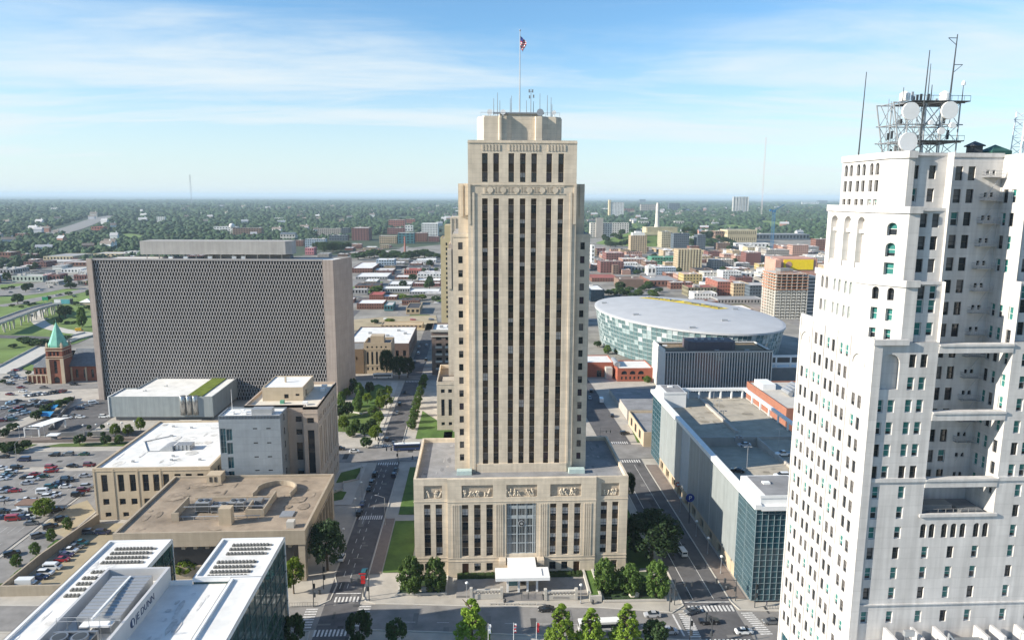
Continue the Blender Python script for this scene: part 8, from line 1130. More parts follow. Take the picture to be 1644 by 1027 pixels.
for X0,X1,Y,dep,h,wk,rk,rows,cols,label in BLDG:
    T=Th('town_building',label,'building',((X0+X1)/2,Y+dep/2,0)); b=MB(); Wd=X1-X0; f=[];rt=[];lf=[]
    rows=max(1,rows); cols=max(1,cols); fh=h/rows; cw=Wd/cols
    solid=('salmon' in wk) or ('blank' in label)
    if not solid:
        ww=.62 if wk in('tan','bluegrey','teal','green','gold','slate','navyglass') else .5
        for i in range(cols):
            for j in range(rows):
                z=j*fh+fh*.30; f.append((cw*(i+.5-ww/2),cw*(i+.5+ww/2),z,z+fh*.48))
        nc=max(1,int(dep/max(cw,3)))
        for i in range(nc):
            for j in range(rows):
                z=j*fh+fh*.30; lf.append((dep/nc*(i+.25),dep/nc*(i+.75),z,z+fh*.48))
        if 'left-lit' in label or wk in('redbrick',): lf=lf[::3]
    block(b,X0,X1,Y,Y+dep,0,h,F=f,Lf=lf,Rt=lf,d=min(.6,cw*.2),ph=.5,th=min(.6,Wd*.1))
    b.box(X0+.8,X1-.8,Y+.8,Y+dep-.8,0,h-.7,2,'tb')
    T.part('wall',b,[fm(wk),fm(rk,True),G['glass'] if wk!='navyglass' else G['glassb']])
    if dep>14 and h>7:
        c=MB()
        for k in range(rr.randint(1,3)):
            x=rr.uniform(X0+1.5,max(X0+1.6,X1-6)); y=rr.uniform(Y+3,Y+dep-6); s=rr.uniform(1.5,min(6,Wd*.3)); c.box(x,x+s,y,y+s*.8,h-.5,h+rr.uniform(.8,2.4),0)
        T.part('roof_plant',c,[fm('pale')])
    if 'gabled' in label or 'shed' in label and dep>8 and rr.random()<.0:
        c=MB(); c.face([(X0-.5,Y-.5,h),(X1+.5,Y-.5,h),(X1+.5,Y+dep/2,h+Wd*.12),(X0-.5,Y+dep/2,h+Wd*.12)]); c.face([(X1+.5,Y+dep+.5,h),(X0-.5,Y+dep+.5,h),(X0-.5,Y+dep/2,h+Wd*.12),(X1+.5,Y+dep/2,h+Wd*.12)]); c.face([(X0,Y,h),(X0,Y+dep,h),(X0,Y+dep/2,h+Wd*.12)]); c.face([(X1,Y+dep,h),(X1,Y,h),(X1,Y+dep/2,h+Wd*.12)]); T.part('roof',c,[fm(rk,True)])
    if 'station' in label and 'broad' in label:
        c=MB()
        for k in range(15): x=X0+Wd*k/14; c.box(x-1.1,x+1.1,Y-1.6,Y,0,h,0,'k')
        c.box(X0-2,X1+2,Y-1.8,Y,h-2,h+1.5,0); T.part('colonnade',c,[fm('cream')])
    if 'white slab hotel' in label and 'left of the memorial' in label:
        c=MB(); c.box(X0-6,X0+5,Y-2,Y+dep,0,h+13,0); T.part('stair_tower',c,[fm('cream')])
    if 'wide pale slab' in label:
        c=MB(); c.box(X0+14,X0+34,Y-6,Y,0,h+14,0,'k'); T.part('lift_tower',c,[fm('greytan')])
    if 'stepped white cap' in label:
        c=MB(); c.box(X0+4,X1-4,Y+3,Y+dep-3,h-.5,h+5,0); c.box(X0+10,X1-10,Y+6,Y+dep-6,h+5,h+8,0); T.part('roof_cap',c,[fm('white')])
    if 'lone apartment' in label:
        c=MB()
        for k in range(6): x=X0+Wd*k/5; c.box(x-1.2,x+1.2,Y-1.4,Y,0,h,0,'k')
        T.part('piers',c,[fm('white')])
    if 'tan checkered' in label:
        c=MB()
        for k in range(9): x=X0+Wd*k/8; c.box(x-.9,x+.9,Y-.8,Y,0,h,0,'k')
        T.part('piers',c,[fm('cream')])
# crowded low blocks and street trees filling the districts
def free(x0,x1,y0,y1,L): return not any(x0<b_[1] and x1>b_[0] and y0<b_[3] and y1>b_[2] for b_ in L)
occ=[(b_[0]-4,b_[1]+4,b_[2]-5,b_[2]+b_[3]+5) for b_ in BLDG]+[(60,245,300,640),(265,350,640,750),(-60,40,480,660),(-100,-40,440,580),(-34,-8,440,1200),(380,480,1500,1760)]+[(t_[0]-5,t_[0]+5,t_[1]-5,t_[1]+5) for t_ in TREES]
KN={'brick':'dull red brick','white':'white','grey':'grey','tan':'tan','maroon':'dark maroon','pale':'pale stone','pinkbrick':'salmon brick','brown':'brown','greytan':'grey tan'}
def inpoly(P,x,y):
    c=False; j=len(P)-1
    for i in range(len(P)):
        if ((P[i][1]>y)!=(P[j][1]>y)) and (x<(P[j][0]-P[i][0])*(y-P[i][1])/(P[j][1]-P[i][1])+P[i][0]): c=not c
        j=i
    return c
FU={}
def filler(k,rk,w,d_,h):
    nf=max(1,round(h/4)); key=(k,rk,nf)
    if key in FU: return FU[key]
    m=MB(); f=[((i+.25)/8,(i+.75)/8,(j+.3)/nf,(j+.78)/nf) for i in range(8) for j in range(nf)]; block(m,0,1,0,1,0,1,F=f,Lf=f,Rt=f,d=.02,ph=.05,th=.02); m.box(.03,.97,.03,.97,0,.9,2,'tb'); m.box(.2,.34,.5,.66,.95,1.12,1); m.box(.6,.7,.3,.42,.95,1.1,0)
    FU[key]=m.mesh('town_block',[fm(k),fm(rk,True),G['glass']]); return FU[key]
cnt=0
zones=[(-150,-20,690,1320,60),(210,560,640,1000,80),(330,760,900,1560,110),(150,420,1000,1500,40),(-540,-330,930,1180,26),(-1000,-380,1120,1380,70),(-700,-480,930,1120,30),(-330,-160,1330,1650,14)]
for zx0,zx1,zy0,zy1,nz in zones:
    for q in range(nz*5):
        w=rr.uniform(12,34); d_=rr.uniform(14,36); x=rr.uniform(zx0,zx1-w); y=rr.uniform(zy0,zy1-d_); h=rr.choice([5,6,7,8,9,12,15]) if x>150 else rr.choice([4,5,5,6,8])
        if not free(x,x+w,y,y+d_,occ): continue
        k=rr.choice(list(KN)); rk=rr.choice(['white','pale','grey','pale','white','dark']); o=link('town_block',filler(k,rk,w,d_,h)); o.location=(x,y,0); o.scale=(w,d_,h); occ.append((x-5,x+w+5,y-5,y+d_+5)); nz-=1
        side='left' if x<0 else 'right'; tag(o,f"small {KN[k]} block packed in the low streets far {side} of the tower",'building','low blocks in the far streets')
        if nz<=0: break
for zx0,zx1,zy0,zy1,nz in [(-150,-10,640,1330,40),(100,760,760,1560,110),(-560,-320,700,1150,40),(-1000,-330,950,1400,150)]:
    for q in range(nz):
        x=rr.uniform(zx0,zx1); y=rr.uniform(zy0,zy1)
        if free(x-4,x+4,y-4,y+4,occ): TREES.append([x,y,0,rr.uniform(7,12),'dark',rr.uniform(4,7),'dark street tree among the low town blocks','street trees among the far blocks'])
for q in range(60):
    x,y=rr.uniform(290,620),rr.uniform(1625,1790); r_=math.hypot((x-452)/165,(y-1752)/120)
    if 385<x<482 and y>1640 and rr.random()<.9: continue
    z=0 if r_>1 else 28-29*max(0,(r_-.42)/.58)**1.2 if r_>.42 else 28
    TREES.append([x,y,max(0,z-.5),rr.uniform(9,15),'dark',rr.uniform(6,10),'dark tree on the lawn hill below the memorial column','trees on the memorial hill'])
# small houses scattered through the far wood
cols=[(.62,.62,.60),(.45,.42,.38),(.38,.20,.15),(.5,.5,.52)]
hm=[mat('house_wall_%s'%n,c,.85,.08,.05) for n,c in zip(('white','cream','brick','grey'),cols)]; hr=[mat('house_roof_%s'%n,c,.85,.1,.05) for n,c in zip(('pale','brown'),((.42,.42,.43),(.2,.17,.15)))]
unit=MB(); unit.box(-.5,.5,-.5,.5,0,1,0,'tb'); unit.face([(-.55,-.55,1),(.55,-.55,1),(.55,0,1.5),(-.55,0,1.5)],1); unit.face([(.55,.55,1),(-.55,.55,1),(-.55,0,1.5),(.55,0,1.5)],1); unit.face([(-.5,-.5,1),(-.5,0,1.5),(-.5,.5,1)],0); unit.face([(.5,-.5,1),(.5,.5,1),(.5,0,1.5)],0); unit.box(.2,.32,.05,.2,1.2,1.75,0)
for i in range(210):
    a=R(rr.uniform(-36,31)); ds=1700*(7000/1700)**rr.random(); X,Y=ds*math.sin(a),ds*math.cos(a); w=rr.uniform(9,24)*(1+ds/7000); dp=rr.uniform(8,14); h=rr.uniform(4.5,8)*(1+ds/7000); c=rr.randrange(4)
    if not free(X-20,X+20,Y-20,Y+20,occ) or (X>100 and Y<2000) or (X>-150 and Y<2300 and X<0): continue
    key=('house',c,i%2)
    if key not in WM: WM[key]=unit.mesh('house',[hm[c],hr[i%2]])
    o=link('house',WM[key]); o.location=(X,Y,0); o.scale=(w,dp,h*1.4); o.rotation_euler=(0,0,rr.choice([0,.3,-.2])); tag(o,'small pale house roof showing among the far trees','house','houses among the far trees')
# memorial column with its terrace
T=Th('memorial_column','tall pale memorial column on a broad stone terrace','monument',(427,1690,28)); b=MB(); X0,X1,Y=396,471,1690
b.box(X0,X1,Y,Y+40,22,41,0,'b'); b.box(X0-4,X1+4,Y-1,Y,24,29.5,0,'b'); b.box(X0-1,X1+1,Y-.8,Y,40.1,41.7,0)
for k in range(14): b.box(X0+2+k*5.2,X0+4.2+k*5.2,Y-.6,Y,29.5,39.5,0,'k')
T.part('terrace',b,[fm('cream')])
b=MB(); cx=425.5; k=8
for z0,z1,r0,r1 in ((41,48,6.4,5.8),(48,86,5.0,4.2),(86,93,4.7,4.0),(93,98,3.4,2.6)): b.tube((cx,Y+18,z0),(cx,Y+18,z1),r0,r1,8)
T.part('column',b,[fm('pale')])
# construction tower wrapped in formwork with banner building behind
T=Th('construction_tower','half built concrete tower with orange edge formwork on its upper floors','construction',(299,670,0)); b=MB(); x0,x1,y0,y1=275,306,652,684; n=15; h=42
for i in range(n+1): z=i*h/n; b.box(x0,x1,y0,y1,z,z+.45,0)
for i in range(7):
    x=x0+.2+(x1-x0-1.2)*i/6; b.box(x,x+.8,y0+.2,y0+1,.45,h,0); b.box(x,x+.8,y1-1,y1-.2,.45,h,0)
for i in range(6):
    y=y0+1.5+(y1-y0-3.5)*i/5; b.box(x0+.2,x0+1,y,y+.8,.45,h,0); b.box(x1-1,x1-.2,y,y+.8,.45,h,0)
for i in range(10):
    z=i*h/n+.45
    for k in range(6):
        x=x0+1+(x1-x0-2)*k/6; b.box(x+1.1,x+3.6,y0+.3,y0+.5,z+.1,z+1.5,0,'k')
T.part('frame',b,[mat('raw_concrete',(.50,.475,.42),.9,.12,.2)])
b=MB(); b.box(x0+8,x0+20,y0+10,y0+22,0,h+4,0); T.part('lift_core',b,[G['dconc']])
b=MB()
for i in range(10,16):
    z=i*h/n
    for k in range(8): x=x0-.6+k*4; b.box(x,x+3.4,y0-.7,y0-.5,z-.2,z+.5,0); b.box(x0-.7,x0-.5,y0+k*4,y0+k*4+3.4,z-.2,z+.5,0)
for k in range(14): x=x0+k*2.2; b.tube((x,y0+.5,h),(x,y0+.5,h+2.6),.12,k=4); b.tube((x,y1-1,h),(x,y1-1,h+2.6),.12,k=4)
for z in (h+1.2,h+2.4): b.box(x0,x1,y0+.4,y0+.6,z,z+.4,0)
T.part('formwork',b,[G['rust']])
b=MB(); b.box(x1,x1+9,y0+4,y1,0,h-2,0); 
for i in range(12): b.box(x1-.02,x1+9.05,y0+3.9,y0+4,i*3.2+1,i*3.2+2.8,1)
T.part('glazed_side',b,[G['steel'],G['glassb']])
T=Th('banner_tower','salmon tower with yellow banner wrapped round its top behind the construction site','building',(318,718,0)); b=MB(); b.box(297,338,705,735,0,52,0); b.box(304,334,704.4,705,41,51,1,'k'); b.lathe((309,704.2,46),[(3.2,0),(3.2,.1),(2.2,.2)],16,0,'y'); T.part('wall',b,[fm('salmonwall'),G['yellow']])
# tower crane, far masts, chimney
def lat(name,label,cat,x,y,h,w,m,jib=0,n=14):
    b=MB()
    for dx,dy in ((-w,-w),(w,-w),(w,w),(-w,w)): b.tube((x+dx,y+dy,0),(x+dx,y+dy,h),w*.16,k=4)
    for i in range(n):
        z0,z1=h*i/n,h*(i+1)/n; b.tube((x-w,y-w,z0),(x+w,y-w,z1),w*.1,k=4); b.tube((x+w,y-w,z0),(x+w,y+w,z1),w*.1,k=4)
    if jib: b.box(x-w*1.3,x+w*1.3,y-w*1.3,y+w*1.3,h,h+4); b.tube((x,y,h+3),(x+jib,y+4,h+15),1.0,.5,4); b.tube((x,y,h+3),(x-jib*.35,y,h+5),1.2,k=4); b.box(x-jib*.4,x-jib*.25,y-1.5,y+1.5,h+2,h+5)
    tag(link(name,b.mesh(name,[m])),label,cat)
lat('tower_crane','blue tower crane standing among the brick lofts','crane',553,1340,84,2.0,mat('crane_blue',(.05,.16,.30),.5,0),22)
lat('radio_mast','very tall thin red and white radio mast on the horizon','mast',1560,3950,430,2.6,mat('mast_white',(.6,.5,.5),.6,0),0,30)
lat('radio_mast','faint thin radio mast far over the lattice tower left end','mast',-3150,8300,330,4.5,mat('mast_grey',(.3,.3,.32),.6,0),0,24)
b=MB(); b.tube((-145,1480,0),(-145,1480,30),2.0,1.5,12); b.tube((-145,1480,29),(-145,1480,31),1.8,1.8,12); tag(link('chimney',b.mesh('chimney',[fm('redbrick')])),'tall red brick chimney in the hospital group','chimney')
b=MB(); b.lathe((-690,2100,26),[(2,-8),(6.5,-5),(8.5,0),(7,4.5),(2,7.5)],16); 
for k in range(6): a=PI*k/3; b.tube((-690+6.5*math.cos(a),2100+6.5*math.sin(a),0),(-690+5.5*math.cos(a),2100+5.5*math.sin(a),22),.5,k=5)
tag(link('water_tower',b.mesh('water_tower',[fm('white')],smooth=True)),'pale round water tower right of the far motorway','water tower')
# motorway furniture
T=Th('billboard','teal and white billboard on a tall dark post beside the loop road','billboard',(-385,681,0)); b=MB(); b.tube((-386,682,0),(-386,682,12.6),.7,.6,8); T.part('post',b,[G['dmetal']]); b=MB(); b.box(-389,-374.6,681,682.6,12.4,16.8,0); b.box(-382.5,-375,680.9,681,12.6,16.6,1); b.box(-388.7,-383,680.9,681,13.6,16.4,2); b.box(-374.6,-373.4,681.4,684,12.2,17.2,3); T.part('panel',b,[G['steel'],G['teal2'],G['wpaint'],G['dmetal']])
T=Th('road_sign','big green motorway sign on two posts on the embankment','sign',(-454,780,0)); b=MB(); b.box(-457.5,-451.5,780,780.3,2,5.6,0); b.tube((-456.5,780.4,0),(-456.5,780.4,5.6),.18); b.tube((-452.5,780.4,0),(-452.5,780.4,5.6),.18); T.part('panel',b,[G['signg']])
T=Th('gabled_shed','small white gabled shed touching the lattice tower edge','shed',(-401,757,0)); b=MB(); b.box(-407,-396,757,766,0,3.2,0,'t'); b.face([(-408,756.5,3),(-395,756.5,3),(-401.5,761.5,6.4)],1); b.face([(-395,756.5,3),(-395,766.5,3),(-401.5,761.5,6.4)],1); b.face([(-395,766.5,3),(-408,766.5,3),(-401.5,761.5,6.4)],1); b.face([(-408,766.5,3),(-408,756.5,3),(-401.5,761.5,6.4)],1); T.part('wall',b,[G['stone'],G['wroof']])
T=Th('flyover_ramp','curved concrete flyover ramp on many piers at the left edge','bridge',(-398,650,0)); b=MB(); c=[tuple(p) for p in SHAPES['ramp']]; l,r=ribbon_pts(c,11)
for i in range(len(c)-1):
    z0,z1=8.4,9.2; q=[l[i],r[i],r[i+1],l[i+1]]; b.prism([r[i],r[i+1],l[i+1],l[i]],z0,z1,0,top=1,bottom=True)
    for s in (l,r): d=(Vector(s[i+1])-Vector(s[i])).normalized(); n_=Vector((-d.y,d.x))*.25; b.prism([tuple(Vector(s[i])-n_),tuple(Vector(s[i+1])-n_),tuple(Vector(s[i+1])+n_),tuple(Vector(s[i])+n_)],z1-.5,z1+1,0)
T.part('deck',b,[G['conc2'],G['asphl']])
for i in range(len(c)-1):
    for s in (.15,.55,.95):
        p=Vector(c[i][:2]).lerp(Vector(c[i+1][:2]),s); m=MB(); m.tube((p.x-3,p.y,0),(p.x-3,p.y,8.3),.6,k=8); m.tube((p.x+3,p.y,0),(p.x+3,p.y,8.3),.6,k=8); m.box(p.x-5,p.x+5,p.y-.7,p.y+.7,7.5,8.45); T.part('pier',m,[G['conc2']])
b=MB()
for s in (-1,1):
    c=SHAPES['wide_road']; l,r=ribbon_pts(c,15.5); q=l if s<0 else r
    for i in range(len(q)-1): d=(Vector(q[i+1])-Vector(q[i])).normalized(); n_=Vector((-d.y,d.x))*.2; b.prism([tuple(Vector(q[i])-n_),tuple(Vector(q[i+1])-n_),tuple(Vector(q[i+1])+n_),tuple(Vector(q[i])+n_)],0,1.1)
tag(link('crash_barrier',b.mesh('crash_barrier',[G['conc2']])),'pale concrete barriers along the wide road behind the church','barrier')
# ---------------------------------------------------------------- walls and small structures on the ground
def wallthing(name,label,pts,w,h,m,cat='wall'):
    b=MB()
    for i in range(len(pts)-1):
        a,c=Vector(pts[i]),Vector(pts[i+1]); d=(c-a).normalized(); n_=Vector((-d.y,d.x))*w/2; e=d*(w/2-.003*i); b.prism([tuple(a-n_-e),tuple(c-n_+e),tuple(c+n_+e),tuple(a+n_-e)],-.1,h-.003*i)
    tag(link(name,b.mesh(name,[m])),label,cat)
wallthing('retaining_wall','tan wall round the small lot full of vans',[(-131.5,243),(-134.6,215),(-134.8,196.2),(-95,196.2)],.6,3.0,G['tan'])
wallthing('low_wall','long low wall and dark hedge bed left of the hall lot',[(-206,346),(-224,402)],.6,1.6,G['dconc'])
wallthing('terrace_wall','dark terrace wall below the grey box hall',[(-201,336.5),(-188,337),(-135,338)],.5,2.2,G['dconc'])
wallthing('terrace_wall','brown stepped terrace wall lower than the dark terrace wall',[(-215,328),(-190,329),(-135,331)],.5,1.1,G['paveb'])
wallthing('park_wall','pale curving wall edging the oval park',[(-70,372),(-60,367),(-54,372),(-52,384)],.4,.8,G['conc2'])
wallthing('park_wall','zigzag stone wall of the small park at the junction',[(-58,262),(-52,268),(-53,275),(-47.5,278),(-48.5,292)],.4,.7,G['concrete'])
b=MB(); b.box(-164,-155.8,251.5,256,0,3.0,0,'b'); b.box(-164.4,-155.4,251.1,256.4,3.0,3.4,1); b.box(-160,-158.6,251.4,251.5,.2,2.2,2); tag(link('kiosk',b.mesh('kiosk',[G['wpaint'],mat('brown_flat_roof',(.2,.13,.1),.9,.1,1),G['wood']])),'small white kiosk with brown roof in the big lot','kiosk')
b=MB(); b.box(-212,-205,336.2,338,4.0,4.5,0); b.face([(-212,336.2,4.5),(-205,336.2,4.5),(-200,352,4.5),(-206.5,352,4.5)]); b.box(-212,-211.6,336.4,337,0,4,0); b.box(-205.5,-205,336.4,337,0,4,0); b.box(-201,-200.5,350,350.6,0,4,0); b.box(-206.5,-206,350,350.6,0,4,0); tag(link('shelter',b.mesh('shelter',[G['wpaint']])),'white flat roofed shelter at the corner of the terraces','shelter')
b=MB(); b.box(-198.6,-193.6,330.5,334,2.2,2.6,0); b.box(-197,-195,331.5,333,0,2.2,1); tag(link('ticket_hut',b.mesh('ticket_hut',[G['wpaint'],G['dconc']])),'tiny hut with white roof on the terraces','hut')
for x,y,l in ((-222,378,'bright blue tarpaulin canopy farthest in the strip by the church lot'),(-217.5,366,'bright blue tarpaulin canopy nearest in the strip by the church lot')):
    b=MB(); b.face([(x-3,y-4,2.2),(x+3,y-4,2.2),(x+3,y,3.6),(x-3,y,3.6)]); b.face([(x-3,y,3.6),(x+3,y,3.6),(x+3,y+4,2.2),(x-3,y+4,2.2)])
    for dx in (-2.9,2.9):
        for dy in (-3.9,3.9): b.tube((x+dx,y+dy,0),(x+dx,y+dy,2.2),.07,k=4)
    tag(link('canopy',b.mesh('canopy',[mat('blue_tarp',(.03,.22,.45),.6,.1,1)])),l,'canopy')
T=Th('skybridge','low white roofed deck and dark wall between office slab and white tower','building',(190,440,0)); b=MB(); b.box(171.6,240,425,455,0,9,0,'b'); b.box(171.6,240,424.4,425,11.0,12.4,1); b.box(171.6,240,424.4,425,15.6,17,1); b.box(171.6,240,425,455,9,9.4,1,'b'); b.box(178,236,424.6,425,12.4,15.6,2,'k')
for k in range(8): b.box(173+k*9,174+k*9,424.5,425.2,9.4,15.6,1)
T.part('deck',b,[G['dconc'],G['wpaint'],G['dmetal']])
T=Th('open_lot_ramp','grey ramp slab and low buildings between tower street and brick hall','building',(88,378,0)); b=MB(); b.box(76,106,352,372,0,5.5,0,'b',top=1); b.box(76,106,372,402,0,3.0,0,'b',top=1); T.part('slab',b,[G['concrete'],G['groof']])
T=Th('tan_side_block','low tan block with flat gravel roof left of the garage far end','building',(80,318,0)); b=MB(); block(b,75.2,90,312,345,0,7.0,Lf=[(5,9,1.5,5.5,False,'1m'),(14,18,1.5,5.5,False,'1m'),(23,27,1.5,5.5,False,'1m')],T=T); T.part('wall',b,[G['stone'],G['groof']]); T.windows()
# ---------------------------------------------------------------- trees
def crown_mesh(name,kind,nl,size,m):
    r=np.random.default_rng(abs(hash(kind))%9999 if False else {'cone':1,'round':2,'dark':3,'darkbig':4,'bright':5}[kind]); C=[]
    nc={'cone':130,'round':90,'dark':60,'darkbig':140,'bright':80}[kind]
    for i in range(nc):
        a=r.uniform(0,2*PI)
        if kind=='cone':
            t=r.uniform(0,1)**1.35; z=.10+.88*t; R_=(1-t)**.62*.95*(.55+.45*r.uniform()); rad=.17*(1-t*.5)
        elif kind=='round':
            t=r.uniform(0,1); z=.14+.80*t; R_=math.sin(PI*min(1,max(0,(t*.86+.12))))**.6*.92*(.5+.5*r.uniform()); rad=.19
        else:
            t=r.uniform(0,1); z=.26+.66*t; R_=math.sin(PI*(t*.80+.14))**.5*(.35+.62*math.sqrt(r.uniform())); rad=.2
        C.append((R_*math.cos(a),R_*math.sin(a),z,rad*r.uniform(.7,1.3)))
    C=np.array(C); per=nl//nc; V=[];
    idx=np.repeat(np.arange(nc),per); n=len(idx)
    d=r.normal(size=(n,3)); d/=np.linalg.norm(d,axis=1)[:,None]; rad=r.uniform(.55,1.08,n)**.6
    asp={'cone':.36,'round':.5,'dark':.52,'darkbig':.42,'bright':.5}[kind]
    ctr=C[idx,:3]+d*(C[idx,3]*rad)[:,None]*np.array([1,1,asp])
    nrm=d+r.normal(size=(n,3))*.55; nrm/=np.linalg.norm(nrm,axis=1)[:,None]
    t1=np.cross(nrm,r.normal(size=(n,3))); t1/=np.linalg.norm(t1,axis=1)[:,None]; t2=np.cross(nrm,t1)
    s=size*r.uniform(.6,1.35,n)[:,None]; zs=np.array([1,1,asp])
    q=np.stack([ctr-t1*s*zs-t2*s*.6*zs,ctr+t1*s*zs-t2*s*.6*zs,ctr+t1*s*.8*zs+t2*s*.7*zs,ctr-t1*s*.7*zs+t2*s*.7*zs],1).reshape(-1,3)
    me=bpy.data.meshes.new(name); me.vertices.add(len(q)); me.vertices.foreach_set('co',q.astype(np.float32).ravel()); me.loops.add(len(q)); me.loops.foreach_set('vertex_index',np.arange(len(q),dtype=np.int32)); me.polygons.add(n); me.polygons.foreach_set('loop_start',np.arange(0,len(q),4,dtype=np.int32)); me.polygons.foreach_set('loop_total',np.full(n,4,dtype=np.int32)); me.materials.append(m); me.update(calc_edges=True); return me
def trunk_mesh(kind):
    b=MB(); r=random.Random(kind); h={'cone':.9,'round':.62,'dark':.6,'darkbig':.6,'bright':.6}[kind]
    b.tube((0,0,0),(0,0,h*.45),.075,.055,8); b.tube((0,0,h*.45),(.02,.01,h),.055,.02,7)
    for i in range(7):
        a=2*PI*i/7+r.random(); z=h*(.35+.08*i); b.tube((0,0,z),(.55*math.cos(a),.55*math.sin(a),z+.16),.03,.01,5)
    return b.mesh('trunk',[G['bark']])
LM={'cone':leafmat('leaf_bright_conifer',(.21,.32,.038)),'round':leafmat('leaf_green',(.085,.145,.03)),'dark':leafmat('leaf_dark',(.05,.092,.03)),'darkbig':leafmat('leaf_deep',(.034,.064,.022)),'bright':leafmat('leaf_yellow_green',(.13,.19,.018))}
CM={k:crown_mesh('crown',k,nl,sz,LM[k]) for k,nl,sz in (('cone',6500,.044),('round',5000,.052),('dark',2600,.075),('darkbig',7500,.042),('bright',3200,.065))}
TM={k:trunk_mesh(k) for k in CM}
for X,Y,z,ht,kind,rad,label,grp in TREES:
    o=bpy.data.objects.new('tree',None); COL.objects.link(o); o.location=(X,Y,z); tag(o,label,'tree',grp); rz=rr.uniform(0,6.28)
    for nm,me in (('trunk',TM[kind]),('crown',CM[kind])):
        c=link(nm,me,o); c.scale=(rad,rad,ht); c.rotation_euler=(0,0,rz)
# the far wood, one mass of crowns
def woodland():
    r=np.random.default_rng(11); pts=[]
    inner=[(-46,1330),(-40,1330),(-30,1340),(-24,1380),(-20,1450),(-14,1750),(-9,2050),(-5.5,2250),(0,2300),(7,2150),(9.5,1950),(13,2050),(18,2300),(24,2100),(30,1750),(46,1500)]
    ia=[p[0] for p in inner]; idd=[p[1] for p in inner]
    holes=[((np.array(SHAPES[k])),k) for k in ('lawn_memorial','lawn_station','lawn_far','lawn_hotel','grass_h')]
    def inside(P,x,y):
        c=False; n=len(P); j=n-1
        for i in range(n):
            if ((P[i][1]>y)!=(P[j][1]>y)) and (x<(P[j][0]-P[i][0])*(y-P[i][1])/(P[j][1]-P[i][1])+P[i][0]): c=not c
            j=i
        return c
    fmw=SHAPES['far_motorway']
    N=44000; az=r.uniform(-43,45,N); u=r.uniform(0,1,N); d=1000*(15500/1000)**u
    blocks=[(x0-12,x1+12,y-70,y+dp+10) for x0,x1,y,dp,*_ in BLDG if y>950]
    for a,dist in zip(az,d):
        if dist<np.interp(a,ia,idd): continue
        x,y=dist*math.sin(R(a)),dist*math.cos(R(a))
        if any(inside(h[0],x,y) for h in holes): continue
        if any(b_[0]<x<b_[1] and b_[2]<y<b_[3] for b_ in blocks): continue
        bad=False
        for i in range(len(fmw)-1):
            p,q=fmw[i],fmw[i+1]; dx,dy=q[0]-p[0],q[1]-p[1]; t=((x-p[0])*dx+(y-p[1])*dy)/(dx*dx+dy*dy)
            if -.05<t<1.05:
                ex,ey=x-p[0]-t*dx,y-p[1]-t*dy
                if ex*ex+ey*ey<70**2: bad=True
        if bad: continue
        if ((x-440)/120)**2+((y-1690)/120)**2<1 and y<1740: continue
        cl=math.sin(x*.0021+1.7)*math.sin(y*.0013+.4)+.6*math.sin(x*.0052-y*.0031)
        if cl<-.75 and r.uniform()<.8: continue
        pts.append((x,y,dist))
    P=np.array(pts); n=len(P)
    bm=bmesh.new(); bmesh.ops.create_icosphere(bm,subdivisions=2,radius=1); bv=np.array([v.co[:] for v in bm.verts]); bf=np.array([[v.index for v in f.verts] for f in bm.faces]); bm.free()
    rad=np.maximum(5.5,P[:,2]*.0036)*r.uniform(.55,1.35,n); hh=np.clip(P[:,2]*.0026,6,15)*r.uniform(.65,1.35,n)
    jit=1+r.normal(size=(n,len(bv)))*.17
    V=bv[None]*jit[:,:,None]*np.stack([rad,rad,hh],1)[:,None,:]+np.stack([P[:,0],P[:,1],hh*.55],1)[:,None,:]
    F=(bf[None]+(np.arange(n)*len(bv))[:,None,None]).reshape(-1); nf=n*len(bf)
    me=bpy.data.meshes.new('woodland'); me.vertices.add(n*len(bv)); me.vertices.foreach_set('co',V.astype(np.float32).ravel()); me.loops.add(len(F)); me.loops.foreach_set('vertex_index',F.astype(np.int32)); me.polygons.add(nf); me.polygons.foreach_set('loop_start',np.arange(0,len(F),3,dtype=np.int32)); me.polygons.foreach_set('loop_total',np.full(nf,3,dtype=np.int32)); me.materials.append(mat('far_foliage',(.032,.062,.027),.9,.8,.02)); me.update(calc_edges=True)
    o=link('woodland',me); o['kind']='stuff'; o['label']='far wood of dark green crowns running to the horizon'
woodland()
# ---------------------------------------------------------------- vehicles
PAINT=dict(yellow=(.75,.42,.02),black=(.012,.012,.014),white=(.72,.72,.71),silver=(.40,.41,.43),grey=(.13,.135,.14),red=(.33,.018,.02),maroon=(.14,.012,.018),navy=(.02,.03,.075),darkgreen=(.015,.06,.035),darkteal=(.02,.10,.11),darkred=(.14,.012,.018),lightblue=(.28,.40,.50),purple=(.07,.04,.09),navybus=(.02,.045,.14),whitebus=(.72,.72,.71))
PM={k:mat('paint_'+k,v,.28,0,spec=.5,coat=.6) for k,v in PAINT.items()}
def loft(b,secs,mi=0,glass=None,k=None):
    """secs: (x, half width bottom, half width top, z0, z1)"""
    n=len(b.v)
    for x,wb,wt,z0,z1 in secs: b.v.extend([(x,-wb,z0),(x,wb,z0),(x,wt,z1),(x,-wt,z1)])
    for i in range(len(secs)-1):
        a=n+4*i; c=a+4
        for p,q in ((0,1),(1,2),(2,3),(3,0)): b.f.append((a+p,c+p,c+q,a+q)); b.m.append(mi)
    b.f.append((n+3,n+2,n+1,n)); b.m.append(mi); e=n+4*(len(secs)-1); b.f.append((e,e+1,e+2,e+3)); b.m.append(mi)
VM={}
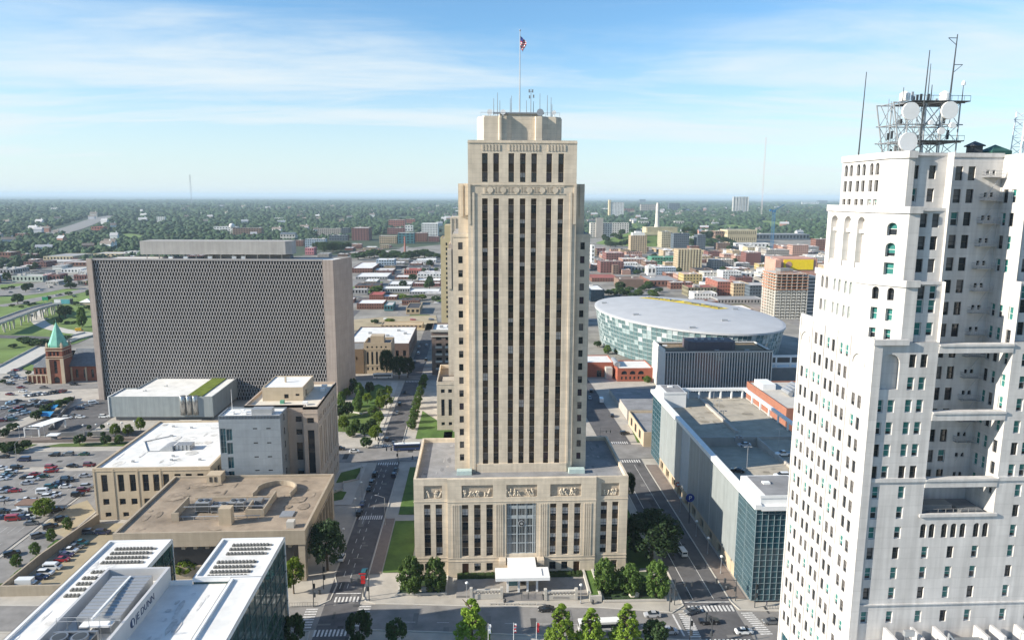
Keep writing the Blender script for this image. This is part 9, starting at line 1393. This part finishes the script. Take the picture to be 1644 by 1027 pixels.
def vehicle_meshes(t):
    if t in VM: return VM[t]
    body=MB(); gl=MB(); li=MB(); wb=1.35; wr=.33; Ln=4.6
    if t=='sedan':
        loft(body,[(-2.3,.72,.68,.35,.78),(-2.15,.86,.80,.24,.95),(-1.3,.9,.84,.22,1.0),(.9,.9,.85,.22,.98),(1.9,.88,.8,.24,.82),(2.28,.74,.68,.34,.66)]); loft(body,[(-.95,.58,.56,1.40,1.46),(.25,.6,.58,1.42,1.47)])
        loft(gl,[(-1.75,.8,.70,.95,1.0),(-1.0,.82,.60,.95,1.40),(.3,.83,.62,.95,1.41),(1.15,.82,.74,.93,.97)])
    elif t in('suv',):
        loft(body,[(-2.3,.84,.8,.35,1.0),(-2.2,.93,.88,.3,1.1),(1.0,.93,.88,.3,1.12),(2.0,.9,.84,.32,1.02),(2.32,.8,.74,.4,.8)]); loft(body,[(-2.1,.70,.66,1.66,1.75),(.2,.7,.68,1.68,1.76)])
        loft(gl,[(-2.22,.86,.74,1.08,1.62),(-2.0,.87,.72,1.08,1.68),(.25,.87,.71,1.08,1.69),(1.15,.86,.78,1.08,1.12)]); wb=1.42; wr=.38
    elif t=='van':
        loft(body,[(-2.6,.9,.82,.35,1.95),(-2.5,.95,.86,.3,2.05),(1.0,.95,.86,.3,2.05),(1.25,.95,.9,.3,1.95),(1.9,.94,.88,.3,1.15),(2.5,.88,.8,.35,.95)]); loft(gl,[(1.28,.84,.84,1.2,1.9),(1.9,.88,.86,1.1,1.17)]); gl.box(-2.62,-2.58,-.7,.7,1.2,1.75); 
        for s in (-1,1): gl.box(-2.2,.9,min(s*.93,s*.97),max(s*.93,s*.97),1.25,1.75)
        wb=1.6; wr=.36; Ln=5.1
    elif t=='pickup':
        loft(body,[(-2.7,.92,.9,.4,1.05),(-.75,.94,.92,.35,1.08),(-.7,.94,.92,.35,1.12),(1.2,.94,.9,.35,1.15),(2.3,.9,.84,.38,1.05),(2.65,.82,.78,.45,.9)]); loft(body,[(-.62,.7,.68,1.72,1.8),(.5,.7,.68,1.74,1.81)]); loft(gl,[(-.72,.86,.74,1.1,1.68),(-.6,.87,.72,1.1,1.74),(.55,.87,.72,1.1,1.75),(1.35,.86,.8,1.1,1.15)]); gl.box(-2.6,-.85,-.78,.78,1.04,1.085); wb=1.7; wr=.4; Ln=5.3
    elif t=='boxtruck':
        loft(body,[(-3.2,1.05,1.05,.75,2.95),(1.3,1.05,1.05,.75,2.95)]); loft(body,[(1.35,.98,.95,.4,1.9),(2.2,.98,.93,.4,1.85),(2.75,.96,.92,.4,1.15),(3.2,.9,.85,.45,1.0)]); loft(gl,[(1.7,.985,.97,1.2,1.8),(2.25,.97,.95,1.2,1.83),(2.8,.94,.92,1.14,1.17)]); wb=2.0; wr=.45; Ln=6.4
    else:
        loft(body,[(-6,1.2,1.18,.35,2.9),(-5.9,1.27,1.22,.3,3.0),(5.7,1.27,1.22,.3,3.0),(6,1.2,1.15,.35,2.8)]); 
        for s in (-1,1): gl.box(-5.5,5.2,min(s*1.24,s*1.29),max(s*1.24,s*1.29),1.45,2.45)
        gl.box(5.96,6.06,-1.05,1.05,1.2,2.6); gl.box(-6.06,-5.96,-.95,.95,1.5,2.5); li.box(-5.6,5.6,-1.1,1.1,3.0,3.06); li.box(-4,-1.5,-.8,.8,3.06,3.32); wb=3.6; wr=.48; Ln=12
    f=Ln/2
    for s in (-1,1):
        if 'bus' not in t and s>0: li.box(f-.28,f-.02,-.12,.12,.62,.74)
    w=MB(); w.lathe((0,0,0),[(wr*.6,-.12),(wr,-.1),(wr,.1),(wr*.6,.12)],14,0,'y'); w.lathe((0,0,0),[(wr*.58,-.135),(wr*.58,.135)],10,1,'y')
    VM[t]=(body.mesh('body',[PM['white']]),gl.mesh('window',[G['glass']]),li.mesh('headlight',[G['lampg']]),w.mesh('wheel',[G['tyre'],G['rim']]),wb,wr,{'sedan':.80,'suv':.82,'van':.84,'pickup':.84,'boxtruck':.92}.get(t,1.15)); return VM[t]
NM=dict(sedan='sedan',suv='suv',van='van',pickup='pickup_truck',boxtruck='delivery_truck',bus='bus'); CATS=dict(sedan='car',suv='car',van='van',pickup='pickup truck',boxtruck='truck',bus='bus')
for X,Y,z,hd,t,c,label,grp in CARS:
    bd,gl,li,wh,wb,wr,tk=vehicle_meshes(t); o=bpy.data.objects.new(NM[t],None); COL.objects.link(o); o.location=(X,Y,z+.06+(.05 if z==0 else 0)); o.rotation_euler=(0,0,R(hd)); tag(o,label,CATS[t],grp)
    e=link('body',bd,o); e.material_slots[0].link='OBJECT'; e.material_slots[0].material=PM[c]
    link('window',gl,o)
    if t=='bus': link('roof_panel',li,o)
    else:
        for sy in (-.62,.62): link('headlight',li,o).location=(0,sy,0)
    for sx in (-1,1):
        for sy in (-1,1): q=link('wheel',wh,o); q.location=(sx*wb,sy*tk,wr)
for i in range(150):
    x,y=random.choice([(random.uniform(-150,-20),650+105*random.randrange(6)+random.uniform(2,10)),(random.uniform(200,740),650+105*random.randrange(9)+random.uniform(2,10)),(random.uniform(-530,-340),random.uniform(930,1150)),(random.uniform(-60,-14),random.uniform(1010,1060))]); c=random.choice(['white','silver','grey','black','red','navy','white']); t=random.choice(['sedan','suv'])
    o=link('car',vehicle_meshes(t)[0]); o.location=(x,y,.2); o.scale=(1.15,1.15,1.1); o.rotation_euler=(0,0,random.choice([0,0,PI/2])); o.material_slots[0].link='OBJECT'; o.material_slots[0].material=PM[c]; tag(o,f'tiny {c} car far off in the low streets behind the tower','car','tiny cars in the far streets')
# ---------------------------------------------------------------- street furniture
def lamp_mesh(h,arm,double=False):
    b=MB(); b.tube((0,0,0),(0,0,h),.11,.07,8); b.lathe((0,0,0),[(.22,0),(.2,.5),(.12,.6)],8)
    for s in ((1,-1) if double else (1,)):
        p=(0,0,h)
        for i in range(6): q=(s*arm*math.sin(PI/2*(i+1)/6),0,h+arm*.35*math.sin(PI*(i+1)/12)); b.tube(p,q,.06,k=6); p=q
        b.box(p[0]-.1,p[0]+.7 if s>0 else p[0]+.1,-.16,.16,p[2]-.08,p[2]+.08)
    return b.mesh('post',[G['steel']])
LA=lamp_mesh(10,2.6); LB=lamp_mesh(5.2,.01); 
gl_='street lamps'
def lamp(me,x,y,rz,label,grp=gl_,lens=None):
    o=bpy.data.objects.new('street_lamp',None); COL.objects.link(o); o.location=(x,y,0); o.rotation_euler=(0,0,R(rz)); tag(o,label,'street lamp',grp); link('post',me,o)
    if lens:
        if lens not in WM: m=MB(); m.lathe((0,0,5.2),[(.12,0),(.42,.15),(.46,.4),(.3,.6)],10); WM[lens]=m.mesh('lamp_head',[G['lampg']])
        link('lamp_head',WM[lens],o)
lamp(LA,-32.0,237,180,'tall curved lamp over the avenue left of the stone tower'); 
lamp(LA,-140,285,0,'lamp post on the upper street before the white roof block'); lamp(LA,-192,298,90,'lamp post at the upper kerb of the big lot'); lamp(LA,-170,204,60,'dark lamp post at the near corner of the big lot'); lamp(LA,-252,352,0,'tall lamp post in the church lot'); lamp(LA,-231,330,0,'tall lamp post at the church lot lower end')
for i,(x,y) in enumerate([(-213.3,337.1),(-207.9,337.3),(-202.4,337.8),(-184.9,338.6),(-179.2,339.1),(-174.0,340.2),(-168.5,341.4),(-163.9,344.0)]): lamp(LB,x,y-2,0,['leftmost','second','third','fourth','fifth','sixth','seventh','rightmost'][i]+' globe lamp in the row along the terraces','globe lamps along the terraces','globe')
for i,(x,y) in enumerate([(73.2,200),(73.0,212),(72.9,224),(72.8,243)]): lamp(LB,x,y,0,['nearest','second','third','farthest'][i]+' globe lamp on the garage pavement','globe lamps along the garage','globe')
for i,(x,y) in enumerate([(-43.6,223),(-43.7,212),(-43.8,247),(-43.9,262)]): lamp(LB,x,y,0,['second','nearest','third','farthest'][i]+' short lamp on the left avenue pavement','lamps on the left avenue pavement','globe')
lamp(LB,-3.2,188,0,'short lamp left of the tower balustrade','lamps before the tower','globe'); lamp(LB,28.6,185.6,0,'short lamp right of the tower balustrade','lamps before the tower','globe')
def signal(x,y,rz,arm,label):
    o=bpy.data.objects.new('traffic_signal',None); COL.objects.link(o); o.location=(x,y,0); o.rotation_euler=(0,0,R(rz)); tag(o,label,'traffic light','traffic signals at the junctions')
    b=MB(); b.tube((0,0,0),(0,0,8.0),.14,.09,8); b.tube((0,0,6.2),(arm,0,6.6),.09,.06,6); link('post',b.mesh('post',[G['dmetal']]),o)
    for p in ((arm-.3,0,6.2),(arm*.55,0,6.2),(0.35,0,3.6)):
        m=MB(); m.box(p[0]-.25,p[0]+.25,-.22,.22,p[2]-.65,p[2]+.65)
        for k in range(3): m.lathe((p[0],-.24,p[2]-.42+.42*k),[(.15,-.12),(.15,0)],8,0,'y')
        link('signal_head',m.mesh('signal_head',[G['dmetal']]),o)
signal(54.6,183.6,0,5,'signal post with arm at the planted corner of the right junction'); signal(52.4,180.6,-60,.6,'short signal post at the kerb of the planted corner'); signal(72.4,185,180,6,'signal post with arm by the glass garage corner'); signal(58.6,164,90,5,'tall signal post between crossings at the bottom edge'); signal(53.4,165,0,.6,'thin signal post near the silver hatchback'); signal(-30.6,189.4,180,5,'signal post at the corner left of the stone tower'); signal(-44.6,196,0,.6,'short signal post by the overhanging block corner'); signal(-45.4,186.8,0,.6,'dark post by the fenced corner of the glass building'); signal(76.5,181.4,0,.6,'short signal post before the glass garage front'); signal(-33.8,296,180,5,'signal post with arm at the bus junction, near corner'); signal(-45,317,0,5,'signal post with arm at the bus junction, far corner'); signal(56,316,0,5,'signal post with arm at the far right junction')
T=Th('red_sign_post','red wrapped signal pole at the corner of the left avenue','sign',(-32.4,191.2,0)); b=MB(); b.tube((0-32.4,191.2,0),(-32.4,191.2,4.2),.12); T.part('post',b,[G['dmetal']]); b=MB(); b.box(-33.0,-31.8,191.0,191.15,4.2,6.6); b.box(-33.6,-31.6,191.1,191.2,7.0,7.3); T.part('panel',b,[G['red']])
T=Th('parking_sign','round blue parking sign on a tall post by the garage','sign',(73.4,234,0)); b=MB(); b.tube((73.4,234,0),(73.4,234,9.5),.16); T.part('post',b,[G['dmetal']]); b=MB(); b.lathe((73.4,233.8,9.4),[(1.5,0),(1.5,.3)],24,0,'y'); p=T.part('disc',b,[G['blue']]); text('P',2.2,G['wpaint'],Vector((73.4,233.72,9.4))-T.base,(PI/2,0,0),p,.03)
T=Th('round_red_sign','small round red sign on the garage wall','sign',(75.6,257,0)); b=MB(); b.tube((75.6,257,0),(75.6,257,5.4),.08); T.part('post',b,[G['dmetal']]); b=MB(); b.lathe((75.6,256.8,4.8),[(.9,0),(.9,.1)],18,0,'y'); b.lathe((75.6,256.7,4.8),[(.55,0),(.55,.1)],16,1,'y'); T.part('disc',b,[G['red'],G['wpaint']])
T=Th('flagpole','tall flagpole with a limp flag on the stone tower crown','flagpole',(13,224,136)); b=MB(); b.tube((13,224,136),(13,224,159.6),.22,.1,8); b.lathe((13,224,159.6),[(.1,0),(.28,.3),(.1,.6)],10); T.part('pole',b,[G['steel']])
b=MB(); n=10
for i in range(n):
    for j in range(6):
        f=lambda i,j:(13.15+.21*j*(1+.4*math.sin(i*.5)),224+.35*math.sin(j*1.7+i*.5),158.4-.34*i-.2*j)
        mi=2 if (i<4 and j<3) else (i+j//2)%2; b.face([f(i,j),f(i+1,j),f(i+1,j+1),f(i,j+1)],mi)
T.part('flag',b,[G['flagr'],G['flagw'],G['flagb']])
for i,(x,h,l) in enumerate([(5.2,4.6,'thin whip leftmost on the tower crown'),(6.4,6.6,'tall thin whip left of the small dish'),(7.2,4.8,'thick whip beside the left dish'),(10.1,4.6,'dark whip left of the flagpole'),(10.6,5.8,'tall dark whip left of the flagpole'),(15.3,4.8,'dark whip right of the flagpole'),(16.2,7.4,'mast with antenna panels right of the flagpole'),(17.2,4.2,'thin whip beside the panel mast'),(19.4,6.9,'tall pale whip over the right dish'),(21.1,5.6,'whip right of the right dish'),(22.5,5.4,'rightmost tall whip on the tower crown'),(23.1,3.8,'rightmost short whip on the tower crown')]):
    b=MB(); b.tube((x,222+i%3*3,135.6),(x,222+i%3*3,135.8+h),.13,.07,6)
    if 'panels' in l:
        for dz,dx in ((6.9,-.5),(6.9,.5),(5.2,-.4),(5.4,.8)): b.box(x+dx-.2,x+dx+.2,222+i%3*3-.1,222+i%3*3+.1,135.8+dz-.6,135.8+dz+.3)
        b.tube((x-.7,222+i%3*3,142.4),(x+.7,222+i%3*3,142.4),.06)
    tag(link('whip_antenna',b.mesh('whip_antenna',[G['metal']])),l,'antenna','antennas on the stone tower crown')
for x,r,l in ((7.9,.75,'small white dish left on the tower crown'),(18.8,1.05,'grey dish right on the tower crown'),(22.9,.6,'small white dish at the right end of the crown'),(4.0,.8,'white radome at the left end of the crown')):
    b=MB(); b.lathe((0,0,0),[(r,0),(r,.3),(r*.5,.6)],18,0,'y'); b.tube((0,.4,-.2),(0,.6,-1.2),.12); o=link('dish',b.mesh('dish',[G['wpaint'] if 'grey' not in l else G['steel']],smooth=False)); o.location=(x,219.5,136.2); tag(o,l,'dish','dishes on the stone tower crown')
b=MB()
for k in range(12): b.tube((1.4+k*2.1,219,134.8),(1.4+k*2.1,219,136),.05,k=4)
b.tube((1.4,219,136),(24.5,219,136),.05); b.box(5,20,219.6,221,135.8,136.2); tag(link('crown_railing',b.mesh('crown_railing',[G['steel']])),'thin railing along the tower crown edge','railing')
for i,(x,l) in enumerate(((2.4,'left white flag at the bottom edge'),(8.6,'middle flag at the bottom edge'),(14.2,'right red flag at the bottom edge'))):
    T=Th('flagpole',l+' before the stone tower','flagpole',(x,162,0),'flagpoles at the bottom edge'); b=MB(); b.tube((x,162,0),(x,162,9.5),.09,.05); T.part('pole',b,[G['wpaint']]); b=MB()
    for k in range(6):
        f=lambda q,s:(x+.1+s*.55+.1*math.sin(q*1.3),162+.12*math.sin(q*2+s*3),9.2-.42*q); b.face([f(k,0),f(k+1,0),f(k+1,1),f(k,1)],(k%2 if i!=2 else 0))
    T.part('flag',b,[G['flagw'] if i<2 else G['flagr'],G['flagw'] if i==0 else G['flagr']])
for i in range(7): b=MB(); b.box(0,1.7,0,.25,0,.45); b.box(.1,.3,-.1,.35,0,.2); o=link('kerb_block',b.mesh('kerb_block',[G['conc2']])); o.location=(3.2+i*2.15,185.9-.1*i,0); tag(o,'low pale kerb block in the line before the tower steps','block','kerb blocks before the steps')
for x,y,l in ((7.4,186.9,'black litter bin at the left end of the tower steps'),(31.9,185.2,'black litter bin by the ramp wall'),(-45.3,193.5,'black litter bin on the left avenue corner'),(71.9,191,'black litter bin on the garage corner')):
    b=MB(); b.lathe((x,y,0),[(.35,0),(.42,.9),(.3,1.1)],12); tag(link('litter_bin',b.mesh('litter_bin',[G['dmetal']])),l,'bin')
b=MB()
for k in range(5): x=79+k*1.5; b.tube((x,180.6,0),(x,180.6,.9),.04); b.tube((x+.7,180.6,0),(x+.7,180.6,.9),.04); b.tube((x,180.6,.9),(x+.7,180.6,.9),.04)
tag(link('bike_rack',b.mesh('bike_rack',[G['dmetal']])),'row of black bike hoops before the glass garage front','bike rack')
b=MB()
for k in range(12): x=-52+k*.7; b.tube((x,186.9,0),(x,186.9,1.3),.03,k=4)
b.tube((-52,186.9,1.3),(-44.3,186.9,1.3),.035); b.tube((-52,186.9,.3),(-44.3,186.9,.3),.035); tag(link('railing',b.mesh('railing',[G['dmetal']])),'black iron railing at the corner by the glass building','railing')
for xa,xc,y,l in ((-22.8,-9.2,191.5,'left'),(35.2,52.8,185.5,'right')):
    b=MB(); n=int((xc-xa)/.6)
    for k in range(n+1): x=xa+(xc-xa)*k/n; b.tube((x,y+.3,.5),(x,y+.3,1.4),.025,k=4)
    b.tube((xa,y+.3,1.4),(xc,y+.3,1.4),.035); tag(link('railing',b.mesh('railing',[G['dmetal']])),f'black iron railing along the {l} tower planter','railing')
for i,(x,y,l) in enumerate(((-138.6,226,'farthest'),(-138.8,217,'third'),(-139,208,'second'),(-139.2,199.5,'nearest'))):
    P=Th('kerb_planter',l+' low hedge planter beside the walled lot','planter',(x+1.6,y,0),'hedge planters beside the walled lot'); b=MB(); b.box(x+.7,x+2.5,y-2.6,y+2.6,0,.35,0,'b'); P.part('box',b,[G['conc2']]); b=MB()
    for k in range(12): q=y-2.4+k*.4; b.box(x+.9,x+2.3,q,q+.38,.35,.8+rr.uniform(-.1,.15),0,'b')
    P.part('hedge',b,[leafmat('planter_leaf',(.08,.15,.03))])
# people: one continuous figure each, mid-stride
def person(x,y,rz,label,m=G['cloth']):
    b=bpy.data.meshes.new('body'); J=[(0,0,.95),(0,0,1.2),(0,0,1.45),(0,0,1.58),(0,-.02,1.70),(.1,0,.92),(.12,-.16,.5),(.13,-.12,.06),(.13,-.26,.03),(-.1,0,.92),(-.12,.14,.5),(-.13,.3,.1),(-.13,.18,.04),(.2,0,1.42),(.26,.1,1.13),(.26,.0,.9),(-.2,0,1.42),(-.26,-.1,1.13),(-.26,-.2,.92)]
    E=[(0,1),(1,2),(2,3),(3,4),(0,5),(5,6),(6,7),(7,8),(0,9),(9,10),(10,11),(11,12),(2,13),(13,14),(14,15),(2,16),(16,17),(17,18)]; RD=[.15,.15,.17,.06,.11,.1,.07,.05,.05,.1,.07,.05,.05,.07,.05,.035,.07,.05,.035]
    b.from_pydata(J,E,[]); o=link('person',b); b.materials.append(m); md=o.modifiers.new('skin','SKIN'); sk=b.skin_vertices[0].data
    for i,r_ in enumerate(RD): sk[i].radius=(r_,r_)
    sk[0].use_root=True; o.modifiers.new('sub','SUBSURF').levels=1; o.location=(x,y,.08); o.rotation_euler=(0,0,R(rz)); tag(o,label,'person')
person(-172.6,258.5,90,'person in dark clothes walking alone in the big lot left of the kiosk'); person(-163,262,60,'person in dark clothes by the white pickup in the big lot'); person(-137.8,193.8,0,'person walking on the pavement beside the small walled lot'); person(80,181.8,80,'person in dark clothes by the bike hoops'); person(-28,300,10,'person at the bus junction corner')
# ---------------------------------------------------------------- air
hb=MB(); hb.box(-30000,30000,-3000,42000,-1.8,172); me=hb.mesh('haze',[]); hm_=bpy.data.materials.new('haze_air'); hm_.use_nodes=True; t=hm_.node_tree; t.nodes.remove(t.nodes['Principled BSDF']); v=t.nodes.new('ShaderNodeVolumePrincipled'); v.inputs['Color'].default_value=(.68,.86,1.0,1); v.inputs['Density'].default_value=HAZE; v.inputs['Anisotropy'].default_value=.0; t.links.new(v.outputs[0],t.nodes['Material Output'].inputs['Volume']); me.materials.append(hm_)
o=link('haze',me); o['kind']='stuff'
